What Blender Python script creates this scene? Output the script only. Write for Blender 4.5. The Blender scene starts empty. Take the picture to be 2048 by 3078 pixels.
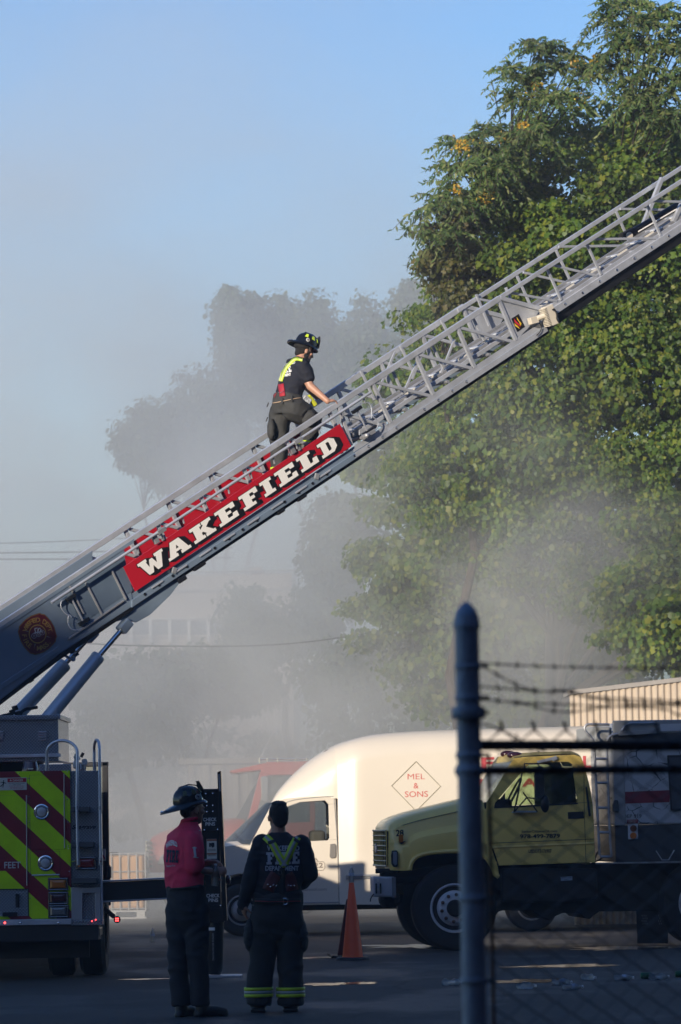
import bpy, bmesh, math, random
import numpy as np
from mathutils import Vector, Matrix, Euler, noise

# ---------------------------------------------------------------- camera, sky, sun, exposure
SC = bpy.context.scene
COL = SC.collection
R = math.radians
FPX = 11970.0                      # focal length in photo pixels (140 mm on a 36 mm tall frame)
CAMZ = 1.6
PITCH = math.atan((2473 - 1539) / FPX)
ROLL = R(-1.0)
CAMM = Matrix.Rotation(R(90) + PITCH, 3, 'X') @ Matrix.Rotation(ROLL, 3, 'Z')
cam_d = bpy.data.cameras.new('camera')
cam = bpy.data.objects.new('camera', cam_d)
COL.objects.link(cam)
cam.matrix_world = Matrix.Translation((0, 0, CAMZ)) @ CAMM.to_4x4()
cam_d.sensor_fit = 'VERTICAL'
cam_d.sensor_height = 36.0
cam_d.lens = 36.0 * FPX / 3078.0
cam_d.clip_start = 0.5
cam_d.clip_end = 6000
cam_d.dof.use_dof = True
cam_d.dof.focus_distance = 41.0
cam_d.dof.aperture_fstop = 5.6
SC.camera = cam

SUN_AZ = R(30)       # light travels away from the viewer and 30 degrees to the right
SUN_EL = R(12)
LDIR = Vector((math.sin(SUN_AZ) * math.cos(SUN_EL), math.cos(SUN_AZ) * math.cos(SUN_EL), -math.sin(SUN_EL)))
sun_d = bpy.data.lights.new('sun', 'SUN')
sun = bpy.data.objects.new('sun', sun_d)
COL.objects.link(sun)
sun.rotation_euler = LDIR.to_track_quat('-Z', 'Y').to_euler()
sun.location = (-20, -30, 30)
sun_d.energy = 5.0
sun_d.angle = R(0.55)
sun_d.color = (1.0, 0.87, 0.70)

world = bpy.data.worlds.new('World')
SC.world = world
world.use_nodes = True
wn = world.node_tree.nodes
bg = wn['Background']
sky = wn.new('ShaderNodeTexSky')
sky.sky_type = 'NISHITA'
sky.sun_disc = False
sky.sun_elevation = SUN_EL
sky.sun_rotation = math.atan2(-LDIR.x, -LDIR.y)
sky.altitude = 20
sky.air_density = 1.0
sky.dust_density = 0.3
sky.ozone_density = 3.0
hsv = wn.new('ShaderNodeHueSaturation'); hsv.inputs['Saturation'].default_value = 1.2; hsv.inputs['Hue'].default_value = 0.514
world.node_tree.links.new(sky.outputs['Color'], hsv.inputs['Color'])
world.node_tree.links.new(hsv.outputs['Color'], bg.inputs['Color'])
bg.inputs['Strength'].default_value = 0.14

vs = SC.view_settings
vs.view_transform = 'Standard'
vs.look = 'None'
vs.exposure = 0.42
vs.gamma = 1.0
vs.use_curve_mapping = False
SC.render.engine = 'CYCLES'
cy = SC.cycles
cy.use_denoising = True
cy.max_bounces = 7
cy.diffuse_bounces = 2
cy.glossy_bounces = 3
cy.transmission_bounces = 5
cy.transparent_max_bounces = 8
cy.volume_bounces = 2
cy.volume_step_rate = 1.6
cy.volume_max_steps = 128
cy.caustics_reflective = False
cy.caustics_refractive = False
cy.sample_clamp_indirect = 4.0

random.seed(7)
RNG = np.random.default_rng(11)

# ---------------------------------------------------------------- where a point of the place stands
CAMP = Vector((0, 0, CAMZ))
def ray(u, v):
    return CAMM @ Vector(((u - 1024) / FPX, -(v - 1539) / FPX, -1.0))
def W(u, v, Y):
    r = ray(u, v)
    return CAMP + r * (Y / r.y)
def on_plane(u, v, p, n):
    r = ray(u, v)
    return CAMP + r * ((p - CAMP).dot(n) / r.dot(n))
def V(*a):
    return Vector(a)

# ---------------------------------------------------------------- materials
MATS = {}
def newmat(name):
    m = bpy.data.materials.new(name)
    m.use_nodes = True
    nt = m.node_tree
    return m, nt, nt.nodes['Principled BSDF']
def N(nt, typ, **kw):
    n = nt.nodes.new(typ)
    for k, v in kw.items():
        if k.startswith('i_'):
            n.inputs[k[2:].replace('_', ' ')].default_value = v
        else:
            setattr(n, k, v)
    return n
def c4(c):
    return (c[0], c[1], c[2], 1.0)
def pbr(name, col, rough=0.5, metal=0.0, var=0.12, scale=6.0, bump=0.0, bscale=60.0, coat=0.0, col2=None, thr=0.55, rvar=0.15, spec=0.5, emit=None, es=0.0, alpha=1.0, trans=0.0, stretch=None):
    if name in MATS:
        return MATS[name]
    m, nt, b = newmat(name)
    L = nt.links.new
    tc = N(nt, 'ShaderNodeTexCoord')
    src = tc.outputs['Object']
    if stretch:
        mp = N(nt, 'ShaderNodeMapping'); mp.inputs['Scale'].default_value = stretch
        L(src, mp.inputs['Vector']); src = mp.outputs['Vector']
    nz = N(nt, 'ShaderNodeTexNoise', i_Scale=scale, i_Detail=6.0, i_Roughness=0.6)
    L(src, nz.inputs['Vector'])
    rp = N(nt, 'ShaderNodeValToRGB')
    d = [max(0, x * (1 - var)) for x in col]; u = [min(1, x * (1 + var)) for x in col]
    rp.color_ramp.elements[0].position = 0.3; rp.color_ramp.elements[0].color = c4(d)
    rp.color_ramp.elements[1].position = 0.7; rp.color_ramp.elements[1].color = c4(u)
    L(nz.outputs['Fac'], rp.inputs['Fac'])
    out = rp.outputs['Color']
    if col2 is not None:
        n2 = N(nt, 'ShaderNodeTexNoise', i_Scale=scale * 0.6 + 1.3, i_Detail=8.0, i_Roughness=0.7)
        L(src, n2.inputs['Vector'])
        r2 = N(nt, 'ShaderNodeValToRGB')
        r2.color_ramp.elements[0].position = thr; r2.color_ramp.elements[1].position = min(1, thr + 0.1)
        L(n2.outputs['Fac'], r2.inputs['Fac'])
        mx = N(nt, 'ShaderNodeMixRGB'); mx.inputs[2].default_value = c4(col2)
        L(r2.outputs['Color'], mx.inputs[0]); L(out, mx.inputs[1]); out = mx.outputs[0]
    L(out, b.inputs['Base Color'])
    if rvar > 0:
        mr = N(nt, 'ShaderNodeMapRange'); mr.inputs[3].default_value = max(0.02, rough - rvar); mr.inputs[4].default_value = min(1, rough + rvar)
        L(nz.outputs['Fac'], mr.inputs[0]); L(mr.outputs[0], b.inputs['Roughness'])
    else:
        b.inputs['Roughness'].default_value = rough
    b.inputs['Metallic'].default_value = metal
    b.inputs['Specular IOR Level'].default_value = spec
    b.inputs['Coat Weight'].default_value = coat
    b.inputs['Coat Roughness'].default_value = 0.12
    b.inputs['Alpha'].default_value = alpha
    b.inputs['Transmission Weight'].default_value = trans
    if emit is not None:
        b.inputs['Emission Color'].default_value = c4(emit); b.inputs['Emission Strength'].default_value = es
    if bump > 0:
        nb = N(nt, 'ShaderNodeTexNoise', i_Scale=bscale, i_Detail=4.0)
        L(src, nb.inputs['Vector'])
        bp = N(nt, 'ShaderNodeBump'); bp.inputs['Strength'].default_value = bump; bp.inputs['Distance'].default_value = 0.02
        L(nb.outputs['Fac'], bp.inputs['Height']); L(bp.outputs['Normal'], b.inputs['Normal'])
    MATS[name] = m
    return m

# ---------------------------------------------------------------- mesh collecting
def frame_from(d, up=(0, 0, 1)):
    d = Vector(d).normalized(); up = Vector(up)
    if abs(d.dot(up)) > 0.98:
        up = Vector((0, 1, 0)) if abs(d.y) < 0.9 else Vector((1, 0, 0))
    s = d.cross(up).normalized(); u = s.cross(d).normalized()
    return d, s, u
class MB:
    def __init__(self):
        self.v = []; self.f = []
    def add(self, vs_, fs):
        o = len(self.v)
        self.v += [tuple(x) for x in vs_]
        self.f += [tuple(i + o for i in q) for q in fs]
        return self
    def box(self, c, s, M=None):
        c = Vector(c); h = [x * 0.5 for x in s]
        vs_ = [Vector((x * h[0], y * h[1], z * h[2])) for x in (-1, 1) for y in (-1, 1) for z in (-1, 1)]
        if M is not None: vs_ = [M @ p for p in vs_]
        return self.add([c + p for p in vs_], [(0, 1, 3, 2), (4, 6, 7, 5), (0, 4, 5, 1), (2, 3, 7, 6), (0, 2, 6, 4), (1, 5, 7, 3)])
    def b2(self, a, b):
        a = Vector(a); b = Vector(b)
        return self.box((a + b) / 2, [abs(x) for x in (b - a)])
    def bar(self, p0, p1, w, h, up=(0, 0, 1)):
        p0 = Vector(p0); p1 = Vector(p1); d, s, u = frame_from(p1 - p0, up)
        vs_ = []
        for p in (p0, p1):
            for a, b in ((-1, -1), (1, -1), (1, 1), (-1, 1)):
                vs_.append(p + s * (a * w / 2) + u * (b * h / 2))
        return self.add(vs_, [(3, 2, 1, 0), (4, 5, 6, 7), (0, 1, 5, 4), (1, 2, 6, 5), (2, 3, 7, 6), (3, 0, 4, 7)])
    def tube(self, pts, r, n=8, cap=True, flat=1.0, up=(0, 0, 1)):
        pts = [Vector(p) for p in pts]; k = len(pts)
        rs = r if isinstance(r, (list, tuple)) else [r] * k
        o = len(self.v); prev = None
        for i, p in enumerate(pts):
            t = (pts[min(i + 1, k - 1)] - pts[max(i - 1, 0)])
            t = t.normalized() if t.length > 1e-9 else Vector((0, 0, 1))
            if prev is None:
                _, s, u = frame_from(t, up)
            else:
                s = prev - t * prev.dot(t)
                s = s.normalized() if s.length > 1e-6 else frame_from(t, up)[1]
                u = s.cross(t).normalized()
            prev = s
            for j in range(n):
                a = 2 * math.pi * j / n
                self.v.append(tuple(p + s * (math.cos(a) * rs[i]) + u * (math.sin(a) * rs[i] * flat)))
        for i in range(k - 1):
            for j in range(n):
                a = o + i * n + j; b = o + i * n + (j + 1) % n
                self.f.append((a, b, b + n, a + n))
        if cap:
            self.f.append(tuple(o + j for j in range(n))[::-1])
            self.f.append(tuple(o + (k - 1) * n + j for j in range(n)))
        return self
    def cyl(self, p0, p1, r0, r1=None, n=16):
        return self.tube([p0, p1], [r0, r0 if r1 is None else r1], n)
    def lathe(self, prof, o, ax=(0, 0, 1), n=24, flatx=1.0):
        o = Vector(o); d, s, u = frame_from(ax)
        base = len(self.v)
        for r, h in prof:
            for j in range(n):
                a = 2 * math.pi * j / n
                self.v.append(tuple(o + d * h + s * (math.cos(a) * r * flatx) + u * (math.sin(a) * r)))
        for i in range(len(prof) - 1):
            for j in range(n):
                a = base + i * n + j; b = base + i * n + (j + 1) % n
                self.f.append((a, b, b + n, a + n))
        if prof[0][0] > 1e-4: self.f.append(tuple(base + j for j in range(n))[::-1])
        if prof[-1][0] > 1e-4: self.f.append(tuple(base + (len(prof) - 1) * n + j for j in range(n)))
        return self
    def prism(self, poly, off):
        poly = [Vector(p) for p in poly]; off = Vector(off); n = len(poly); o = len(self.v)
        self.v += [tuple(p) for p in poly] + [tuple(p + off) for p in poly]
        self.f.append(tuple(o + i for i in range(n))); self.f.append(tuple(o + n + i for i in range(n))[::-1])
        for i in range(n):
            j = (i + 1) % n
            self.f.append((o + i, o + n + i, o + n + j, o + j))
        return self
    def ell(self, c, r, M=None, nu=14, nv=8):
        c = Vector(c); vs_ = []; fs = []
        for i in range(nv + 1):
            th = math.pi * i / nv
            for j in range(nu):
                a = 2 * math.pi * j / nu
                p = Vector((r[0] * math.sin(th) * math.cos(a), r[1] * math.sin(th) * math.sin(a), r[2] * math.cos(th)))
                vs_.append(c + (M @ p if M is not None else p))
        for i in range(nv):
            for j in range(nu):
                a = i * nu + j; b = i * nu + (j + 1) % nu
                fs.append((a, a + nu, b + nu, b))
        return self.add(vs_, fs)
    def loft(self, rings, cap=True):
        n = len(rings[0]); o = len(self.v)
        for r in rings: self.v += [tuple(p) for p in r]
        for i in range(len(rings) - 1):
            for j in range(n):
                a = o + i * n + j; b = o + i * n + (j + 1) % n
                self.f.append((a, b, b + n, a + n))
        if cap:
            self.f.append(tuple(o + j for j in range(n))[::-1]); self.f.append(tuple(o + (len(rings) - 1) * n + j for j in range(n)))
        return self
    def build(self, name, m, parent=None, smooth=False, bevel=0.0, seg=2, off=None, angle=40):
        me = bpy.data.meshes.new(name)
        if off is not None:
            off = Vector(off); vv = [tuple(Vector(p) - off) for p in self.v]
        else: vv = self.v
        me.from_pydata(vv, [], self.f)
        bm = bmesh.new(); bm.from_mesh(me)
        bmesh.ops.remove_doubles(bm, verts=bm.verts, dist=1e-6)
        bmesh.ops.recalc_face_normals(bm, faces=bm.faces)
        bm.to_mesh(me); bm.free()
        return mesh_obj(name, me, m, parent, smooth, bevel, seg, angle)
def mesh_obj(name, me, m, parent=None, smooth=False, bevel=0.0, seg=2, angle=40):
    o = bpy.data.objects.new(name, me); COL.objects.link(o)
    for mm in (m if isinstance(m, (list, tuple)) else [m]):
        me.materials.append(mm)
    if parent is not None: o.parent = parent
    if smooth:
        me.shade_smooth()
        try: me.set_sharp_from_angle(angle=R(angle))
        except Exception: pass
    if bevel > 0:
        md = o.modifiers.new('edge', 'BEVEL'); md.width = bevel; md.segments = seg; md.limit_method = 'ANGLE'; md.angle_limit = R(35)
        md.harden_normals = False
    return o
def tag(o, label=None, cat=None, group=None, kind=None):
    if label: o['label'] = label
    if cat: o['category'] = cat
    if group: o['group'] = group
    if kind: o['kind'] = kind
    return o
def empty(name, loc, label=None, cat=None, group=None, rz=0.0, rot=None):
    o = bpy.data.objects.new(name, None); COL.objects.link(o)
    o.location = loc; o.rotation_euler = rot if rot is not None else (0, 0, rz)
    o.empty_display_size = 0.3
    return tag(o, label, cat, group)
def copy_tree(o, parent=None):
    c = o.copy(); COL.objects.link(c); c.parent = parent
    for ch in [x for x in o.children]:
        copy_tree(ch, c)
    return c
DG = bpy.context.evaluated_depsgraph_get
def eval_mesh(o):
    if o.type in ('FONT', 'CURVE'):
        me = bpy.data.meshes.new_from_object(o)
        if len(me.vertices): return me
    bpy.context.view_layer.update()
    dg = DG(); me = bpy.data.meshes.new_from_object(o.evaluated_get(dg), depsgraph=dg)
    return me

# ---------------------------------------------------------------- lettering
_tc = {}
def text_shape(body, bold=0.0, shear=0.0, spacing=1.0):
    """flat outline mesh of a line of text: verts (n,2) with cap height about 1, faces"""
    key = (body, bold, shear, spacing)
    if key in _tc: return _tc[key]
    cu = bpy.data.curves.new('lettering', 'FONT'); cu.body = body; cu.size = 1.37; cu.offset = bold; cu.shear = shear; cu.space_character = spacing
    cu.resolution_u = 3
    o = bpy.data.objects.new('lettering', cu); COL.objects.link(o)
    me = eval_mesh(o)
    bpy.data.objects.remove(o)
    vs_ = [(p.co.x, p.co.y) for p in me.vertices]; fs = [tuple(p.vertices) for p in me.polygons]
    bpy.data.meshes.remove(me)
    _tc[key] = (vs_, fs)
    return vs_, fs
def text_on(name, body, org, xd, yd, h, m, parent, width=None, align='l', bold=0.0, shear=0.0, off=(0, 0, 0), lift=0.002, warp=None, spacing=1.0):
    """lettering laid on a surface: org = baseline start, xd/yd unit directions, h = cap height in metres"""
    vs_, fs = text_shape(body, bold, shear, spacing)
    xs = [p[0] for p in vs_]; x0, x1 = min(xs), max(xs)
    sx = (width / (x1 - x0)) if width else h
    org = Vector(org); xd = Vector(xd).normalized(); yd = Vector(yd).normalized(); nd = xd.cross(yd)
    sh = {'l': 0, 'c': -0.5, 'r': -1}[align] * (x1 - x0)
    pts = []
    for x, y in vs_:
        a = (x - x0 + sh) * sx; b = y * h
        if warp: pts.append(Vector(warp(a, b)) - Vector(off))
        else: pts.append(org + xd * a + yd * b + nd * lift - Vector(off))
    me = bpy.data.meshes.new(name); me.from_pydata([tuple(p) for p in pts], [], fs)
    return mesh_obj(name, me, m, parent)
SLAB = {
 'I': (4.0, [[(0,0),(4,0),(4,1.4),(3.1,1.4),(3.1,5.6),(4,5.6),(4,7),(0,7),(0,5.6),(.9,5.6),(.9,1.4),(0,1.4)]]),
 'E': (5.8, [[(0,0),(5.8,0),(5.8,2.5),(4.5,2.5),(4.3,1.4),(3,1.4),(3,2.9),(4.3,2.9),(4.3,4.2),(3,4.2),(3,5.6),(4.3,5.6),(4.5,4.6),(5.8,4.6),(5.8,7),(0,7),(0,5.6),(.9,5.6),(.9,1.4),(0,1.4)]]),
 'F': (5.6, [[(0,0),(4,0),(4,1.4),(3.1,1.4),(3.1,2.8),(4.3,2.8),(4.3,4.2),(3.1,4.2),(3.1,5.6),(4.2,5.6),(4.4,4.5),(5.6,4.5),(5.6,7),(0,7),(0,5.6),(.9,5.6),(.9,1.4),(0,1.4)]]),
 'L': (5.4, [[(0,0),(5.4,0),(5.4,3),(4.1,3),(3.9,1.4),(3.1,1.4),(3.1,5.6),(4.1,5.6),(4.1,7),(0,7),(0,5.6),(.9,5.6),(.9,1.4),(0,1.4)]]),
 'D': (6.2, [[(0,0),(4.6,0),(6.2,1.7),(6.2,5.3),(4.6,7),(0,7),(0,5.6),(.9,5.6),(.9,1.4),(0,1.4)], [(3,1.5),(3.8,1.5),(4.1,1.9),(4.1,5.1),(3.8,5.5),(3,5.5)]]),
 'A': (7.0, [[(0,0),(3,0),(3,1.3),(2.6,1.3),(2.8,2.0),(4.2,2.0),(4.4,1.3),(4,1.3),(4,0),(7,0),(7,1.3),(6.4,1.3),(4.9,7),(2.1,7),(.6,1.3),(0,1.3)], [(3.1,3.2),(3.9,3.2),(3.5,4.8)]]),
 'W': (8.4, [[(0,7),(2.9,7),(2.9,5.7),(2.5,5.7),(2.95,2.9),(3.7,5.9),(4.7,5.9),(5.45,2.9),(5.9,5.7),(5.5,5.7),(5.5,7),(8.4,7),(8.4,5.7),(7.9,5.7),(6.4,0),(4.9,0),(4.2,2.8),(3.5,0),(2.0,0),(.5,5.7),(0,5.7)]]),
 'K': (7.0, [[(0,0),(3.6,0),(3.6,1.4),(3,1.4),(3,2.6),(3.4,2.9),(4.3,1.4),(3.9,1.4),(3.9,0),(7,0),(7,1.4),(6.4,1.4),(4.8,4.0),(6.2,5.6),(6.8,5.6),(6.8,7),(3.9,7),(3.9,5.6),(4.3,5.6),(3,4.2),(3,5.6),(3.6,5.6),(3.6,7),(0,7),(0,5.6),(.9,5.6),(.9,1.4),(0,1.4)]]),
 'R': (6.6, [[(0,0),(3.6,0),(3.6,1.4),(3,1.4),(3,2.6),(3.5,2.6),(4.3,1.4),(4.2,0),(6.6,0),(6.6,1.4),(6.2,1.4),(5.2,2.9),(5.9,3.6),(5.9,6),(5,7),(0,7),(0,5.6),(.9,5.6),(.9,1.4),(0,1.4)], [(3,4),(3.7,4),(3.9,4.2),(3.9,5.4),(3.7,5.6),(3,5.6)]]),
}
_sc = {}
def slab_shape(ch, grow=0.0):
    key = (ch, grow)
    if key in _sc: return _sc[key]
    w, loops = SLAB[ch]
    cu = bpy.data.curves.new('letter', 'CURVE'); cu.dimensions = '2D'; cu.fill_mode = 'BOTH'; cu.offset = grow
    for lp in loops:
        sp = cu.splines.new('POLY'); sp.points.add(len(lp) - 1)
        for i, (x, y) in enumerate(lp): sp.points[i].co = (x / w, y / 7.0, 0, 1)
        sp.use_cyclic_u = True
    o = bpy.data.objects.new('letter', cu); COL.objects.link(o); me = eval_mesh(o); bpy.data.objects.remove(o)
    vs_ = [(p.co.x, p.co.y) for p in me.vertices]; fs = [tuple(p.vertices) for p in me.polygons]
    bpy.data.meshes.remove(me); _sc[key] = (vs_, fs)
    return vs_, fs
def slab_on(name, ch, mapf, m, parent, grow=0.0):
    """mapf(x, y) with x, y in 0..1 of the letter's box gives the 3-D point"""
    vs_, fs = slab_shape(ch, grow)
    me = bpy.data.meshes.new(name); me.from_pydata([tuple(mapf(x, y)) for x, y in vs_], [], fs)
    return mesh_obj(name, me, m, parent)
# ---------------------------------------------------------------- ground
def asphalt():
    m, nt, b = newmat('wet asphalt')
    L = nt.links.new
    tc = N(nt, 'ShaderNodeTexCoord')
    n1 = N(nt, 'ShaderNodeTexNoise', i_Scale=0.35, i_Detail=7.0, i_Roughness=0.62); L(tc.outputs['Object'], n1.inputs['Vector'])
    n2 = N(nt, 'ShaderNodeTexNoise', i_Scale=90.0, i_Detail=3.0); L(tc.outputs['Object'], n2.inputs['Vector'])
    vo = N(nt, 'ShaderNodeTexVoronoi', i_Scale=55.0); L(tc.outputs['Object'], vo.inputs['Vector'])
    cr = N(nt, 'ShaderNodeTexVoronoi', i_Scale=0.5, feature='DISTANCE_TO_EDGE')
    wv = N(nt, 'ShaderNodeTexNoise', i_Scale=1.4, i_Detail=4.0); L(tc.outputs['Object'], wv.inputs['Vector'])
    mxv = N(nt, 'ShaderNodeMixRGB'); mxv.inputs[0].default_value = 0.35
    L(tc.outputs['Object'], mxv.inputs[1]); L(wv.outputs['Color'], mxv.inputs[2]); L(mxv.outputs[0], cr.inputs['Vector'])
    rp = N(nt, 'ShaderNodeValToRGB')
    rp.color_ramp.elements[0].position = 0.3; rp.color_ramp.elements[0].color = (0.014, 0.014, 0.015, 1)
    rp.color_ramp.elements[1].position = 0.72; rp.color_ramp.elements[1].color = (0.030, 0.029, 0.028, 1)
    L(n1.outputs['Fac'], rp.inputs['Fac'])
    mx = N(nt, 'ShaderNodeMixRGB'); mx.blend_type = 'OVERLAY'; mx.inputs[0].default_value = 0.75
    L(rp.outputs['Color'], mx.inputs[1]); L(vo.outputs['Color'], mx.inputs[2])
    ck = N(nt, 'ShaderNodeValToRGB'); ck.color_ramp.elements[0].position = 0.0; ck.color_ramp.elements[1].position = 0.012
    ck.color_ramp.elements[0].color = (0.35, 0.35, 0.35, 1)
    L(cr.outputs['Distance'], ck.inputs['Fac'])
    mc = N(nt, 'ShaderNodeMixRGB'); mc.blend_type = 'MULTIPLY'; mc.inputs[0].default_value = 1.0
    hs = N(nt, 'ShaderNodeHueSaturation', i_Saturation=0.25); L(mx.outputs[0], hs.inputs['Color'])
    L(hs.outputs[0], mc.inputs[1]); L(ck.outputs['Color'], mc.inputs[2]); L(mc.outputs[0], b.inputs['Base Color'])
    # damp patches
    mp = N(nt, 'ShaderNodeMapping'); mp.inputs['Scale'].default_value = (0.5, 0.22, 1)
    L(tc.outputs['Object'], mp.inputs['Vector'])
    n3 = N(nt, 'ShaderNodeTexNoise', i_Scale=1.0, i_Detail=5.0, i_Roughness=0.55); L(mp.outputs[0], n3.inputs['Vector'])
    wr = N(nt, 'ShaderNodeValToRGB'); wr.color_ramp.elements[0].position = 0.50; wr.color_ramp.elements[1].position = 0.60
    L(n3.outputs['Fac'], wr.inputs['Fac'])
    rr = N(nt, 'ShaderNodeMapRange'); rr.inputs[3].default_value = 0.85; rr.inputs[4].default_value = 0.6
    L(wr.outputs['Color'], rr.inputs[0]); L(rr.outputs[0], b.inputs['Roughness'])
    bp = N(nt, 'ShaderNodeBump'); bp.inputs['Strength'].default_value = 0.7; bp.inputs['Distance'].default_value = 0.012
    L(n2.outputs['Fac'], bp.inputs['Height']); L(bp.outputs['Normal'], b.inputs['Normal'])
    return m
M_ASPH = asphalt()
g = MB()
g.add([(-1500, -600, 0), (1500, -600, 0), (1500, 3000, 0), (-1500, 3000, 0)], [(0, 1, 2, 3)])
ground = g.build('ground', M_ASPH); tag(ground, kind='structure')

# puddles: thin films of water lying in the hollows of the yard
def water_mat():
    m, nt, b = newmat('puddle water')
    b.inputs['Base Color'].default_value = (0.012, 0.012, 0.013, 1); b.inputs['Roughness'].default_value = 0.10
    tc = N(nt, 'ShaderNodeTexCoord'); nz = N(nt, 'ShaderNodeTexNoise', i_Scale=7.0, i_Detail=3.0)
    nt.links.new(tc.outputs['Object'], nz.inputs['Vector'])
    bp = N(nt, 'ShaderNodeBump'); bp.inputs['Strength'].default_value = 0.12; bp.inputs['Distance'].default_value = 0.02
    nt.links.new(nz.outputs['Fac'], bp.inputs['Height']); nt.links.new(bp.outputs['Normal'], b.inputs['Normal'])
    return m
M_WATER = water_mat()
def puddle(u, v, wpx, depth_m, seed):
    c = on_plane(u, v, V(0, 0, 0), V(0, 0, 1))
    s = (v - 2473) / 1.6
    rx = wpx / s / 2
    mb = MB(); n = 64; pts = []
    for i in range(n):
        a = 2 * math.pi * i / n
        k = 0.72 + 0.65 * noise.noise(V(math.cos(a) * 1.7 + seed, math.sin(a) * 1.7, seed * 2.3)) + 0.28 * noise.noise(V(math.cos(a) * 6 + seed, math.sin(a) * 6, seed))
        pts.append((c.x + rx * k * math.cos(a), c.y + depth_m / 2 * k * math.sin(a), 0.004))
    mb.add(pts, [tuple(range(n))])
    return tag(mb.build('puddle', M_WATER), kind='structure')
for q in [(1010, 2958, 260, .8, 1.1), (430, 2944, 200, .4, 2.7), (1580, 2950, 300, 1.2, 3.9), (1700, 2905, 420, 1.0, 5.2),
          (1250, 2845, 420, 2.6, 6.4), (900, 2880, 260, .9, 8.8), (1900, 2850, 400, 1.6, 9.6)]:
    puddle(*q)

# brick mill added unseen behind the viewer to cast the yard's shade
M_BRICK = pbr('old brick', (0.24, 0.11, 0.075), 0.85, var=0.3, scale=9, bump=0.4)
M_GLASSDARK = pbr('dark window glass', (0.02, 0.025, 0.03), 0.08, rvar=0)
mill = empty('added_shade_mill', (-18, -17, 0), 'tall brick mill building, unseen, added behind the viewer to shade the yard', 'building')
mb = MB(); mb.b2((-60, -10, 0), (-4, 0, 18.35)); wall_mill = mb.build('wall', M_BRICK, mill)
mb = MB(); mb.b2((-4, -14, 0), (60, 6.5, 26)); mb.build('sky_block_wing', M_BRICK, mill)  # unseen wing added to hold sky light off the yard
mb = MB(); mb.b2((-60.3, -10.3, 18.35), (-4, 0.3, 18.75)); mb.build('parapet', M_BRICK, mill)
mb = MB(); mb.b2((-17.3, -9, 18.75), (-4, -0.05, 19.75)); mb.build('shade_step', M_BRICK, mill)  # raised roof edge shaped to keep the tank top in shade
for fl in range(5):
    for k in range(30):
        if fl in (1, 3) or k % 2 == 0:
            mb = MB(); x = -58 + k * 3.7; mb.b2((x, -0.12, 1.4 + fl * 3.4), (x + 1.5, 0.03 if x < -5.6 else 6.53, 3.6 + fl * 3.4)); mb.build('window', M_GLASSDARK, mill)

sky_blocker = empty('added_sky_blocker', (14, 14, 0), 'brick warehouse added out of view on the fence side to block sky light', 'building')  # unseen building, added to cut the sky light over the yard
mb = MB(); mb.b2((0, -22, 0), (16, 30, 16)); mb.build('wall', M_BRICK, sky_blocker)
mb = MB(); mb.b2((-.3, -22.3, 16), (16.3, 30.3, 16.4)); mb.build('parapet', M_BRICK, sky_blocker)
for fl in range(4):
    for k in range(12):
        mb = MB(); y = -21.5 + k * 4.1; mb.b2((-.03, y, 1.3 + fl * 3.5), (.1, y + 1.8, 3.4 + fl * 3.5)); mb.build('window', M_GLASSDARK, sky_blocker)
# ---------------------------------------------------------------- materials of the fire engine
def tread_plate(name, col, s=0.034):
    """diamond tread plate: raised lozenges lying crosswise in turn (fine relief)"""
    m, nt, b = newmat(name); L = nt.links.new
    tc = N(nt, 'ShaderNodeTexCoord'); sep = N(nt, 'ShaderNodeSeparateXYZ'); L(tc.outputs['Object'], sep.inputs[0])
    def mth(op, a, bb=None):
        n = N(nt, 'ShaderNodeMath', operation=op)
        for i, x in enumerate((a, bb)):
            if x is None: continue
            if isinstance(x, (int, float)): n.inputs[i].default_value = x
            else: L(x, n.inputs[i])
        return n.outputs[0]
    hx = mth('ADD', sep.outputs[0], sep.outputs[1])
    def loz(ox, oz, sign):
        x = mth('SUBTRACT', mth('FRACT', mth('ADD', mth('DIVIDE', hx, s), ox)), 0.5)
        z = mth('SUBTRACT', mth('FRACT', mth('ADD', mth('DIVIDE', sep.outputs[2], s), oz)), 0.5)
        a = mth('ADD', x, mth('MULTIPLY', z, sign)); c = mth('SUBTRACT', x, mth('MULTIPLY', z, sign))
        return mth('ADD', mth('POWER', mth('DIVIDE', mth('ABSOLUTE', a), 0.62), 2.0), mth('POWER', mth('DIVIDE', mth('ABSOLUTE', c), 0.17), 2.0))
    d = mth('MINIMUM', loz(0, 0, 1), loz(0.5, 0.5, -1))
    h = mth('MAXIMUM', mth('SUBTRACT', 1.0, d), 0.0)
    bp = N(nt, 'ShaderNodeBump'); bp.inputs['Strength'].default_value = 1.0; bp.inputs['Distance'].default_value = 0.006
    L(h, bp.inputs['Height']); L(bp.outputs['Normal'], b.inputs['Normal'])
    nz = N(nt, 'ShaderNodeTexNoise', i_Scale=5.0, i_Detail=5.0); L(tc.outputs['Object'], nz.inputs['Vector'])
    rp = N(nt, 'ShaderNodeValToRGB'); rp.color_ramp.elements[0].color = c4([x * .75 for x in col]); rp.color_ramp.elements[1].color = c4([min(1, x * 1.2) for x in col])
    L(nz.outputs['Fac'], rp.inputs['Fac'])
    hm = N(nt, 'ShaderNodeMixRGB'); hm.inputs[2].default_value = c4([min(1, x * 2.0) for x in col]); L(mth('MULTIPLY', mth('MINIMUM', h, 0.5), 1.7), hm.inputs[0]); L(rp.outputs['Color'], hm.inputs[1]); L(hm.outputs[0], b.inputs['Base Color'])
    b.inputs['Metallic'].default_value = 0.75; b.inputs['Roughness'].default_value = 0.3
    return m
M_TREAD = tread_plate('tread plate', (0.26, 0.29, 0.33))
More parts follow.
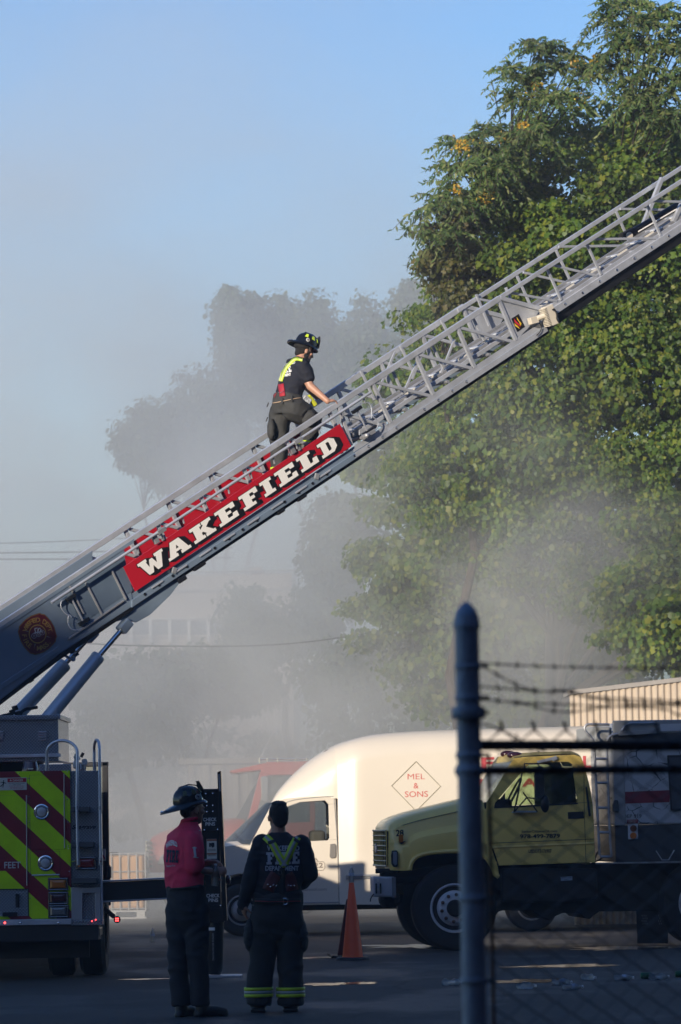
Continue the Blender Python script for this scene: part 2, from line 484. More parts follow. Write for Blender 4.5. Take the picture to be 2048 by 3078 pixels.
M_ALU = pbr('brushed aluminium', (0.56, 0.59, 0.64), 0.40, 0.5, var=0.13, scale=5, rvar=0.16, bump=0.08, bscale=120, col2=(.30, .31, .33), thr=.64)
M_ALUD = pbr('dull aluminium', (0.40, 0.41, 0.43), 0.45, 0.55, var=0.14, scale=4, rvar=0.12)
M_GIRD = pbr('grey blue girder paint and shade', (0.20, 0.265, 0.35), 0.34, 0.25, var=0.08, scale=2.5, rvar=0.08, coat=0.25)  # dark blue tone also stands for shade on the chord
M_CHROME = pbr('chromed steel', (0.66, 0.68, 0.70), 0.14, 1.0, var=0.04, rvar=0.04)
M_CYL = pbr('grey cylinder paint', (0.40, 0.46, 0.54), 0.30, 0.25, var=0.06, scale=2, rvar=0.05, coat=0.3)
M_BLK = pbr('black rubber', (0.012, 0.012, 0.013), 0.62, var=0.2)
M_BLKP = pbr('black paint', (0.012, 0.013, 0.016), 0.35, var=0.2, scale=4, col2=(0.05, 0.05, 0.05), thr=0.66)
M_RED = pbr('red sign paint', (0.42, 0.010, 0.022), 0.33, var=0.07, scale=2, coat=0.4, rvar=0.05)
M_WHITE = pbr('white lettering', (0.80, 0.79, 0.76), 0.5, var=0.03, rvar=0.05)
M_WHITEG = pbr('greyed white lettering', (0.55, 0.56, 0.58), 0.6, var=0.08, rvar=0.05)
M_BLACKL = pbr('black lettering', (0.006, 0.006, 0.007), 0.5, var=0.1, rvar=0.05)
M_GOLD = pbr('gold leaf', (0.42, 0.27, 0.07), 0.45, 0.2, var=0.08, rvar=0.05)
M_MAROON = pbr('maroon emblem', (0.10, 0.012, 0.02), 0.45, var=0.08, rvar=0.05)
M_REDLENS = pbr('red lens', (0.22, 0.008, 0.012), 0.18, var=0.1, coat=0.5, rvar=0.05)
M_AMBERLENS = pbr('amber lens', (0.42, 0.13, 0.01), 0.2, var=0.1, coat=0.5, rvar=0.05)
M_DARKLENS = pbr('dark plum lens', (0.05, 0.012, 0.02), 0.18, var=0.1, coat=0.5, rvar=0.05)
M_CLEARLENS = pbr('clear lens', (0.20, 0.21, 0.22), 0.2, 0.4, var=0.3, scale=80, rvar=0.05)
M_REDLED = pbr('lit red diode', (0.5, 0.02, 0.02), 0.3, emit=(1.0, 0.06, 0.06), es=4.0)
M_YELLOW = pbr('yellow fabric stripe', (0.62, 0.66, 0.02), 0.6, var=0.05, rvar=0.05)
M_SIGNW = pbr('sign white', (0.55, 0.55, 0.50), 0.5, var=0.06, rvar=0.05)
M_WIN = pbr('hazy pane', (0.35, 0.38, 0.34), 0.15, var=0.05, rvar=0.03, trans=0.6)
def chevrons():
    m, nt, b = newmat('chevron tape'); L = nt.links.new
    tc = N(nt, 'ShaderNodeTexCoord'); sep = N(nt, 'ShaderNodeSeparateXYZ'); L(tc.outputs['Object'], sep.inputs[0])
    a = N(nt, 'ShaderNodeMath', operation='MULTIPLY'); a.inputs[1].default_value = 0.95; L(sep.outputs[0], a.inputs[0])
    s = N(nt, 'ShaderNodeMath', operation='ADD'); L(a.outputs[0], s.inputs[0]); L(sep.outputs[2], s.inputs[1])
    d = N(nt, 'ShaderNodeMath', operation='DIVIDE'); d.inputs[1].default_value = 0.463; L(s.outputs[0], d.inputs[0])
    ph = N(nt, 'ShaderNodeMath', operation='ADD'); ph.inputs[1].default_value = CHEV_PHASE; L(d.outputs[0], ph.inputs[0])
    fr = N(nt, 'ShaderNodeMath', operation='FRACT'); L(ph.outputs[0], fr.inputs[0])
    gt = N(nt, 'ShaderNodeMath', operation='GREATER_THAN'); gt.inputs[1].default_value = 0.47; L(fr.outputs[0], gt.inputs[0])
    mx = N(nt, 'ShaderNodeMixRGB'); mx.inputs[1].default_value = (0.21, 0.010, 0.026, 1); mx.inputs[2].default_value = (0.50, 0.80, 0.0, 1)
    L(gt.outputs[0], mx.inputs[0])
    nz = N(nt, 'ShaderNodeTexNoise', i_Scale=4.0, i_Detail=6.0); L(tc.outputs['Object'], nz.inputs['Vector'])
    mr = N(nt, 'ShaderNodeMapRange'); mr.inputs[1].default_value = 0.3; mr.inputs[2].default_value = 0.7; mr.inputs[3].default_value = 0.82; mr.inputs[4].default_value = 1.06
    L(nz.outputs['Fac'], mr.inputs[0])
    mm = N(nt, 'ShaderNodeMixRGB'); mm.blend_type = 'MULTIPLY'; mm.inputs[0].default_value = 1
    L(mx.outputs[0], mm.inputs[1]); L(mr.outputs[0], mm.inputs[2]); L(mm.outputs[0], b.inputs['Base Color'])
    b.inputs['Roughness'].default_value = 0.38
    return m

# ---------------------------------------------------------------- fire engine, seen from the rear
YR = 42.0
SR = FPX / YR
TX = W(-48, 2700, YR).x
FT = V(TX, 46.0, 0)
truck = empty('fire_truck', FT, 'fire truck with red and lime chevron rear and raised aerial ladder with red name board', 'fire truck')
def ftb(mb, name, m, parent=None, **k):
    return mb.build(name, m, truck if parent is None else parent, off=FT, **k)
def rb(mb, u0, v0, u1, v1, Yf, dep, Yref=None):
    """box standing square to the rear: photo rectangle at depth Yf, going back dep metres"""
    c = W((u0 + u1) / 2, (v0 + v1) / 2, Yf); s = FPX / Yf
    return mb.box((c.x, Yf + dep / 2, c.z), ((u1 - u0) / s, dep, (v1 - v0) / s))
pt = W(213, 2317 + 26, YR)
CHEV_PHASE = 0.47 - ((0.95 * (pt.x - FT.x) + pt.z) / 0.463) % 1.0
M_CHEV = chevrons()
XR = W(308, 2600, YR).x               # right flank of the truck
zt = W(100, 2318, YR).z; zb = W(110, 2768, YR).z
# body shell behind the rear panel
SKEW = XR / YR - .004        # the engine stands turned a little, its flank running along the line of sight
def body_run(mb, x0, x1, y0, y1, z0, z1):
    o = (lambda y: (y - YR) * SKEW)
    return mb.add([(x + o(y), y, z) for x in (x0, x1) for y in (y0, y1) for z in (z0, z1)], [(0, 1, 3, 2), (4, 6, 7, 5), (0, 4, 5, 1), (2, 3, 7, 6), (0, 2, 6, 4), (1, 5, 7, 3)])
mb = MB(); body_run(mb, 2 * TX - XR, XR - .03, YR + .06, 51.0, zb, zt - .02); ftb(mb, 'body', M_RED, bevel=0.02)
xp0 = 2 * TX - W(214, 2600, YR).x; xp1 = W(213.5, 2550, YR).x
mb = MB(); mb.b2((xp0, YR, zb + 0.02), (xp1, YR + 0.05, zt)); panel = ftb(mb, 'rear_panel', M_CHEV, bevel=0.004)
# doors standing a little proud, each with its seam
def rdoor(u0, v0, u1, v1, name='compartment_door'):
    mb = MB(); rb(mb, u0, v0, u1, v1, YR - 0.006, 0.005)
    o = ftb(mb, name, M_CHEV, panel, bevel=0.003)
    mb = MB()
    for a in ((u0 - 1, v0 - 1, u1 + 1, v0), (u0 - 1, v1, u1 + 1, v1 + 1), (u0 - 1, v0, u0, v1), (u1, v0, u1 + 1, v1)):
        rb(mb, *a, YR - 0.0015, 0.001)
    ftb(mb, 'seam', M_BLK, panel)
    return o
rdoor(91, 2330, 193, 2553); rdoor(93, 2560, 180, 2628); rdoor(-60, 2392, 80, 2660)
def rod(u, v0, v1, r=0.006):
    mb = MB(); a = W(u, v0, YR - 0.018); b = W(u + 1.5, v1, YR - 0.018); mb.cyl(a, b, r, n=8); ftb(mb, 'hinge_rod', M_ALUD, panel, smooth=True)
rod(80, 2390, 2662); rod(193, 2326, 2549)
mb = MB(); mb.cyl(W(96, 2631, YR - .016), W(179, 2629, YR - .016), 0.007, n=8); ftb(mb, 'hinge_rod', M_ALU, panel, smooth=True)
def dlatch(u, v):
    c = W(u, v, YR - 0.006); r = 23.5 / SR
    mb = MB(); mb.lathe([(r, 0), (r, .010), (r * .86, .014), (r * .70, .006), (0.001, .004)], c, (0, -1, 0), 28)
    o = ftb(mb, 'paddle_latch', M_CHROME, panel, smooth=True, angle=25)
    mb = MB(); mb.lathe([(r * .60, 0), (r * .60, .008), (r * .5, .016), (0.001, .019)], c + V(0, -.006, 0), (0, -1, 0), 24)
    mb.box(c + V(0, -.026, .006), (r * 1.05, .012, .010)); ftb(mb, 'latch_cup', M_ALU, o, smooth=True, angle=25)
    mb = MB()
    for k in range(4):
        a = R(45 + 90 * k); mb.lathe([(.006, 0), (.004, .004), (.001, .005)], c + V(math.cos(a) * r * .88, -.013, math.sin(a) * r * .88), (0, -1, 0), 8)
    ftb(mb, 'screw', M_CHROME, o)
dlatch(125.5, 2440.5); dlatch(137.5, 2594.5)
for (u, v) in [(58, 2325), (132, 2323), (203, 2320), (200, 2333), (87, 2340), (202, 2403), (204, 2471), (89, 2471), (205, 2543), (206, 2551), (209, 2620), (91, 2625), (91, 2700), (88, 2395), (88, 2546), (114, 2625), (160, 2625), (210, 2695), (168, 2614)]:
    c = W(u, v, YR); mb = MB(); mb.lathe([(.0065, 0), (.005, .004), (.001, .006)], c + V(0, -.001, 0), (0, -1, 0), 8); ftb(mb, 'screw', M_CHROME, panel)
# warning plate
mb = MB(); rb(mb, -36, 2338, 80.5, 2375, YR - 0.008, 0.003); sign = ftb(mb, 'warning_sign', M_SIGNW, bevel=0.001)
mb = MB(); rb(mb, 23, 2339.5, 79, 2351, YR - 0.0105, 0.002); ftb(mb, 'sign_band', M_RED, sign)
text_on('lettering', 'DANGER', W(39, 2349, YR - .012), (1, 0, 0), (0, 0, 1), 7 / SR, M_SIGNW, sign, width=31 / SR, bold=.03, off=FT)
mb = MB(); c = W(32.5, 2345, YR - .0125); mb.prism([c + V(-.012, 0, -.010), c + V(.012, 0, -.010), c + V(0, 0, .012)], (0, -.001, 0)); ftb(mb, 'hazard_triangle', M_SIGNW, sign)
for i, (t, w0) in enumerate([('ELECTROCUTION HAZARD', 49), ('KEEP CLEAR', 24), ('CONTACT WITH LADDER OR VEHICLE', 44), ('NEAR ENERGIZED POWER LINES', 42), ('CAN CAUSE DEATH OR INJURY', 40)]):
    text_on('lettering', t, W(51, 2356.0 + i * 3.9, YR - .010), (1, 0, 0), (0, 0, 1), 2.7 / SR, M_BLACKL if i < 2 else M_RED, sign, width=w0 / SR, align='c', off=FT)
mb = MB(); c = W(8, 2357, YR - .010)
def stick(p, q, r): mb.tube([c + V(p[0], 0, p[1]) / SR, c + V(q[0], 0, q[1]) / SR], r / SR, 6, flat=.25, up=(0, 1, 0))
for a in [((3, 7), (3, 1), 2.2), ((3, 1), (-5, -6), 1.3), ((3, 1), (1, -10), 1.2), ((3, 5), (-6, 6), 1.0), ((3, 5), (11, 2), 1.0), ((-5, -6), (-9, -6), 1.0)]: stick(*a)
mb.ell(c + V(3.2, 0, 9.6) / SR, (2 / SR, .002, 2 / SR)); ftb(mb, 'falling_figure_symbol', M_BLACKL, sign)
# lettering band
mb = MB()
mb.prism([W(-40, 2584, YR - .0075), W(46, 2582, YR - .0075), W(66, 2599, YR - .0075), W(66, 2615, YR - .0075), W(20, 2618, YR - .0075), W(-40, 2618, YR - .0075)], (0, .001, 0)); M_TAPER = pbr('dark red tape', (0.21, 0.010, 0.026), 0.38, var=0.08); ftb(mb, 'red_tape', M_TAPER, panel)
text_on('lettering', 'FEET', W(13.5, 2610, YR - .009), (1, 0, 0.0), (0, 0, 1), 20 / SR, M_WHITEG, panel, width=49 / SR, bold=.015, off=FT)
# lower left tread recess with a vent and a receiver
mb = MB(); rb(mb, -60, 2674, 85, 2754, YR - 0.002, 0.0015); ftb(mb, 'tread_recess', M_TREAD, panel)
mb = MB(); rb(mb, -60, 2672, 86, 2675, YR - .006, .006); rb(mb, 84, 2675, 87, 2754, YR - .006, .006); ftb(mb, 'recess_frame', M_BLK, panel)
mb = MB(); rb(mb, 47, 2687, 58, 2727, YR - .02, .02); rb(mb, 8, 2742, 52, 2755, YR - .035, .035); ftb(mb, 'tow_receiver', M_BLKP, panel, bevel=.004)
# tail lamps
def lamp(u0, v0, u1, v1, ml, Yf=YR - .005, nm='tail_lamp', lens_in=7):
    mb = MB(); rb(mb, u0, v0, u1, v1, Yf - .022, .022); o = ftb(mb, nm, M_BLK, bevel=.010, seg=3)
    mb = MB(); k = 2.2
    for a in ((u0 + k, v0 + k, u1 - k, v0 + k + 2), (u0 + k, v1 - k - 2, u1 - k, v1 - k), (u0 + k, v0 + k, u0 + k + 2, v1 - k), (u1 - k - 2, v0 + k, u1 - k, v1 - k)): rb(mb, *a, Yf - .028, .006)
    ftb(mb, 'bezel', M_CHROME, o, bevel=.002)
    c0 = W((u0 + u1) / 2, (v0 + v1) / 2, Yf - .022); s = FPX / Yf; a = (u1 - u0 - 2 * lens_in) / 2 / s; b = (v1 - v0 - 2 * lens_in) / 2 / s
    rings = []
    for (f, d) in ((1, 0), (1, .012), (.8, .022), (.45, .026)):
        rings.append([c0 + V(x * a * f, -d, z * b * (f if z < 0 else (f * 1.0))) for x, z in ((-1, -1), (1, -1), (1, 1), (-1, 1))])
    mb = MB(); mb.loft(rings); ftb(mb, 'lens', ml, o, bevel=.003)
    return o
lamp(144.5, 2638, 205.5, 2677, M_AMBERLENS); lamp(144.5, 2680, 205.5, 2719, M_DARKLENS); lamp(145, 2720, 207.5, 2759, M_CLEARLENS)
# rear step strip
mb = MB(); rb(mb, -310, 2766, 214.5, 2783, YR - .03, .10); bump_ = ftb(mb, 'rear_step_edge', M_ALU, bevel=.004)
for u in (15, 62, 176):
    c = W(u, 2774, YR - .031); mb = MB(); mb.lathe([(.011, 0), (.010, .004), (.001, .008)], c, (0, -1, 0), 12)
    ftb(mb, 'marker_light' if u == 15 else 'bolt', M_REDLED if u == 15 else M_CHROME, bump_, smooth=True)
mb = MB(); mb.b2((2 * TX - XR, YR, .42), (XR - .05, YR + .5, zb - .02)); body_run(mb, 2 * TX - XR + .2, XR - .3, YR + .5, YR + 9, .45, zb); ftb(mb, 'chassis', M_BLK)
mb = MB(); rb(mb, 214.5, 2765, 308, 2781, YR - .02, .3); st = ftb(mb, 'side_step', M_TREAD, bevel=.004)
for u, v in ((277, 2767), (288, 2763)):
    c = W(u, v + 2, YR - .022); mb = MB(); mb.lathe([(.007, 0), (.001, .006)], c, (0, -1, 0), 10); ftb(mb, 'marker_light', M_REDLED, st)
# wheels under the tail
def dual(x):
    mb = MB()
    for dx in (-.17, .17):
        mb.lathe([(.30, -.13), (.47, -.14), (.515, -.10), (.52, 0), (.515, .10), (.47, .14), (.30, .13)], (x + dx, YR + 1.5, .52), (1, 0, 0), 36)
    o = ftb(mb, 'rear_wheel', M_BLK, smooth=True)
    mb = MB(); mb.lathe([(.30, -.3), (.29, .3)], (x, YR + 1.5, .52), (1, 0, 0), 24); ftb(mb, 'rim', M_ALU, o, smooth=True)
dual(TX - .92); dual(XR - .36)
mb = MB(); rb(mb, -60, 2787, 268, 2880, YR + .3, .04); ftb(mb, 'mud_flap', M_BLK)
mb = MB(); rb(mb, 150, 2790, 300, 2815, YR + .1, .5); ftb(mb, 'tail_crossmember', M_BLKP, bevel=.01)
# ladder column at the right rear corner
mb = MB(); rb(mb, 212, 2318, 303, 2766, YR + .02, .06); colm = ftb(mb, 'tread_column', M_TREAD, bevel=.004)
mb = MB(); rb(mb, 303, 2560, 309, 2768, YR + .0, .08); ftb(mb, 'corner_trim', M_ALU, colm, bevel=.003)
for (u0, v0, u1, v1) in ((213, 2425, 270, 2441), (214, 2531, 282, 2547), (216, 2639, 292, 2656)):
    mb = MB(); rb(mb, u0, v0, u1, v1, YR - .10, .12); ftb(mb, 'step', pbr('step rubber', (.06, .065, .07), .7), colm, bevel=.008)
mb = MB(); rb(mb, 215, 2668, 248, 2765, YR - .015, .03); rb(mb, 247, 2668, 303, 2684, YR - .02, .03); rb(mb, 286, 2684, 303, 2765, YR - .012, .03); ftb(mb, 'step_well', M_ALUD, colm, bevel=.004)
lamp(229, 2575, 290, 2614, M_REDLENS, Yf=YR + .015, nm='warning_lamp')
text_on('lettering', 'Seagrave', W(216, 2492, YR + .015), (1, 0, 0.0), (0, 0, 1), 13 / SR, M_BLACKL, colm, width=73 / SR, bold=.03, shear=.45, off=FT)
mb = MB(); rb(mb, 305, 2552, 318, 2588, YR + .6, .02); o = ftb(mb, 'reflector_plate', M_SIGNW, bevel=.002)
mb = MB(); mb.prism([W(306, 2560, YR + .59), W(316, 2578, YR + .59), W(316, 2586, YR + .59), W(306, 2569, YR + .59)], (0, -.002, 0)); ftb(mb, 'red_slash', M_RED, o)
# grab hoops
def hoop(pts, r, nm='grab_rail'):
    mb = MB(); mb.tube(pts, r, 12); return ftb(mb, nm, M_ALU, smooth=True)
Yh = YR - .10
p = [W(141, 2316, YR + .05), W(141.5, 2270, YR + .04)]
for k in range(13):
    a = R(180 - 15 * k); p.append(W(187 + 46 * math.cos(a), 2263 - 37 * math.sin(a), YR + .03 - .13 * k / 12))
p += [W(231.5, 2425, Yh), W(235, 2592, Yh)]
h1 = hoop(p, 4.6 / SR)
p = [W(283.5, 2316, YR + .35), W(284, 2265, YR + .35)]
for k in range(11):
    a = R(180 - 18 * k); p.append(W(291.5 + 8 * math.cos(a), 2252 - 28 * math.sin(a), YR + .35 - .42 * k / 10))
p += [W(301, 2430, YR - .08), W(303.5, 2595, YR - .08)]
h2 = hoop(p, 4.4 / SR)
for (u, v0, v1, hh, Y) in ((141.5, 2289, 2316, h1, YR + .05), (285, 2291, 2316, h2, YR + .35), (233, 2423, 2434, h1, Yh), (301.5, 2423, 2434, h2, YR - .08), (236, 2586, 2600, h1, Yh), (303, 2578, 2600, h2, YR - .08)):
    mb = MB(); mb.cyl(W(u, v0, Y), W(u, v1, Y), 5.6 / SR, n=12); ftb(mb, 'rail_socket', M_ALUD, hh, smooth=True)
mb = MB(); mb.cyl(W(235, 2588, Yh), W(217, 2590, YR), .009); mb.cyl(W(233, 2428, Yh), W(214, 2428, YR), .009); mb.cyl(W(303, 2590, Yh), W(302, 2590, YR + .05), .009); ftb(mb, 'rail_bracket', M_CHROME, h1, smooth=True)
# beacon on the rear deck
c = W(92, 2317, YR + .25); s = FPX / (YR + .25)
mb = MB(); mb.lathe([(25 / s, 0), (25 / s, .03), (23 / s, .045), (20 / s, .095), (18 / s, .10), (.001, .102)], c, (0, 0, 1), 24); ob = ftb(mb, 'beacon', M_DARKLENS, smooth=True)
mb = MB(); mb.box(c + V(.01, -25 / s, .02), (.055, .006, .014)); ftb(mb, 'maker_plate', M_SIGNW, ob)
mb = MB(); rb(mb, 118, 2297, 215, 2319, YR + .7, 1.2); ftb(mb, 'deck_plate', M_TREAD, bevel=.006)
# rags and tape bundled on the rail
M_RAG = pbr('grey plastic wrap', (0.42, 0.44, 0.45), 0.4, var=0.3, scale=30, bump=.6, bscale=50)
rng = random.Random(3); mb = MB()
for k in range(14):
    a = W(236 + rng.uniform(-16, 22), 2295 + rng.uniform(-18, 18), YR + .18 + rng.uniform(-.06, .06))
    mb.box(a, (rng.uniform(.03, .10), .02, rng.uniform(.02, .07)), Euler((rng.uniform(0, 3), rng.uniform(0, 3), rng.uniform(0, 3))).to_matrix())
o = ftb(mb, 'tape_bundle', M_RAG, bevel=.006)
mb = MB(); mb.tube([W(244, 2276, YR + .15), W(251, 2263, YR + .15)], .016, 8); ftb(mb, 'tape_core', M_BLK, o)
# open cab door far up the side, seen past the flank
Yd = 51.5; s = FPX / Yd
mb = MB()
for a in ((190, 2291, 326, 2304), (308, 2291, 326, 2472), (308, 2440, 328, 2650), (300, 2600, 332, 2722)): rb(mb, *a, Yd, .08)
dr = ftb(mb, 'cab_door', M_BLKP, bevel=.01)
mb = MB(); rb(mb, 230, 2303, 309, 2445, Yd + .03, .012); ftb(mb, 'door_glass', M_WIN, dr)
mb = MB(); rb(mb, 318, 2605, 333, 2640, Yd - .1, .2); ftb(mb, 'mirror_box', M_BLK, dr, bevel=.01)
mb = MB(); body_run(mb, 2 * TX - XR + .05, XR - .15, 51.2, 55.5, .5, 2.15); ftb(mb, 'cab', M_RED, bevel=.08)
# cabinet of the turntable
Yc = 43.0
mb = MB(); rb(mb, -420, 2160, 176, 2292, Yc, 1.6); cab_ = ftb(mb, 'turntable_cabinet', M_TREAD, bevel=.008)
mb = MB(); rb(mb, -424, 2153, 182, 2167, Yc - .03, 1.66); ftb(mb, 'cabinet_lid', M_TREAD, cab_, bevel=.006)
mb = MB(); rb(mb, -420, 2270, 183, 2280, Yc - .03, .03); ftb(mb, 'cabinet_band', M_ALU, cab_, bevel=.003)
for u0 in (116, -14):
    for k in range(4):
        mb = MB(); c = W(u0 + 12, 2201 + 7.2 * k, Yc - .006); mb.box(c, (24 / SR, .022, .016), Euler((R(28), 0, 0)).to_matrix()); ftb(mb, 'louver', M_ALU, cab_)
mb = MB(); mb.lathe([(.55, 0), (.55, .5)], (TX - .1, 44.6, zt - .05), (0, 0, 1), 40); ftb(mb, 'turntable', M_BLK, smooth=True)

# ---------------------------------------------------------------- aerial ladder
AL = R(30)
HD = V(math.cos(AL), math.sin(AL), 0)      # heading of the ladder over the ground
RD = V(math.sin(AL), -math.cos(AL), 0)     # towards the near side
LP0 = W(0, 1870, 43.2)
WID = 0.80
def LP(u, v, off=0.0):
    """point on the ladder's near side plane (moved off metres outboard)"""
    p = on_plane(u, v, LP0, RD)
    return p + RD * off
UPL = (LP(365, 1705) - LP(401, 1779)).normalized()      # in the plane, square to the ladder
AXL = (LP(1500, 888) - LP(0, 1870)).normalized()
def lbar(mb, a, b, wid, hgt, off=0.0):
    return mb.bar(LP(*a, off), LP(*b, off), wid, hgt, up=RD.cross((LP(*b) - LP(*a))).normalized() * -1)
def lplate(mb, pts, off, th):
    return mb.prism([LP(u, v, off) for u, v in pts], RD * -th)
ladder = MB()
lplate(ladder, [(-260, 2058), (0, 1884), (372, 1640), (372, 1665), (398, 1806), (398, 1822), (173, 1969), (0, 2104), (-260, 2290)], 0.02, .05)
lplate(ladder, [(-260, 2058), (0, 1884), (372, 1640), (372, 1665), (398, 1806), (398, 1822), (173, 1969), (0, 2104), (-260, 2290)], -WID + .03, .05)
base = ftb(ladder, 'base_ladder_section', M_GIRD, bevel=.006)
def both(fn, name, m, parent, bevel=.003, near=True, far=True, dn=0.0, wid=WID, smooth=False):
    if near:
        mb = MB(); fn(mb, dn); ftb(mb, name, m, parent, bevel=bevel, smooth=smooth)
    if far:
        mb = MB(); fn(mb, -wid - dn); ftb(mb, name, m, parent, bevel=bevel, smooth=smooth)
rail_a = lambda u: (u, 1870 - .6547 * u + 9.5)
both(lambda mb, o: lbar(mb, rail_a(-260), rail_a(1502), .05, .066, o), 'handrail', M_ALU, base, .006)
# lower chord
chord_t = lambda u: 1779 - .6605 * (u - 401)
def chord(mb, o):
    lplate(mb, [(392, chord_t(392) + 3), (1632, chord_t(1632)), (1640, chord_t(1632) + 30), (392, chord_t(392) + 40)], o + .012, .03)
    lplate(mb, [(392, chord_t(392) + 20), (1636, chord_t(1632) + 17), (1640, chord_t(1632) + 31), (392, chord_t(392) + 42)], o + .045, .06)
both(chord, 'chord', M_GIRD, base, .004)
def chord_lit(mb, o):  # sunlit stretch of the chord painted as brighter plates; shaded stretch stays dark
    lplate(mb, [(1062, chord_t(1062) - 1), (1632, chord_t(1632) - 1), (1641, chord_t(1632) + 31), (1062, chord_t(1062) + 17)], o + .016, .004)
    lplate(mb, [(1062, chord_t(1062) + 19), (1636, chord_t(1632) + 16), (1641, chord_t(1632) + 30.5), (1062, chord_t(1062) + 36)], o + .049, .004)
both(chord_lit, 'sunlit_chord_plates', M_ALU, base, .0, far=False)
def gusset(mb, o):
    lplate(mb, [(300, 1892), (392, 1822), (560, 1716), (553, 1736), (512, 1790), (452, 1848), (411, 1871), (376, 1862), (345, 1870)], o + .0, .03)
both(gusset, 'cylinder_gusset', M_GIRD, base, .004)
# wedge of the girder root
mb = MB(); lplate(mb, [(-260, 2290), (0, 2104), (173, 1969), (398, 1822), (398, 1834), (176, 1984), (0, 2118), (-260, 2305)], .03, .09); ftb(mb, 'girder_flange', M_BLKP, base)
mb = MB(); lplate(mb, [(-260, 2056), (400, 1620), (400, 1632), (-260, 2070)], .028, .006); ftb(mb, 'girder_seam', M_GIRD, base, bevel=.002)
mb = MB(); lplate(mb, [(0, 2056), (172, 1943), (176, 1956), (163, 1966), (0, 2074)], .03, .01); ftb(mb, 'lower_doubler', M_GIRD, base, bevel=.003)
# recessed bay with ribs
mb = MB(); lplate(mb, [(206, 1778), (366, 1664), (396, 1776), (262, 1862), (232, 1866)], .024, .003); bay = ftb(mb, 'bay_panel', pbr('bay panel', (.13, .18, .25), .35, .3, var=.05), base)
for a, b, w in (((206, 1762), (248, 1846), .022), ((254, 1752), (303, 1848), .022), ((332, 1716), (375, 1803), .03)):
    mb = MB(); lbar(mb, a, b, w, .02, .034); ftb(mb, 'rib', M_ALUD, base, bevel=.004)
mb = MB(); lbar(mb, (202, 1921), (368, 1806), .02, .02, .036); ftb(mb, 'rib', M_ALUD, base, bevel=.004)
# tube along the near side
mb = MB(); mb.tube([LP(143, 1813, .10), LP(400, 1644, .10), LP(700, 1446, .10), LP(1102, 1182, .10)], .017, 10); tubeo = ftb(mb, 'side_tube', M_ALU, base, smooth=True)
for k in range(11):
    u = 400 + 68 * k
    mb = MB(); mb.tube([LP(u, 1644 - .66 * (u - 400), .095), LP(u + 9, 1644 - .66 * (u - 400) + 20, .07)], .011, 8); ftb(mb, 'tube_standoff', M_ALU, tubeo, smooth=True)
for u, v in ((470, 1600), (880, 1330)):
    mb = MB()
    lbar(mb, (u - 8, v + 5), (u + 14, v - 10), .05, .05, .10); lbar(mb, (u - 16, v + 12), (u - 4, v + 34), .05, .06, .06); lbar(mb, (u + 4, v + 2), (u + 14, v + 26), .03, .03, .06)
    ftb(mb, 'tube_clamp', M_ALUD, tubeo, bevel=.005)
# end fittings with a wire loop
def crank(u0, v0, u1, v1, loop):
    mb = MB(); lbar(mb, (u0, v0), (u1, v1), .018, .018, .06)
    f = ftb(mb, 'latch_bar', M_ALU, base, bevel=.004)
    mb = MB(); lbar(mb, (u0 - 14, v0 + 8), (u0 + 12, v0 - 10), .05, .04, .06); lbar(mb, (u1 - 12, v1 + 8), (u1 + 16, v1 - 10), .05, .04, .06); ftb(mb, 'latch_block', M_BLKP, f, bevel=.005)
    mb = MB(); mb.tube([LP(u, v, .08) for u, v in loop], .006, 6); ftb(mb, 'wire_loop', M_ALU, f, smooth=True)
def sm(pts, n=4):
    out = []; k = len(pts)
    for i in range(k - 1):
        p0, p1, p2, p3 = pts[max(i - 1, 0)], pts[i], pts[i + 1], pts[min(i + 2, k - 1)]
        for j in range(n):
            t = j / n
            out.append(tuple(.5 * ((2 * b) + (-a + c) * t + (2 * a - 5 * b + 4 * c - d) * t * t + (-a + 3 * b - 3 * c + d) * t ** 3) for a, b, c, d in zip(p0, p1, p2, p3)))
    out.append(tuple(pts[-1])); return out
crank(207, 1798, 244, 1870, sm([(192, 1794), (176, 1808), (174, 1826), (186, 1844), (206, 1856), (198, 1850), (195, 1872), (203, 1890), (220, 1895), (236, 1890)]))
crank(1066, 1234, 1098, 1300, sm([(1074, 1216), (1094, 1212), (1106, 1226), (1106, 1260)]))
mb = MB(); mb.tube([LP(u, v, .08) for u, v in sm([(1108, 1254), (1120, 1262), (1127, 1274), (1122, 1290), (1112, 1298)])], .007, 6); ftb(mb, 'wire_loop', M_ALU, base, smooth=True)
mb = MB(); lbar(mb, (1082, 1318), (1118, 1296), .06, .05, .06); mb.lathe([(.03, 0), (.03, .05), (.012, .07)], LP(1090, 1312, .06), RD, 12); ftb(mb, 'latch_block', M_ALUD, base, bevel=.006)
# posts and diagonals of the trussed part
for a, b in (((1016, 1214), (1056, 1339)), ((1117, 1146), (1175, 1272)), ((1246, 1061), (1303, 1187)), ((1373, 979), (1427, 1106)), ((1497, 897), (1551, 1024))):
    both(lambda mb, o: lbar(mb, a, b, .04, .044, o), 'truss_post', M_ALU, base, .004)
for a, b in (((1022, 1241), (1158, 1281)), ((1130, 1149), (1293, 1190)), ((1258, 1066), (1418, 1107)), ((1383, 985), (1541, 1027))):
    both(lambda mb, o: lbar(mb, a, b, .03, .036, o), 'truss_brace', M_ALU, base, .004)
for k in range(6):
    u = 344 + 129 * k; a = (u, 1870 - .6547 * u + 8); b = (u + 56, chord_t(u + 56))
    both(lambda mb, o: lbar(mb, a, b, .04, .044, o - .02), 'truss_post', M_ALU, base, .004)
    if k < 5:
        a = (u + 14, 1870 - .6547 * (u + 14) + 22); b = (u + 170, chord_t(u + 170) - 3)
        both(lambda mb, o: lbar(mb, a, b, .03, .036, o - .02), 'truss_brace', M_ALU, base, .004)
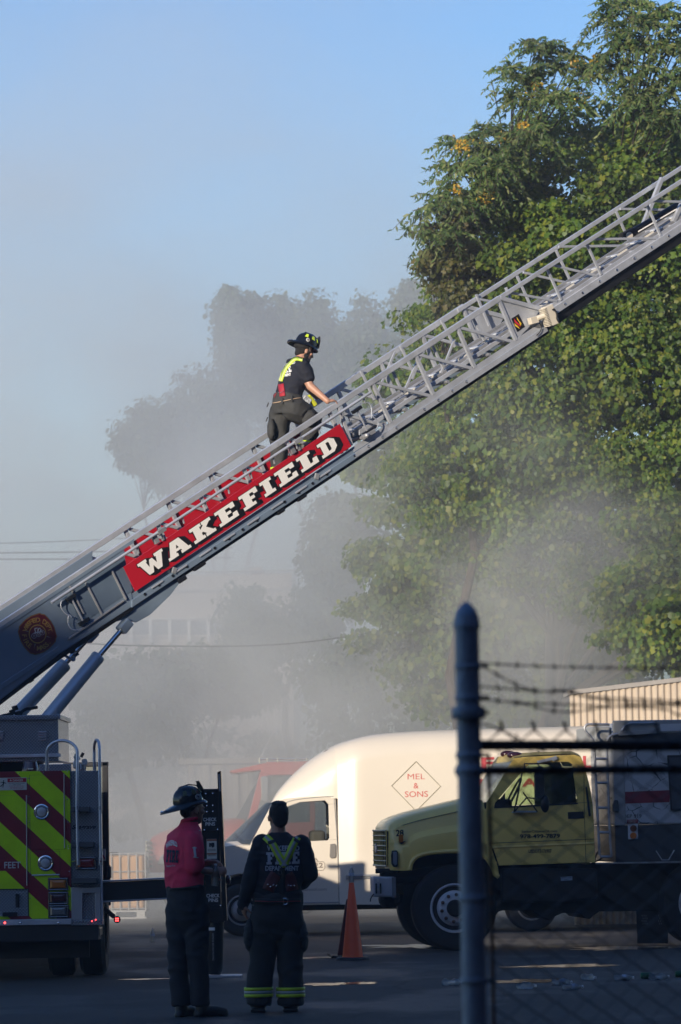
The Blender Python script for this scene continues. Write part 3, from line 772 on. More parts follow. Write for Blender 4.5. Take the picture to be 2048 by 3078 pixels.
both(lambda mb, o: lplate(mb, [(1502, 905), (1622, 935), (1598, 976), (1554, 1022)], o, .015), 'end_gusset', M_ALU, base, .003)
both(lambda mb, o: lbar(mb, (1502, 896), (1626, 929), .05, .05, o), 'gusset_flange', M_ALU, base, .004)
# bolts and holes along the chord
for k in range(24):
    u = 430 + 42 * k
    if k % 5 == 4: continue
    mb = MB(); mb.lathe([(.017, 0), (.017, .006), (.011, .008), (.010, .001), (.001, .0)], LP(u, chord_t(u) + 27, .047), RD, 12); ftb(mb, 'chord_eyelet', M_BLKP if u < 1000 else M_CHROME, base, smooth=True)
for k in range(8):
    u = 450 + 72 * k
    mb = MB(); lbar(mb, (u, chord_t(u) + 22), (u + 34, chord_t(u + 34) + 22), .014, .02, .052); ftb(mb, 'chord_slot', M_ALU, base, bevel=.004)
mb = MB(); lbar(mb, (512, chord_t(512) + 8), (524, chord_t(524) + 20), .03, .07, .05); lbar(mb, (940, chord_t(940) + 8), (952, chord_t(952) + 20), .03, .07, .05); ftb(mb, 'chord_lug', M_ALUD, base, bevel=.005)
# cables and trays under the chord
mb = MB(); lbar(mb, (540, chord_t(540) + 47), (1650, chord_t(1650) + 41), .07, .045, -.02); ftb(mb, 'cable_tray', M_BLKP, base, bevel=.006)
mb = MB(); mb.tube([LP(u, v, .0) for u, v in ((505, 1748), (560, 1712), (616, 1672), (760, 1578))], .008, 6); mb.tube([LP(u, v, .0) for u, v in ((760, 1575), (840, 1530), (1010, 1420), (1160, 1322))], .007, 6); ftb(mb, 'control_cable', M_BLK, base)
for u, v, w in ((546, 1741, 24), (598, 1700, 34), (842, 1536, 22), (905, 1494, 26)):
    mb = MB(); lbar(mb, (u - w / 2, v + w * .33), (u + w / 2, v - w * .33), .06, .06, .0); ftb(mb, 'pulley_block', M_BLKP, base, bevel=.012)
mb = MB(); lbar(mb, (770, 1560), (915, 1468), .05, .05, -.03); ftb(mb, 'under_tube', M_GIRD, base, bevel=.01)
mb = MB(); lplate(mb, [(1512, 1088), (1562, 1052), (1560, 1064), (1518, 1094)], 0, .05); ftb(mb, 'under_bracket', M_ALUD, base)
rng = random.Random(5); mb = MB()
mb.tube([LP(u, v, -.03) for u, v in ((-40, 2118), (20, 2086), (60, 2056), (95, 2046), (130, 2010), (180, 1975), (262, 1928))], .012, 6); mb.tube([LP(u, v, -.05) for u, v in ((-40, 2124), (30, 2078), (72, 2050), (128, 2020), (200, 1962))], .010, 6)
for u, v in ((90, 2050), (128, 2012), (26, 2092), (216, 1962), (226, 1972)): lbar(mb, (u, v), (u + 12, v - 8), .05, .03, -.03)
ftb(mb, 'hose_run', M_BLK, base)
mb = MB(); lbar(mb, (196, 1968), (226, 1986), .05, .02, -.03); lbar(mb, (226, 1986), (228, 1964), .05, .02, -.03); ftb(mb, 'hose_bracket', M_GIRD, base, bevel=.004)
# rungs
pa = LP(430, chord_t(430) - 4); pb = LP(1600, chord_t(1600) - 4); n = int((pb - pa).length / .33)
for k in range(n + 1):
    q = pa.lerp(pb, k / n); mb = MB(); mb.cyl(q - RD * .03, q - RD * (WID - .03), .019, n=8); ftb(mb, 'rung', M_ALUD, base, smooth=True)
# name boards, near and far
PA, PB, PC, PD = (365, 1705), (401, 1779), (1050, 1343), (1015, 1275)
for off, nm in ((.055, 'name_board'), (-WID - .05, 'name_board')):
    mb = MB(); lplate(mb, [PA, PD, PC, PB], off, .012); bd = ftb(mb, nm, M_RED, base, bevel=.002)
    if off > 0: board = bd
tl, tr, bl, br = [LP(*q, .056) for q in (PA, PD, PB, PC)]
def bpt(a, b, lift=0.0):   # a along 0..1, b up 0..1
    return (bl.lerp(br, a)).lerp(tl.lerp(tr, a), b) + RD * lift - FT
for i, (ch, st_, wd) in enumerate([('W', 38, 86), ('A', 128, 78), ('K', 219, 76), ('E', 309, 67), ('F', 396, 62), ('I', 471, 40), ('E', 525, 67), ('L', 605, 63), ('D', 682, 58)]):
    for k in range(5):
        dx, dy = .016 * k / 4 * 1.3, -.10 * k / 4
        slab_on('letter_shadow', ch, lambda x, y: bpt((st_ + x * wd) / 779 + dx, .22 + .58 * y + dy, .0015 + .0004 * k), M_BLACKL, board, grow=.035)
    slab_on('letter', ch, lambda x, y: bpt((st_ + x * wd) / 779, .22 + .58 * y, .0045), M_WHITE, board)
# flame decal
dc = LP(1556, 972, .003)
mb = MB(); lplate(mb, [(1537, 958), (1559, 944), (1578, 982), (1555, 998)], .004, .003); dec = ftb(mb, 'flame_decal', M_BLACKL, base)
M_FLY = pbr('decal yellow', (.75, .50, .03), .5, var=.03); M_FLR = pbr('decal red', (.55, .03, .04), .5, var=.03)
for pts, m in (([(1553, 953), (1561, 965), (1567, 972), (1565, 980), (1560, 968), (1554, 960)], M_FLY), ([(1544, 957), (1552, 966), (1561, 975), (1565, 983), (1558, 978), (1548, 970)], M_FLR), ([(1546, 972), (1555, 979), (1563, 989), (1556, 985), (1548, 980)], M_FLY)):
    mb = MB(); lplate(mb, pts, .0055, .001); ftb(mb, 'flame_stroke', m, dec)
# floodlight
M_CREAM = pbr('cream lamp casting', (.62, .57, .47), .5, var=.08)
mb = MB(); lplate(mb, [(1616, 928), (1640, 918), (1662, 975), (1640, 985)], .16, .10); fl = ftb(mb, 'floodlight', M_CREAM, base, bevel=.008)
for k in range(12):
    t = k / 11; mb = MB(); lplate(mb, [(1612 + 17 * t, 933 + 50 * t), (1618 + 17 * t, 930 + 50 * t), (1619 + 17 * t, 932 + 50 * t), (1613 + 17 * t, 935.5 + 50 * t)], .17, .12); ftb(mb, 'cooling_fin', M_CREAM, fl)
mb = MB(); mb.tube([LP(u, v, .18) for u, v in sm([(1636, 937), (1642, 935), (1649, 950), (1650, 965), (1658, 976)])], .009, 6); ftb(mb, 'handle', M_BLK, fl)
mb = MB(); mb.tube([LP(1604, 960, .08), LP(1622, 952, .11)], .035, 10); lbar(mb, (1584, 968), (1606, 962), .08, .08, .06); ftb(mb, 'lamp_arm', M_CREAM, fl, bevel=.005)
mb = MB(); mb.tube([LP(u, v, .07) for u, v in sm([(1612, 972), (1618, 985), (1614, 1000), (1604, 1010)])], .006, 6); ftb(mb, 'cord', M_BLK, fl)
# second section sliding inside the first
S2 = -.07; W2 = WID - .14
mb = MB(); lbar(mb, rail_a(1480), (2200, 1870 - .6495 * 2200 + 8), .04, .05, S2 + .05); sec2 = ftb(mb, 'second_ladder_section', M_ALU, base.parent, bevel=.005)
mb = MB(); lbar(mb, rail_a(1480), (2200, 1870 - .6495 * 2200 + 8), .04, .05, -WID - S2 - .05); ftb(mb, 'handrail', M_ALU, sec2, bevel=.005)
ch2 = lambda u: 909 - .657 * (u - 1690)
def chord2(mb, o):
    lplate(mb, [(1090, ch2(1090) - 12), (2200, ch2(2200) - 12), (2200, ch2(2200) + 3), (1090, ch2(1090) + 3)], o, .02)
    lplate(mb, [(1560, ch2(1560) + 1), (2200, ch2(2200) + 1), (2200, ch2(2200) + 26), (1560, ch2(1560) + 26)], o + .03, .05)
both(chord2, 'chord', M_ALU, sec2, .004, dn=S2, wid=WID)
for a, b in (((1180, 1092), (1222, 1183)), ((1300, 1018), (1343, 1105)), ((1424, 940), (1466, 1022)), ((1530, 862), (1570, 958)), ((1654, 806), (1697, 900)), ((1772, 728), (1817, 824)), ((1954, 610), (1996, 707))):
    both(lambda mb, o: lbar(mb, a, b, .026, .03, o), 'truss_post', M_ALU, sec2, .003, dn=S2, wid=WID)
for a, b in (((1285, 1036), (1228, 1168)), ((1376, 1018), (1336, 1120)), ((1541, 877), (1684, 903)), ((1672, 795), (1806, 827)), ((1780, 717), (1986, 714)), ((1966, 602), (2140, 606))):
    both(lambda mb, o: lbar(mb, a, b, .022, .028, o), 'truss_brace', M_ALU, sec2, .003, dn=S2, wid=WID)
def LPF(u, v, off): return on_plane(u, v, LP0 + RD * off, RD)
for a, b, o_ in (((1990, 535), (1926, 695), -WID + .12), ((2062, 585), (2024, 668), -.16)):
    mb = MB(); mb.bar(LPF(*a, o_), LPF(*b, o_), .05, .05); ftb(mb, 'raked_post', M_ALU, sec2, bevel=.004)
mb = MB(); lplate(mb, [(1636, 1008), (1690, ch2(1690) + 62), (2200, ch2(2200) + 64), (2200, ch2(2200) + 28), (1650, ch2(1650) + 30)], S2 - .02, .2); ftb(mb, 'waterway_tray', M_BLKP, sec2, bevel=.01)
for k in range(10):
    u = 1704 + 52 * k
    mb = MB(); mb.lathe([(.015, 0), (.015, .006), (.010, .008), (.009, .001), (.001, 0)], LP(u, ch2(u) + 13, S2 + .031), RD, 12); ftb(mb, 'chord_eyelet', M_CHROME, sec2, smooth=True)
pa = LP(1110, ch2(1110) - 8, S2); pb = LP(2150, ch2(2150) - 8, S2); n = int((pb - pa).length / .33)
for k in range(n + 1):
    q = pa.lerp(pb, k / n); mb = MB(); mb.cyl(q - RD * .03, q - RD * (W2 - .03), .017, n=8); ftb(mb, 'rung', M_ALU, sec2, smooth=True)
# third section, folded chords and hydraulic tubes running inside
mb = MB()
for o_, dv, r in ((-.20, -6, .022), (-.24, -10, .012), (-.28, -6, .012), (-.56, -6, .022), (-.4, -2, .03)):
    mb.tube([LP(1060, ch2(1060) + dv, o_), LP(2200, ch2(2200) + dv, o_)], r, 6)
inner = ftb(mb, 'inner_ladder_section', M_ALUD, base.parent)
mb = MB()
for o_ in (-.16, -.66): mb.bar(LP(1080, ch2(1080) - 8, o_), LP(2200, ch2(2200) - 8, o_), .03, .07)
ftb(mb, 'inner_chord', M_ALUD, inner)
M_CR2 = pbr('cream fitting', (.60, .57, .50), .45, .2, var=.1)
for k in range(12):
    u = 1170 + 80 * k
    mb = MB(); mb.tube([LP(u, ch2(u) - 16, -.22), LP(u + 26, ch2(u + 26) - 16, -.22)], .022, 8); ftb(mb, 'sleeve', M_CR2, inner, smooth=True)
mb = MB(); mb.tube([LP(1905, 705, -.25), LP(1940, 688, -.25)], .055, 14); ftb(mb, 'waterway_end', M_BLK, inner, smooth=True)
mb = MB(); mb.lathe([(.045, 0), (.045, .01), (.001, .012)], LP(1919, 702, -.19), RD, 18); ftb(mb, 'waterway_cap', M_CREAM, inner, smooth=True)
mb = MB(); mb.tube([LP(1925, 698, -.25), LP(2200, ch2(2200) - 40, -.25)], .05, 10); ftb(mb, 'waterway_pipe', M_BLKP, inner, smooth=True)
mb = MB(); mb.tube([LP(1945, 690, -.18), LP(2200, ch2(2200) - 34, -.18)], .010, 6); mb.tube([LP(1955, 672, -.25), LP(2200, ch2(2200) - 50, -.25)], .012, 6); ftb(mb, 'hydraulic_line', M_WHITE, inner)
# lift cylinders
def liftcyl(bt_, bot, rod_, off, r):
    a = LPF(*bot, off); b = LPF(*bt_, off); c = LPF(*rod_, off)
    mb = MB(); mb.lathe([(r * .96, 0), (r, .01), (r, (b - a).length - .05), (r * 1.04, (b - a).length - .045), (r * 1.04, (b - a).length - .01), (r * .98, (b - a).length), (r * .4, (b - a).length)], a, b - a, 40)
    o = ftb(mb, 'lift_cylinder', M_CYL, smooth=True, angle=30)
    mb = MB(); mb.cyl(b - (b - a).normalized() * .05, c, .029, n=20); ftb(mb, 'piston_rod', M_CHROME, o, smooth=True)
    mb = MB(); mb.bar(c - (b - a).normalized() * .05, c + (b - a).normalized() * .10, .13, .11); ftb(mb, 'clevis', M_GIRD, o, bevel=.015)
    return o
lc = liftcyl((297, 1972), (60, 2262), (371, 1887), -.02, .077)
liftcyl((196, 1996), (-75, 2282), (268, 1915), -WID + .08, .080)
mb = MB(); mb.tube([LP(u, v, -.2) for u, v in sm([(84, 2154), (88, 2140), (102, 2130), (120, 2127), (136, 2124)])], .018, 8); ftb(mb, 'hydraulic_hose', M_BLK, lc); mb = MB(); mb.tube([LP(u, v, .1) for u, v in sm([(-10, 2153), (5, 2149), (18, 2150), (30, 2158)])], .012, 8); ftb(mb, 'hydraulic_hose', M_BLK, lc); mb = MB()
for u, v in ((62, 2140), (70, 2128), (56, 2148), (78, 2145)): lbar(mb, (u, v), (u + 10, v - 4), .06, .05, -.25)
ftb(mb, 'hose_fitting', M_BLK, lc)

# fire department cross on the girder
EC = LP(110, 1906, .024); er = 57.0
def EP(a, rr, lift=0.0):      # polar point on the girder in photo-plane measure
    return LP(110 + rr * math.cos(a) * .97, 1906 - rr * math.sin(a) * 1.04, .024 + lift)
def petal(mid, grow, lift):
    pts = [EP(mid - R(41), 27 - grow, lift), EP(mid - R(46) - grow * .005, 57 + grow, lift), EP(mid - R(38), 59 + grow, lift), EP(mid - R(26), 55.5 + grow, lift), EP(mid - R(10), 54 + grow, lift), EP(mid + R(10), 54 + grow, lift), EP(mid + R(26), 55.5 + grow, lift), EP(mid + R(38), 59 + grow, lift), EP(mid + R(46) + grow * .005, 57 + grow, lift), EP(mid + R(41), 27 - grow, lift)]
    mb = MB(); mb.prism(pts, RD * .0006); return mb
emb = None
for k in range(4):
    mid = R(31 + 90 * k)
    o = ftb(petal(mid, 2.2, .0), 'emblem_border', M_BLACKL, base)
    ftb(petal(mid, 1.2, .0015), 'emblem_outline', M_GOLD, base); ftb(petal(mid, 0, .003), 'emblem_petal', M_MAROON, base)
for rr, m, lf in ((29, M_BLACKL, .003), (27.5, M_GOLD, .0045), (24.5, M_MAROON, .006)):
    mb = MB(); mb.prism([EP(R(10 * k), rr, lf) for k in range(36)], RD * .0006); ftb(mb, 'emblem_disc', m, base)
def arc_text(body, mid, rr, h, span, flip=False):
    n = len(body)
    for i, ch in enumerate(body):
        if ch == ' ': continue
        t = (i + .5) / n - .5
        a = mid - t * span if not flip else mid + t * span
        vs_, fs = text_shape(ch, .02); xs = [p[0] for p in vs_]; cx = (min(xs) + max(xs)) / 2
        pts = []
        for x, y in vs_:
            yy = (y - .5) * h; aa = (x - cx) * h * 1.05 / rr
            q = EP(a - aa, rr + yy, .0052) if not flip else EP(a + aa, rr - yy, .0052)
            pts.append(tuple(q - FT))
        me = bpy.data.meshes.new('emblem_letter'); me.from_pydata(pts, [], fs); mesh_obj('emblem_letter', me, M_GOLD, base)
arc_text('WAKEFIELD', R(121), 41, 14, R(74)); arc_text('DEPT.', R(31), 41, 14, R(66)); arc_text('FIRE', R(211), 41, 14, R(62), True); arc_text('MASS.', R(301), 41, 14, R(62), True)
mb = MB()
for cx, cy, rr in ((-11, -6, 7.5), (3, -3, 5.5), (14, 4, 7)):
    pts = [LP(110 + cx + rr * math.cos(R(20 * k)), 1906 - cy - rr * math.sin(R(20 * k)), .032) for k in range(19)]; mb.tube(pts, .0022, 4)
    for k in range(3): mb.tube([LP(110 + cx + rr * math.cos(R(60 * k)), 1906 - cy - rr * math.sin(R(60 * k)), .032), LP(110 + cx - rr * math.cos(R(60 * k)), 1906 - cy + rr * math.sin(R(60 * k)), .032)], .0012, 4)
for a, b in (((-12, 2), (14, 8)), ((-6, 5), (-9, 16)), ((-9, 16), (-1, 18)), ((0, 6), (2, 16)), ((2, 16), (8, 17)), ((8, 8), (10, 14)), ((-4, 3), (6, 4))): mb.tube([LP(110 + a[0], 1906 - a[1], .032), LP(110 + b[0], 1906 - b[1], .032)], .006, 5)
ftb(mb, 'emblem_engine', pbr('emblem silver', (.35, .37, .42), .5, var=.1), base)

# ---------------------------------------------------------------- outrigger
Yo = 42.2; so = FPX / Yo
mb = MB()
a0 = W(300, 2681, Yo); a1 = W(612, 2666, Yo)
mb.bar(V(a0.x, Yo, a0.z), V(a1.x, Yo, a1.z + .0), .22, 55 / so); outr = ftb(mb, 'outrigger_beam', M_BLKP, bevel=.008)
mb = MB()
for dv in (-31, 29): mb.bar(V(a0.x, Yo, a0.z - dv / so), V(a1.x, Yo, a1.z - dv / so), .26, 5 / so)
ftb(mb, 'beam_flange', M_ALUD, outr, bevel=.004)
M_OUT = pbr('outrigger black', (.010, .011, .014), .32, .1, var=.2, scale=4, rvar=.1)
mb = MB(); rb(mb, 607, 2372, 661, 2728, Yo - .08, .22); leg = ftb(mb, 'outrigger_leg', M_OUT, bevel=.008)
lean = [(653.5, 2321), (664, 2317), (683, 2768), (670, 2770)]
mb = MB(); mb.prism([W(u, v, Yo - .1) for u, v in lean], (0, .26, 0)); ftb(mb, 'leg_guard', M_OUT, leg, bevel=.004)
mb = MB(); mb.prism([W(u, v, Yo - .103) for u, v in ((656, 2327), (661, 2326), (664.5, 2378), (659, 2379))], (0, .004, 0)); ftb(mb, 'guard_reflector', M_ALUD, leg)
mb = MB(); rb(mb, 624, 2726, 674, 2773, Yo - .09, .24); ftb(mb, 'leg_collar', M_OUT, leg, bevel=.008)
mb = MB(); rb(mb, 609, 2488, 672, 2500, Yo - .095, .03); rb(mb, 618, 2720, 678, 2730, Yo - .095, .03); tag(ftb(mb, 'leg_band', M_OUT, leg, bevel=.003), kind='stuff')
c = W(646, 2900, Yo)
mb = MB(); mb.lathe([(.06, 0), (.075, .02), (.085, .04), (.085, .62)], V(W(645, 2900, Yo).x, Yo, .03), (W(649, 2770, Yo).x - W(645, 2900, Yo).x, 0, .5), 24); ftb(mb, 'jack_tube', M_OUT, leg, smooth=True)
cpad = V(W(668, 2930, Yo).x, Yo, 0)
mb = MB(); mb.box((cpad.x, Yo, .012), (.42, .40, .024)); ftb(mb, 'ground_pad', M_ALUD, leg, bevel=.004)
for u, v in ((619.5, 2386), (640.5, 2385), (622.5, 2422), (640.5, 2421), (623, 2440), (641, 2439), (615.5, 2495), (655, 2493), (624.5, 2724), (664, 2722)):
    mb = MB(); mb.lathe([(.009, 0), (.008, .005), (.001, .009)], W(u, v, Yo - .097), (0, -1, 0), 10); ftb(mb, 'bolt', M_CHROME, leg, smooth=True)
for (t, u, v, w) in (('CHECK', 611.5, 2468.5, 40), ('PINS', 618, 2482, 29), ('CHECK', 621, 2697.5, 40), ('PINS', 627, 2711, 29)):
    text_on('lettering', t, W(u, v, Yo - .083), (1, 0, .0), (0, 0, 1), 10.5 / so, M_WHITEG, leg, width=w / so, bold=.035, off=FT)
mb = MB(); rb(mb, 622, 2522, 652, 2581, Yo - .084, .003); dl = ftb(mb, 'pinch_warning_label', M_SIGNW, leg)
mb = MB(); rb(mb, 622.5, 2522.5, 651.5, 2528, Yo - .086, .002); rb(mb, 622.5, 2564, 651.5, 2568.5, Yo - .086, .002); ftb(mb, 'label_band', pbr('label brown', (.30, .10, .05), .5), dl)
mb = MB(); rb(mb, 629, 2534, 634, 2546, Yo - .086, .002); rb(mb, 636, 2533, 645, 2545, Yo - .086, .002); mb.prism([W(u, v, Yo - .0865) for u, v in ((630, 2534), (635, 2534), (640, 2545), (645, 2546), (638, 2548))], (0, .002, 0)); ftb(mb, 'label_symbol', M_BLACKL, dl)
for k in range(6):
    mb = MB(); v = 2552 + k * 2.6 + (7 if k > 2 else 0); rb(mb, 625, v, 649, v + 1.0, Yo - .0855, .0015); ftb(mb, 'label_line', M_BLACKL, dl)
mb = MB(); rb(mb, 627, 2788, 646, 2797, Yo - .09, .01); ftb(mb, 'bubble_level', M_WHITE, leg, bevel=.002)
text_on('lettering', 'REMOVE BEFORE MOVING', W(638, 2806, Yo - .09), (0, 0, -1), (1, 0, 0), 5.5 / so, M_ALUD, leg, width=80 / so, off=FT)
mb = MB(); mb.ell(W(686, 2645, Yo), (.03, .04, .055)); ftb(mb, 'leg_warning_light', M_DARKLENS, leg, smooth=True)
# red marker on a rubber arm
mb = MB(); mb.bar(W(306, 2725, YR + .2), W(345, 2757, YR + .2), .04, .05); arm = ftb(mb, 'marker_arm', M_BLK, bevel=.012)
mb = MB(); cc = W(352.5, 2764, YR + .2); mb.lathe([(.036, .02), (.038, 0), (.036, -.03), (.001, -.04)], cc, (0, -1, 0), 20); ftb(mb, 'marker_housing', M_BLK, arm, smooth=True)
for a, b in ((-3, -3), (3, -3), (-3, 3), (3, 3)):
    mb = MB(); mb.lathe([(.009, 0), (.007, .006), (.001, .007)], cc + V(a / SR, -.021, b / SR), (0, -1, 0), 10); ftb(mb, 'diode', M_REDLED, arm)
# ---------------------------------------------------------------- vehicles standing side-on
M_YEL = pbr('yellow truck paint', (0.84, 0.61, 0.16), 0.34, var=0.10, scale=1.6, coat=0.3, rvar=0.08)
M_YELD = pbr('weathered yellow paint', (0.64, 0.47, 0.13), 0.5, var=0.16, scale=3)
M_TYRE = pbr('tyre rubber', (0.016, 0.016, 0.017), 0.75, var=0.25, scale=8, bump=.2)
M_RIMW = pbr('rusty white rim', (0.66, 0.66, 0.66), 0.5, var=0.06, scale=9, col2=(0.22, 0.10, 0.05), thr=0.64)
M_RUST = pbr('rusty steel', (0.14, 0.07, 0.04), 0.8, var=0.4, scale=14)
M_UND = pbr('undercarriage grime', (0.012, 0.012, 0.012), 0.8, var=0.4)
M_GLASS = None
def glass(name, col, a=.35, rough=.03):
    if name in MATS: return MATS[name]
    m, nt, b = newmat(name); L = nt.links.new
    out = nt.nodes['Material Output']
    tr = N(nt, 'ShaderNodeBsdfTransparent'); tr.inputs[0].default_value = c4(col)
    gl = N(nt, 'ShaderNodeBsdfGlossy'); gl.inputs['Roughness'].default_value = rough; gl.inputs[0].default_value = (.9, .95, 1, 1)
    lw = N(nt, 'ShaderNodeLayerWeight', i_Blend=.25)
    mr = N(nt, 'ShaderNodeMapRange'); mr.inputs[3].default_value = .05; mr.inputs[4].default_value = a + .3; L(lw.outputs['Fresnel'], mr.inputs[0])
    mx = N(nt, 'ShaderNodeMixShader'); L(mr.outputs[0], mx.inputs[0]); L(tr.outputs[0], mx.inputs[1]); L(gl.outputs[0], mx.inputs[2]); L(mx.outputs[0], out.inputs['Surface'])
    MATS[name] = m; return m
M_GLG = glass('green tinted glass', (.80, .86, .74))
M_GLC = glass('clear car glass', (.86, .88, .88))
M_GREYBOX = pbr('grey bumper paint', (.42, .43, .45), .5, var=.1, scale=5, col2=(.2, .1, .05), thr=.68)

class Side:
    """side-on vehicle: photo points are laid on its near flank; local x runs to its rear, y away from the viewer, z up"""
    def __init__(self, name, u, v, Y, turn, label, cat, tilt=0.0):
        self.p = W(u, v, Y); self.t = R(turn)
        self.T = V(math.cos(self.t), math.sin(self.t), 0); self.n = V(math.sin(self.t), -math.cos(self.t), 0)
        self.o = V(self.p.x, self.p.y, 0)
        self.root = empty(name, self.o, label, cat, rz=self.t)
    def q(self, u, v, dy=0.0):
        w = on_plane(u, v, self.o - self.n * dy, self.n) - self.o
        return V(w.dot(self.T), dy, w.z)
    def b(self, mb, name, m, parent=None, **k):
        return mb.build(name, m, parent or self.root, **k)
    def plate(self, mb, pts, dy, th):
        return mb.prism([self.q(u, v, dy) for u, v in pts] if False else [V(p.x, dy, p.z) for p in (self.q(u, v, 0) for u, v in pts)], (0, th, 0))
    def z(self, v, u): return self.q(u, v).z
    def x(self, u, v=2550): return self.q(u, v).x
def wheel(S, x, z, dy, r, rr, w, holes=10, m_rim=None, inward=1, name='wheel', lugs=10):
    """tyre with its outer face at dy"""
    mb = MB(); ax = (0, -1 * inward, 0)
    mb.lathe([(rr * .98, -w * .9), (r * .9, -w), (r, -w * .86), (r * 1.005, -w * .5), (r, -w * .14), (r * .93, 0), (r * .80, .012), (rr * 1.06, -.01), (rr, -.03)], V(x, dy, z), ax, 48)
    t = S.b(mb, name, M_TYRE, smooth=True, angle=35)
    mb = MB(); mb.lathe([(rr, -w * .8), (rr * 1.04, -.02), (rr * 1.05, .004), (rr * .98, .006), (rr * .93, -.03), (rr * .80, -.05), (rr * .62, .02), (rr * .40, .035), (.001, .035)], V(x, dy, z), ax, 48)
    o = S.b(mb, 'rim', m_rim or M_RIMW, t, smooth=True, angle=30)
    if lugs:
        for k in range(lugs):
            a = 2 * math.pi * (k + .3) / lugs
            mb = MB(); mb.lathe([(.022, 0), (.022, .03), (.012, .04), (.001, .042)], V(x + math.cos(a) * rr * .57, dy - (.022) * inward, z + math.sin(a) * rr * .57), ax, 8); S.b(mb, 'lug_nut', M_RUST, o)
    for k in range(holes):
        a = 2 * math.pi * (k + .5) / holes
        c = V(x + math.cos(a) * rr * .80, dy + .042 * inward, z + math.sin(a) * rr * .80)
        mb = MB(); M = Matrix.Rotation(-a, 3, 'Y'); mb.ell(c, (rr * .085, .012, rr * .15), M, 12, 6); S.b(mb, 'hand_hole', M_BLK, o, smooth=True)
    mb = MB(); mb.lathe([(rr * .36, 0), (rr * .36, .05), (rr * .30, .07), (.001, .07)], V(x, dy - .02 * inward, z), ax, 24); S.b(mb, 'hub', M_UND, o, smooth=True)
    return t
def loft_len(S, st, ring):
    """st: list of station values, ring(st)-> list of local points"""
    mb = MB(); mb.loft([ring(s) for s in st]); return mb

# ================= yellow tank truck
Yk = Side('tank_truck', 1368, 2736, 49.4, 5.0, 'yellow heating oil tank truck with phone number on its door, behind the fence', 'truck')
q = Yk.q; WK = 2.08
wheel(Yk, Yk.x(1368, 2736), .525, .02, .525, .292, .28, holes=10)
wheel(Yk, Yk.x(1368, 2736), .525, WK - .02, .525, .292, .28, holes=0, inward=-1, lugs=0)
# hood: stations (u, top v, bottom v, crease v)
hst = [(1163, 2512, 2606, 2545, .72), (1165, 2498, 2611, 2532, .50), (1169, 2484, 2614, 2520, .32), (1177, 2472, 2616, 2508, .17), (1189, 2462, 2617, 2496, .07), (1203, 2455, 2617, 2487, .02), (1217, 2450, 2617, 2482, 0), (1232, 2445, 2616.5, 2478, 0), (1236, 2443.5, 2598, 2477, 0), (1243, 2441, 2586, 2475, 0), (1255, 2438, 2576, 2471, 0), (1270, 2434, 2570, 2467, 0), (1297, 2427.5, 2565, 2460, 0), (1340, 2417, 2561, 2450, 0), (1381, 2407, 2560, 2441, 0), (1420, 2398, 2562, 2434, 0), (1450, 2393, 2568, 2430, 0), (1464, 2402, 2575, 2430, 0)]
def hood_ring(s):
    u, vt, vb, vc, ins = s
    x = q(u, vb).x; zt_ = q(u, vt).z; zb_ = q(u, vb).z; zc = q(u, vc).z
    zf = zb_ + (zc - zb_) * .52
    pr = [(0, zb_), (0, zb_ + (zf - zb_) * .5), (.02, zf), (.10, zf + (zc - zf) * .35), (.13, zc), (.22, zc + (zt_ - zc) * .62), (.42, zt_ - .012), (.70, zt_)]
    pr = [(max(a, ins + a * .3) if ins else a, z) for a, z in pr]
    L_ = [V(x, a, z) for a, z in pr]; R_ = [V(x, WK - a, z) for a, z in reversed(pr)]
    return L_ + R_
mb = MB(); mb.loft([hood_ring(s) for s in hst]); hood = Yk.b(mb, 'hood', M_YEL, smooth=True, angle=32)
# fender flare round the wheel arch
fl = [(1232, 2617), (1236, 2598), (1243, 2586), (1255, 2576), (1270, 2570), (1297, 2565), (1340, 2561.5), (1381, 2560), (1420, 2562), (1446, 2568), (1466, 2584), (1480, 2606), (1488, 2630), (1500, 2638)]
mb = MB(); mb.tube([q(u, v) + V(0, .005, .008) for u, v in fl], .028, 8); Yk.b(mb, 'fender_lip', M_YEL, hood, smooth=True)
mb = MB(); Yk.plate(mb, [(1446, 2430), (1466, 2432), (1470, 2534), (1478, 2550), (1497, 2605), (1502, 2639), (1492, 2634), (1480, 2600), (1466, 2578), (1446, 2566)], .0, .05); Yk.b(mb, 'rear_fender', M_YEL, hood, bevel=.01)
# hood seams
mb = MB(); mb.tube([q(u, v) + V(0, .118 + max(0, .05 - (u - 1184) * .001), .002) for u, v in sm([(1186, 2492), (1215, 2481), (1255, 2469), (1297, 2458.5), (1381, 2439.5)], 6)], .004, 5); Yk.b(mb, 'hood_seam', M_BLK, hood)
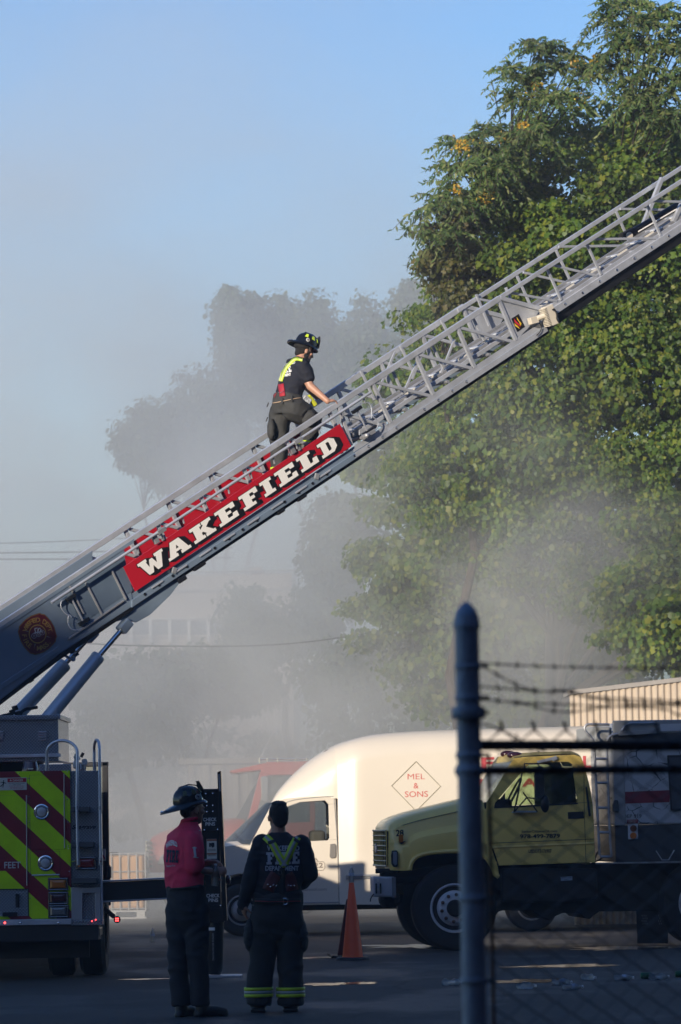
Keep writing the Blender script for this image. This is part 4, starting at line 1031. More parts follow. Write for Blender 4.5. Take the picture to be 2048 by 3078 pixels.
# grille on the bowed front
def gfx(y):
    t = abs(y - WK / 2) / (WK / 2); return q(1163, 2550).x + .115 * t ** 4 - .012
gz0, gz1 = q(1163, 2606).z, q(1163, 2494).z
ys = [.24 + (WK - .48) * k / 12 for k in range(13)]
mb = MB(); mb.loft([[V(gfx(y) - .002, y, gz0 + .02), V(gfx(y) - .002, y, gz1 - .02), V(gfx(y) + .06, y, gz1 - .02), V(gfx(y) + .06, y, gz0 + .02)] for y in ys]); grl = Yk.b(mb, 'grille', M_UND)
M_GBAR = pbr('pale grille bar', (.62, .58, .34), .4)
for k in range(8):
    z = gz0 + .01 + (gz1 - gz0 - .02) * k / 7; mb = MB(); mb.tube([V(gfx(y) - .014, y, z) for y in ys], .012 if k in (0, 7) else .008, 6); Yk.b(mb, 'grille_bar', M_GBAR, grl, smooth=True)
for k in range(17):
    y = .24 + (WK - .48) * k / 16; mb = MB(); mb.cyl(V(gfx(y) - .008, y, gz0 + .01), V(gfx(y) - .008, y, gz1 - .01), .010 if k in (0, 16) else .006, n=6); Yk.b(mb, 'grille_bar', M_YELD, grl)
mb = MB(); zc = (gz0 + gz1) / 2; mb.prism([V(gfx(WK / 2) - .03, WK / 2 + a, zc + b) for a, b in ((-.13, -.025), (-.05, -.025), (-.05, -.06), (.05, -.06), (.05, -.025), (.13, -.025), (.13, .025), (.05, .025), (.05, .06), (-.05, .06), (-.05, .025), (-.13, .025))], (.015, 0, 0)); Yk.b(mb, 'badge', M_ALUD, grl, bevel=.004)
# headlight and side marker
mb = MB(); Yk.plate(mb, [(1179, 2557), (1193, 2556), (1197, 2562), (1197, 2602), (1192, 2607), (1183, 2606), (1177, 2596), (1176, 2570)], -.012, .05); hl = Yk.b(mb, 'headlight', M_UND, bevel=.008)
mb = MB(); Yk.plate(mb, [(1182, 2561), (1192, 2560), (1194, 2565), (1194, 2598), (1188, 2602), (1181, 2594)], -.018, .02); Yk.b(mb, 'headlight_lens', pbr('headlight lens', (.30, .34, .38), .12, .3, var=.1), hl, bevel=.006)
mb = MB(); Yk.plate(mb, [(1200, 2509), (1213, 2508.5), (1213.5, 2531), (1200, 2533)], .02, .06); ml_ = Yk.b(mb, 'side_marker_lamp', M_AMBERLENS, bevel=.006)
mb = MB(); Yk.plate(mb, [(1198, 2530), (1215, 2529), (1222, 2527), (1208, 2538)], .03, .05); Yk.b(mb, 'lamp_base', M_UND, ml_, bevel=.004)
text_on('lettering', '28', q(1192, 2513) + V(0, .06, 0), (1, 0, 0), (0, 0, 1), .078, M_BLACKL, hood, width=.098, bold=.05)
# bumper box
mb = MB(); Yk.plate(mb, [(1122, 2635), (1190, 2636), (1190, 2697), (1124, 2696)], -.02, .45); bmp = Yk.b(mb, 'bumper', M_GREYBOX, bevel=.02)
mb = MB(); mb.box(q(1184, 2667) + V(0, -.024, 0), (.05, .006, .25)); Yk.b(mb, 'bumper_end', pbr('bumper rust edge', (.16, .17, .18), .6, col2=(.2, .09, .04), thr=.5), bmp)
for u in (1130, 1143):
    mb = MB(); mb.bar(q(u, 2655) + V(0, -.05, 0), q(u + .5, 2686) + V(0, -.05, 0), .02, .02); Yk.b(mb, 'bumper_handle', M_UND, bmp, bevel=.004)
mb = MB(); mb.box(q(1136, 2646) + V(0, -.024, 0), (.03, .006, .04)); mb.box(q(1136, 2674) + V(0, -.024, 0), (.03, .006, .03)); Yk.b(mb, 'bumper_sticker', M_SIGNW, bmp)
mb = MB(); mb.tube([q(u, v) + V(0, -.03, 0) for u, v in sm([(1124, 2687), (1118, 2694), (1114, 2702), (1113, 2710)])], .008, 6); Yk.b(mb, 'plug_cord', M_BLK, bmp)
mb = MB(); mb.tube([q(1134, 2619) + V(0, .2, 0), q(1200, 2618) + V(0, .2, 0)], .03, 8); Yk.b(mb, 'tow_bar', M_UND); mb = MB(); mb.b2((q(1172, 2650).x, .45, q(1172, 2690).z), (q(1195, 2650).x, WK - .1, q(1172, 2645).z)); Yk.b(mb, 'front_crossbar', M_UND, bevel=.02)
# cab from plates, so that one sees through it
CW = WK - .10; c0 = .03
cab_out = dict(low=[(1464, 2413), (1490, 2413), (1487, 2425), (1592, 2420), (1738, 2412), (1757, 2410), (1783, 2411), (1787, 2470), (1791, 2592), (1500, 2602), (1488, 2560), (1470, 2536), (1463, 2470)],
   apil=[(1464, 2413), (1490, 2413), (1570, 2320), (1592, 2298), (1560, 2284), (1541, 2287)],
   roof=[(1541, 2287), (1560, 2284), (1592, 2298), (1616, 2292), (1711, 2290), (1722, 2298), (1757, 2296), (1748, 2275), (1728, 2268), (1577, 2275), (1545, 2279)],
   bpil=[(1722, 2298), (1757, 2296), (1766, 2330), (1776, 2370), (1783, 2411), (1757, 2410), (1738, 2412)])
for dy, th in ((c0, .05), (c0 + CW - .05, .05)):
    mb = MB(); Yk.plate(mb, cab_out['low'], dy, th); d_ = Yk.b(mb, 'door', M_YEL, bevel=.006)
    for nm, k in (('windshield_pillar', 'apil'), ('roof_rail', 'roof'), ('rear_pillar', 'bpil')):
        mb = MB(); Yk.plate(mb, cab_out[k], dy + .0005, th - .001); Yk.b(mb, nm, M_YEL, bevel=.006)
    mb = MB(); Yk.plate(mb, [(1487, 2424), (1571, 2320), (1592, 2299), (1616, 2293), (1711, 2291), (1721, 2298), (1737, 2411), (1592, 2419)], dy + .02, .006); Yk.b(mb, 'door_glass', M_GLG, d_)
    if dy == c0: neardoor = d_
# roof skin
rst = [(1541, 2287, .10), (1548, 2277, .06), (1577, 2272, .03), (1640, 2268, .02), (1728, 2265, .02), (1748, 2273, .04), (1758, 2296, .06)]
mb = MB(); mb.loft([[V(q(u, v).x, c0 + i, q(u, v).z), V(q(u, v).x, c0 + .25, q(u, v).z + .035), V(q(u, v).x, c0 + CW / 2, q(u, v).z + .05), V(q(u, v).x, c0 + CW - .25, q(u, v).z + .035), V(q(u, v).x, c0 + CW - i, q(u, v).z), V(q(u, v).x, c0 + CW / 2, q(u, v).z - .02)] for u, v, i in rst]); roofy = Yk.b(mb, 'cab_roof', M_YELD, smooth=True)
mb = MB(); mb.ell(q(1556, 2274) + V(0, .25, .02), (.10, .06, .045)); mb.ell(q(1560, 2274) + V(0, WK / 2, .05), (.1, .06, .045)); Yk.b(mb, 'roof_marker_lamp', M_DARKLENS, roofy, smooth=True)
mb = MB(); mb.cyl(q(1636, 2267) + V(0, .5, 0), q(1636, 2262) + V(0, .5, .03), .012, n=8); Yk.b(mb, 'aerial_stub', M_BLK, roofy)
mb = MB(); mb.bar(q(1615, 2291) + V(0, -.01, 0), q(1672, 2278) + V(0, -.01, 0), .012, .035); mb.bar(q(1660, 2284) + V(0, -.012, 0), q(1674, 2276) + V(0, -.012, 0), .01, .05); Yk.b(mb, 'drip_guard', M_ALU, roofy, bevel=.003)
# back wall, windshield, interior
mb = MB(); xb = q(1772, 2400).x; mb.b2((xb - .04, c0 + .06, q(1772, 2598).z), (xb, c0 + CW - .06, q(1772, 2400).z)); Yk.b(mb, 'cab_back', M_YELD)
mb = MB(); mb.prism([V(q(1466, 2412).x, c0 + .06, q(1466, 2412).z), V(q(1544, 2286).x, c0 + .1, q(1544, 2286).z), V(q(1544, 2286).x, c0 + CW - .1, q(1544, 2286).z), V(q(1466, 2412).x, c0 + CW - .06, q(1466, 2412).z)], (-.006, 0, .004)); Yk.b(mb, 'windshield', M_GLC)
M_SEAT = pbr('dark green seat cloth', (.02, .03, .022), .9, var=.3)
mb = MB(); mb.b2((q(1668, 2500).x, c0 + .15, q(1668, 2560).z), (q(1742, 2500).x, c0 + CW - .15, q(1668, 2312).z)); Yk.b(mb, 'seat', M_SEAT, bevel=.05)
mb = MB(); mb.b2((q(1480, 2500).x, c0 + .06, q(1480, 2590).z), (q(1545, 2500).x, c0 + CW - .06, q(1480, 2402).z)); Yk.b(mb, 'dashboard', M_UND, bevel=.04)
mb = MB(); cst = q(1560, 2385) + V(0, .55, 0); mb.tube([cst + V(.10 * math.cos(a) * 1, .21 * math.sin(a), .19 * math.cos(a)) for a in [R(20 * k) for k in range(19)]], .014, 6); Yk.b(mb, 'steering_wheel', M_BLK, smooth=True)
# door furniture
def seam(pts, m=None, r=.0035, par=None, y=-.001, nm='panel_seam'):
    mb = MB(); mb.tube([V(q(u, v).x, c0 + y, q(u, v).z) for u, v in pts], r, 5); return Yk.b(mb, nm, m or M_BLK, par or neardoor)
seam(sm([(1463, 2413), (1461, 2460), (1466, 2526), (1482, 2550), (1500, 2601)])); seam([(1757, 2330), (1757, 2410), (1763, 2592)]); seam([(1468, 2535), (1788, 2522)]); seam([(1486, 2428), (1784, 2411)], r=.002)
mb = MB(); mb.tube([V(q(u, v).x, c0 + .004, q(u, v).z) for u, v in ((1478, 2548), (1788, 2535))], .016, 8); Yk.b(mb, 'door_crease', M_YEL, neardoor, smooth=True)
mb = MB(); Yk.plate(mb, [(1487, 2425), (1592, 2420), (1738, 2412), (1739, 2417), (1592, 2425), (1487, 2430)], c0 - .006, .01); Yk.b(mb, 'window_seal', M_BLK, neardoor)
mb = MB(); Yk.plate(mb, [(1487, 2424), (1519, 2383), (1521, 2421)], c0 - .004, .01); Yk.b(mb, 'window_seal', M_BLK, neardoor)
mb = MB(); Yk.plate(mb, [(1708, 2441), (1756, 2439), (1757, 2460), (1709, 2462)], c0 - .012, .02); Yk.b(mb, 'door_handle', M_BLK, neardoor, bevel=.006)
mb = MB(); Yk.plate(mb, [(1760, 2365), (1765, 2364), (1777, 2453), (1770, 2455)], c0 - .04, .03); Yk.b(mb, 'grab_handle', M_BLK, bevel=.008)
text_on('lettering', 'SeniorCitizensOil.com', q(1569, 2503) + V(0, c0 - .002, 0), (1, 0, .0), (0, 0, 1), 7.5 / 242, M_BLACKL, neardoor, width=107 / 242, bold=.03)
text_on('lettering', '978-499-7879', q(1564.5, 2520) + V(0, c0 - .002, 0), (1, 0, .0), (0, 0, 1), 12 / 242, M_BLACKL, neardoor, width=121 / 242, bold=.045)
text_on('lettering', 'USDOT3176907', q(1590, 2564) + V(0, c0 - .002, 0), (1, 0, .0), (0, 0, 1), 10.5 / 242, M_BLACKL, neardoor, width=70 / 242, bold=.04)
# mirrors
mb = MB()
for a, b in (((1542, 2441), (1578, 2397)), ((1612, 2440), (1566, 2382)), ((1542, 2441), (1566, 2310)), ((1573, 2296), (1570, 2320)), ((1573, 2296), (1612, 2296)), ((1612, 2296), (1625, 2318)), ((1578, 2397), (1612, 2402)), ((1548, 2420), (1566, 2310))):
    mb.cyl(q(*a) + V(0, -.12, 0), q(*b) + V(0, -.2, 0), .009, n=6)
mir = Yk.b(mb, 'mirror_bracket', M_BLKP)
mb = MB(); Yk.plate(mb, [(1537, 2443), (1545, 2437), (1610, 2437), (1614, 2442)], -.05, .06); Yk.b(mb, 'mirror_foot', M_ALU, mir, bevel=.003)
mb = MB(); Yk.plate(mb, [(1601, 2322), (1604, 2308), (1618, 2304), (1628, 2312), (1629, 2388), (1622, 2400), (1610, 2402), (1602, 2392)], -.26, .10); Yk.b(mb, 'mirror_head', M_BLK, mir, bevel=.012)
mb = MB(); mb.ell(q(1632, 2417) + V(0, -.2, 0), (.055, .03, .108)); Yk.b(mb, 'round_mirror', M_BLKP, mir, smooth=True)
# chassis
und = [(1440, 2600), (1860, 2596), (2120, 2596), (2120, 2740), (2036, 2740), (2032, 2738), (1830, 2741), (1812, 2741), (1795, 2752), (1783, 2764), (1770, 2762), (1752, 2745), (1700, 2746), (1672, 2758), (1660, 2768), (1645, 2762), (1608, 2740), (1520, 2738), (1506, 2742), (1500, 2752), (1493, 2750), (1440, 2745)]
mb = MB(); Yk.plate(mb, und, .25, 1.5); Yk.b(mb, 'chassis', M_UND, bevel=.01)
mb = MB(); Yk.plate(mb, [(1512, 2610), (1620, 2608), (1700, 2612), (1798, 2610), (1800, 2700), (1690, 2716), (1512, 2712)], .06, .4); ft_ = Yk.b(mb, 'side_tank', M_UND, bevel=.03)
mb = MB(); Yk.plate(mb, [(1688, 2636), (1723, 2634), (1723, 2646), (1688, 2648)], .055, .004); ftl = Yk.b(mb, 'tank_decal', pbr('blue decal', (.28, .36, .45), .5), ft_)
text_on('lettering', 'DIESEL FUEL', q(1690, 2640) + V(0, .053, 0), (1, 0, 0), (0, 0, 1), .018, M_UND, ftl, width=.13); text_on('lettering', 'ONLY', q(1698, 2646) + V(0, .053, 0), (1, 0, 0), (0, 0, 1), .018, M_UND, ftl, width=.06)
mb = MB(); mb.tube([q(1500, 2600) + V(0, .3, 0), q(1210, 2640) + V(0, .3, 0), q(1150, 2640) + V(0, .3, 0)], .09, 8); mb.ell(q(1185, 2705) + V(0, .6, 0), (.14, .3, .12)); Yk.b(mb, 'front_frame', M_UND)
mb = MB(); Yk.plate(mb, [(1222, 2550), (1490, 2545), (1495, 2690), (1430, 2660), (1300, 2660), (1222, 2690)], .32, 1.4); Yk.b(mb, 'wheel_well', M_UND)
# rear duals with mud flap
wheel(Yk, Yk.x(2115, 2736), .525, .02, .525, .292, .5, holes=8)
mb = MB(); Yk.plate(mb, [(1925, 2738), (2022, 2738), (2020, 2838), (1928, 2838)], .3, .02); mf = Yk.b(mb, 'mud_flap', M_BLK)
mb = MB()
for i in range(3):
    for j in range(4):
        for bx in (1942, 1992): mb.box(q(bx + i * 6 + (j % 2) * 3, 2754 + j * 8) + V(0, .295, 0), (.010, .003, .022))
Yk.b(mb, 'flap_perforation', pbr('flap grey', (.16, .16, .16), .6), mf)
# tank
def crackle():
    m, nt, b = newmat('cracked white tank paint'); L = nt.links.new
    tc = N(nt, 'ShaderNodeTexCoord'); w1 = N(nt, 'ShaderNodeTexNoise', i_Scale=3.0, i_Detail=3.0); L(tc.outputs['Object'], w1.inputs['Vector'])
    mx = N(nt, 'ShaderNodeMixRGB'); mx.inputs[0].default_value = .12; L(tc.outputs['Object'], mx.inputs[1]); L(w1.outputs['Color'], mx.inputs[2])
    vo = N(nt, 'ShaderNodeTexVoronoi', i_Scale=5.2, feature='DISTANCE_TO_EDGE'); L(mx.outputs[0], vo.inputs['Vector'])
    n2 = N(nt, 'ShaderNodeTexNoise', i_Scale=4.0); L(tc.outputs['Object'], n2.inputs['Vector'])
    mul = N(nt, 'ShaderNodeMapRange'); mul.inputs[1].default_value = .42; mul.inputs[2].default_value = .62; mul.inputs[3].default_value = 0.001; mul.inputs[4].default_value = .03; L(n2.outputs['Fac'], mul.inputs[0])
    lt = N(nt, 'ShaderNodeMath', operation='LESS_THAN'); L(vo.outputs['Distance'], lt.inputs[0]); L(mul.outputs[0], lt.inputs[1])
    mc = N(nt, 'ShaderNodeMixRGB'); mc.inputs[1].default_value = (.42, .44, .46, 1); mc.inputs[2].default_value = (.05, .055, .06, 1); L(lt.outputs[0], mc.inputs[0])
    L(mc.outputs[0], b.inputs['Base Color']); b.inputs['Roughness'].default_value = .45
    return m
M_CRK = crackle()
M_TGREY = pbr('grey tank skin', (.30, .31, .31), .5, var=.1, scale=4); M_TDK = pbr('dark tank skirt', (.045, .05, .055), .5, var=.15, scale=4)
zt0 = q(1850, 2254).z; xl = q(1850, 2254).x; xr = q(2300, 2254).x
mb = MB()
prof = [(0, q(1850, 2480).z), (0, zt0), (.12, q(1850, 2222).z), (.4, q(1850, 2172).z), (WK - .4, q(1850, 2172).z), (WK - .12, q(1850, 2222).z), (WK, zt0), (WK, q(1850, 2480).z)]
mb.prism([V(xl, y, z) for y, z in prof], (xr - xl, 0, 0)); tank = Yk.b(mb, 'tank_body', M_CRK, bevel=.02)
mb = MB(); mb.prism([V(xl - .03, y, z) for y, z in [(-.012, q(1850, 2482).z), (-.012, zt0 - .01), (.10, zt0 + .14), (.1, zt0 - .2), (.1, q(1850, 2482).z)]], (.14, 0, 0)); Yk.b(mb, 'tank_edge_trim', M_TGREY, tank, bevel=.01)
mb = MB(); mb.b2((q(1852, 2590).x, .02, q(1852, 2592).z), (xr, WK - .02, q(1852, 2481).z)); Yk.b(mb, 'tank_skirt', M_TDK, tank, bevel=.01)
mb = MB(); mb.b2((q(1842, 2170).x, -.02, q(1842, 2206).z), (xr, .04, q(1842, 2166).z)); mb.b2((q(1796, 2170).x, .25, q(1800, 2230).z), (q(1842, 2170).x, WK - .25, q(1800, 2182).z)); top_ = Yk.b(mb, 'overturn_rail', M_TGREY, tank, bevel=.015)
mb = MB(); mb.b2((q(1842, 2206).x, -.015, zt0 + .01), (xr, .06, q(1842, 2206).z)); Yk.b(mb, 'upper_band', M_TDK, tank)
mb = MB(); Yk.plate(mb, [(1984, 2176), (2300, 2170), (2300, 2190), (1985, 2198)], -.025, .006); Yk.b(mb, 'white_band', M_WHITEG, tank)
mb = MB(); Yk.plate(mb, [(1865, 2381), (2013, 2375), (2013, 2411), (1866, 2416)], -.004, .003); Yk.b(mb, 'red_stripe', pbr('dull red stripe', (.20, .015, .03), .5, var=.1), tank)
text_on('lettering', 'DEP 919', q(1874, 2459) + V(0, -.003, 0), (1, 0, .0), (0, 0, 1), 11.5 / 242, M_BLACKL, tank, width=55 / 242)
mb = MB(); Yk.plate(mb, [(1885, 2464), (1918, 2463), (1917, 2474), (1885, 2475)], -.016, .008); Yk.b(mb, 'red_placard', pbr('placard red', (.25, .03, .03), .5), tank)
text_on('lettering', 'EMERGENCY', q(1887, 2469) + V(0, -.018, 0), (1, 0, 0), (0, 0, 1), .014, M_SIGNW, tank, width=.11); text_on('lettering', 'SHUT OFF', q(1889, 2473.5) + V(0, -.018, 0), (1, 0, 0), (0, 0, 1), .014, M_SIGNW, tank, width=.09)
mb = MB(); Yk.plate(mb, [(1888, 2478), (1917, 2477), (1918, 2522), (1889, 2523)], -.016, .03); lp_ = Yk.b(mb, 'signal_plate', M_WHITEG, tank, bevel=.004)
for v, m in ((2490, pbr('dark orange lens', (.16, .05, .02), .3)), (2512, pbr('orange lens', (.55, .16, .02), .3))):
    mb = MB(); mb.lathe([(.042, 0), (.040, .012), (.001, .016)], q(1903.5, v) + V(0, -.016, 0), (0, -1, 0), 18); Yk.b(mb, 'signal_lens', m, lp_, smooth=True)
mb = MB(); Yk.plate(mb, [(2005, 2270), (2130, 2268), (2130, 2434), (2016, 2437)], -.03, .03); cbx = Yk.b(mb, 'hose_cabinet', M_BLKP, tank, bevel=.01)
mb = MB(); Yk.plate(mb, [(2010, 2277), (2130, 2275), (2130, 2427), (2020, 2430)], -.034, .005); Yk.b(mb, 'cabinet_mesh', pbr('dull cabinet', (.05, .055, .065), .5, var=.4, scale=6), cbx)
mb = MB(); mb.tube([q(u, v) + V(0, -.01, 0) for u, v in ((1972, 2557), (1990, 2585), (2010, 2585), (2027, 2555))], .008, 6); Yk.b(mb, 'skirt_bracket', M_ALUD, tank)
mb = MB(); mb.box(q(1960, 2592) + V(.3, -.01, 0), (2.0, .02, .02)); Yk.b(mb, 'skirt_lip', M_TGREY, tank)
mb = MB(); Yk.plate(mb, [(1845, 2405), (1857, 2405), (1860, 2440), (1840, 2440), (1840, 2420)], -.05, .04); Yk.b(mb, 'grab_loop', M_TDK, tank, bevel=.01)
# access ladder
def seg(pts, r, nm, par, m=M_ALUD, y=-.06):
    mb = MB(); mb.tube([q(u, v) + V(0, y, 0) for u, v in pts], r, 8); return Yk.b(mb, nm, m, par, smooth=True)
tl_ = seg(sm([(1830, 2178), (1780, 2178), (1766, 2178), (1757, 2184), (1758, 2198), (1780, 2224), (1785, 2262), (1789, 2330), (1793, 2420), (1797, 2500), (1801, 2572)], 3), .016, 'tank_ladder', None)
seg(sm([(1857, 2205), (1840, 2209), (1828, 2217), (1823, 2232), (1823, 2270), (1826, 2360), (1830, 2480), (1836, 2576)], 3), .016, 'ladder_rail', tl_)
for v in (2281, 2353, 2428, 2502, 2575): seg([(1786 + (v - 2281) * .055, v), (1825 + (v - 2281) * .04, v)], .016, 'ladder_rung', tl_)
seg(sm([(1867, 2196), (1876, 2184), (1890, 2175), (1910, 2174), (1967, 2173)], 3), .014, 'catwalk_rail', tl_)
mb = MB(); Yk.plate(mb, [(1857, 2200), (1972, 2193), (1970, 2205), (1857, 2212)], -.10, .12); Yk.b(mb, 'catwalk', M_TGREY, tl_, bevel=.004)
mb = MB(); mb.tube([q(u, v) + V(0, .2, 0) for u, v in sm([(1792, 2596), (1798, 2575), (1806, 2560), (1815, 2562)])], .012, 6); mb.tube([q(u, v) + V(0, .25, 0) for u, v in sm([(1790, 2594), (1805, 2588), (1820, 2580)])], .01, 6); Yk.b(mb, 'air_hose', M_BLK)

# ================= white high-roof van
M_VAN = pbr('cream white van paint', (0.61, 0.56, 0.48), 0.36, var=0.03, scale=.8, coat=0.2, rvar=0.05)
M_VTRIM = pbr('van trim grey', (.25, .26, .27), .5, var=.1)
Vn = Side('box_van', 728, 2738, 57.3, 1.5, 'cream white high-roof box van with a red lettered diamond on its side', 'van')
VW = 2.1
# nose of the high roof and the body
roofl = sm([(819, 2410), (839, 2377), (879, 2332), (924, 2292), (969, 2261), (1013, 2238), (1058, 2223), (1116, 2209), (1200, 2200), (1370, 2192), (1750, 2182), (2000, 2178)], 3)
def van_ring(u, vt, vb, wh, rad):
    x = Vn.q(u, vt).x; zt_ = Vn.q(u, vt).z; zb_ = Vn.q(u, vb).z; c = VW / 2 - .0
    rad = min(rad, (zt_ - zb_) * .85, wh * .9)
    pr = [(-wh, zb_), (-wh - .0, zb_ + (zt_ - rad - zb_) * .5)]
    for k in range(6):
        a = R(90 * k / 5); pr.append((-wh + rad * (1 - math.cos(a)), zt_ - rad + rad * math.sin(a)))
    pr += [(-wh * .3, zt_ + .012)]
    pr = pr + [(-a, z) for a, z in reversed(pr)]
    return [V(x, c + a, z) for a, z in pr]
rings = []
for u, v in roofl:
    if u > 1042: continue
    t = (u - 819) / 190.0
    vb = 2414 - 14 * min(1, t * 1.6)
    rings.append(van_ring(u, v, max(vb, v + 4), .72 + .295 * min(1, t) ** .6, .42))
rings2 = []
for u, v in roofl:
    if u < 1005: continue
    wh = 1.02 + .10 * min(1, max(0, (u - 1005) / 60)); rings2.append(van_ring(u, v, 2719 if u > 1016 else 2719, wh, .36))
mb = MB(); mb.loft(rings); nose_v = Vn.b(mb, 'roof_fairing', M_VAN, smooth=True, angle=50)
mb = MB(); mb.loft(rings2); vbody = Vn.b(mb, 'cargo_body', M_VAN, smooth=True, angle=50)
vq = Vn.q; e0 = .05
def vplate(nm, pts, dy, th, m=M_VAN, par=None, bevel=.006):
    mb = MB(); mb.prism([V(vq(u, v).x, dy, vq(u, v).z) for u, v in pts], (0, th, 0)); return Vn.b(mb, nm, m, par, bevel=bevel)
for dy in (e0, VW - e0 - .05):
    d_ = vplate('cab_side', [(752, 2541), (790, 2530), (924, 2529), (985, 2526), (1004, 2524), (1014, 2524), (1020, 2719), (860, 2722), (812, 2722), (808, 2690), (790, 2655), (755, 2632), (720, 2626), (690, 2634), (664, 2662), (655, 2690), (650, 2690), (648, 2560), (660, 2546), (700, 2541)], dy, .05)
    vplate('windshield_pillar', [(752, 2541), (790, 2530), (832, 2462), (866, 2424), (852, 2414), (822, 2412), (812, 2428)], dy + .0005, .049, par=d_)
    vplate('roof_rail', [(822, 2412), (852, 2414), (866, 2424), (903, 2411), (978, 2406), (988, 2418), (1010, 2416), (1009, 2392), (900, 2396), (860, 2400)], dy + .0005, .049, par=d_)
    vplate('door_pillar', [(988, 2418), (1010, 2416), (1014, 2524), (1004, 2524), (985, 2526), (991, 2520)], dy + .0005, .049, par=d_)
    vplate('door_glass', [(790, 2529), (832, 2463), (866, 2425), (903, 2412), (977, 2407), (987, 2418), (990, 2520), (984, 2526)], dy + .02, .005, M_GLC, d_, 0)
    if dy == e0: vdoor = d_
# hood and front between the sides
hs = [(648, 2600, 2690, .35), (650, 2562, 2690, .22), (660, 2547, 2690, .12), (690, 2541, 2640, .06), (730, 2538, 2628, .05), (770, 2534, 2645, .05)]
mb = MB(); mb.loft([[V(vq(u, vb).x, e0 + i + .01, vq(u, vb).z), V(vq(u, vt).x, e0 + i + .01, vq(u, vt).z - .04), V(vq(u, vt).x, e0 + .3, vq(u, vt).z + .05), V(vq(u, vt).x, VW - e0 - .3, vq(u, vt).z + .05), V(vq(u, vt).x, VW - e0 - i - .01, vq(u, vt).z - .04), V(vq(u, vb).x, VW - e0 - i - .01, vq(u, vb).z)] for u, vt, vb, i in hs]); Vn.b(mb, 'hood', M_VAN, smooth=True, angle=50)
mb = MB(); mb.loft([[V(vq(640, 2690).x + i, e0 + i, vq(640, 2702).z), V(vq(640, 2690).x + i, VW - e0 - i, vq(640, 2702).z), V(vq(640, 2690).x + i, VW - e0 - i, vq(640, 2662).z), V(vq(640, 2690).x + i, e0 + i, vq(640, 2662).z)] for i in (0, .1)]); Vn.b(mb, 'bumper', M_VTRIM, bevel=.02)
mb = MB(); n_ = 7; pl = [V(vq(752, 2541).x - .42 * math.sin(math.pi * k / (n_ - 1)) ** .7, e0 + .03 + (VW - 2 * e0 - .06) * k / (n_ - 1), vq(752, 2541).z + .02) for k in range(n_)]
pu = [V(vq(820, 2412).x - .10 * math.sin(math.pi * k / (n_ - 1)) ** .7, e0 + .03 + (VW - 2 * e0 - .06) * k / (n_ - 1), vq(820, 2412).z) for k in range(n_)]
mb.add(pl + pu, [(k, k + 1, n_ + k + 1, n_ + k) for k in range(n_ - 1)]); Vn.b(mb, 'windshield', glass('windshield glass', (.30, .33, .34), .5), smooth=True)
mb = MB(); mb.b2((vq(770, 2540).x, e0 + .08, vq(770, 2700).z), (vq(800, 2540).x, VW - .15, vq(770, 2548).z)); Vn.b(mb, 'dashboard', M_UND, bevel=.03)
mb = MB(); mb.b2((vq(935, 2540).x, e0 + .15, vq(770, 2680).z), (vq(980, 2540).x, VW - .2, vq(770, 2500).z)); Vn.b(mb, 'seat', pbr('van seat', (.12, .11, .09), .9), bevel=.05)
mb = MB(); mb.b2((vq(700, 2600).x, .3, .35), (vq(1990, 2600).x, VW - .3, .6)); mb.b2((vq(660, 2640).x, .4, .4), (vq(810, 2640).x, VW - .4, vq(700, 2560).z)); Vn.b(mb, 'chassis', M_UND)
wheel(Vn, vq(728, 2738).x, .375, .06, .375, .21, .24, holes=8, m_rim=pbr('grey van rim', (.35, .35, .35), .45, .3), lugs=0)
wheel(Vn, vq(728, 2738).x, .375, VW - .06, .375, .21, .24, holes=0, inward=-1, lugs=0)
wheel(Vn, vq(1600, 2738).x, .375, .02, .375, .21, .45, holes=8, m_rim=MATS['grey van rim'], lugs=0)
# door furniture, mouldings, roof lamps
def vline(pts, r=.005, dy=e0 - .003, m=M_VTRIM, par=None, nm='panel_seam'):
    mb = MB(); mb.tube([V(vq(u, v).x, dy, vq(u, v).z) for u, v in pts], r, 5); return Vn.b(mb, nm, m, par or vdoor)
vline(sm([(860, 2412), (900, 2402), (1000, 2394), (1005, 2410), (1012, 2500), (1018, 2613), (1022, 2716)], 4)); vline([(812, 2716), (1020, 2712)], .008)
vline([(1040, 2634), (1500, 2622), (1990, 2612)], .02, VW / 2 - 1.125, par=vbody, nm='side_moulding'); vline([(1040, 2641), (1990, 2619)], .012, VW / 2 - 1.122, par=vbody, nm='side_moulding')
mb = MB(); mb.prism([V(vq(u, v).x, e0 - .02, vq(u, v).z) for u, v in ((993, 2537), (1008, 2536), (1011, 2542), (1011, 2576), (1006, 2580), (995, 2580), (991, 2574))], (0, .03, 0)); Vn.b(mb, 'door_handle', pbr('dark handle', (.16, .15, .14), .5), vdoor, bevel=.008)
for u, v in ((985, 2262), (1021, 2257)):
    mb = MB(); mb.ell(V(vq(u, v).x, .45, vq(u, v).z + .02), (.07, .05, .025), Matrix.Rotation(R(-28), 3, 'Y')); Vn.b(mb, 'roof_marker_lamp', M_DARKLENS, nose_v, smooth=True)
M_SALM = pbr('salmon red lettering', (.50, .10, .09), .5, var=.05); M_LINEG = pbr('thin grey line', (.25, .23, .16), .5)
yb = VW / 2 - 1.122
vt_ = lambda t, u, v, h, w, m, par, dy=None, **k: text_on('lettering', t, V(vq(u, v).x, (yb if dy is None else dy), vq(u, v).z), (1, 0, 0), (0, 0, 1), h / 208.9, m, par, width=w / 208.9, **k)
dm = [(1250.5, 2289), (1324, 2364), (1250.5, 2438), (1177, 2362)]
mb = MB(); mb.tube([V(vq(u, v).x, yb - .002, vq(u, v).z) for u, v in dm + dm[:1]], .006, 5); Vn.b(mb, 'diamond_outline', M_LINEG, vbody)
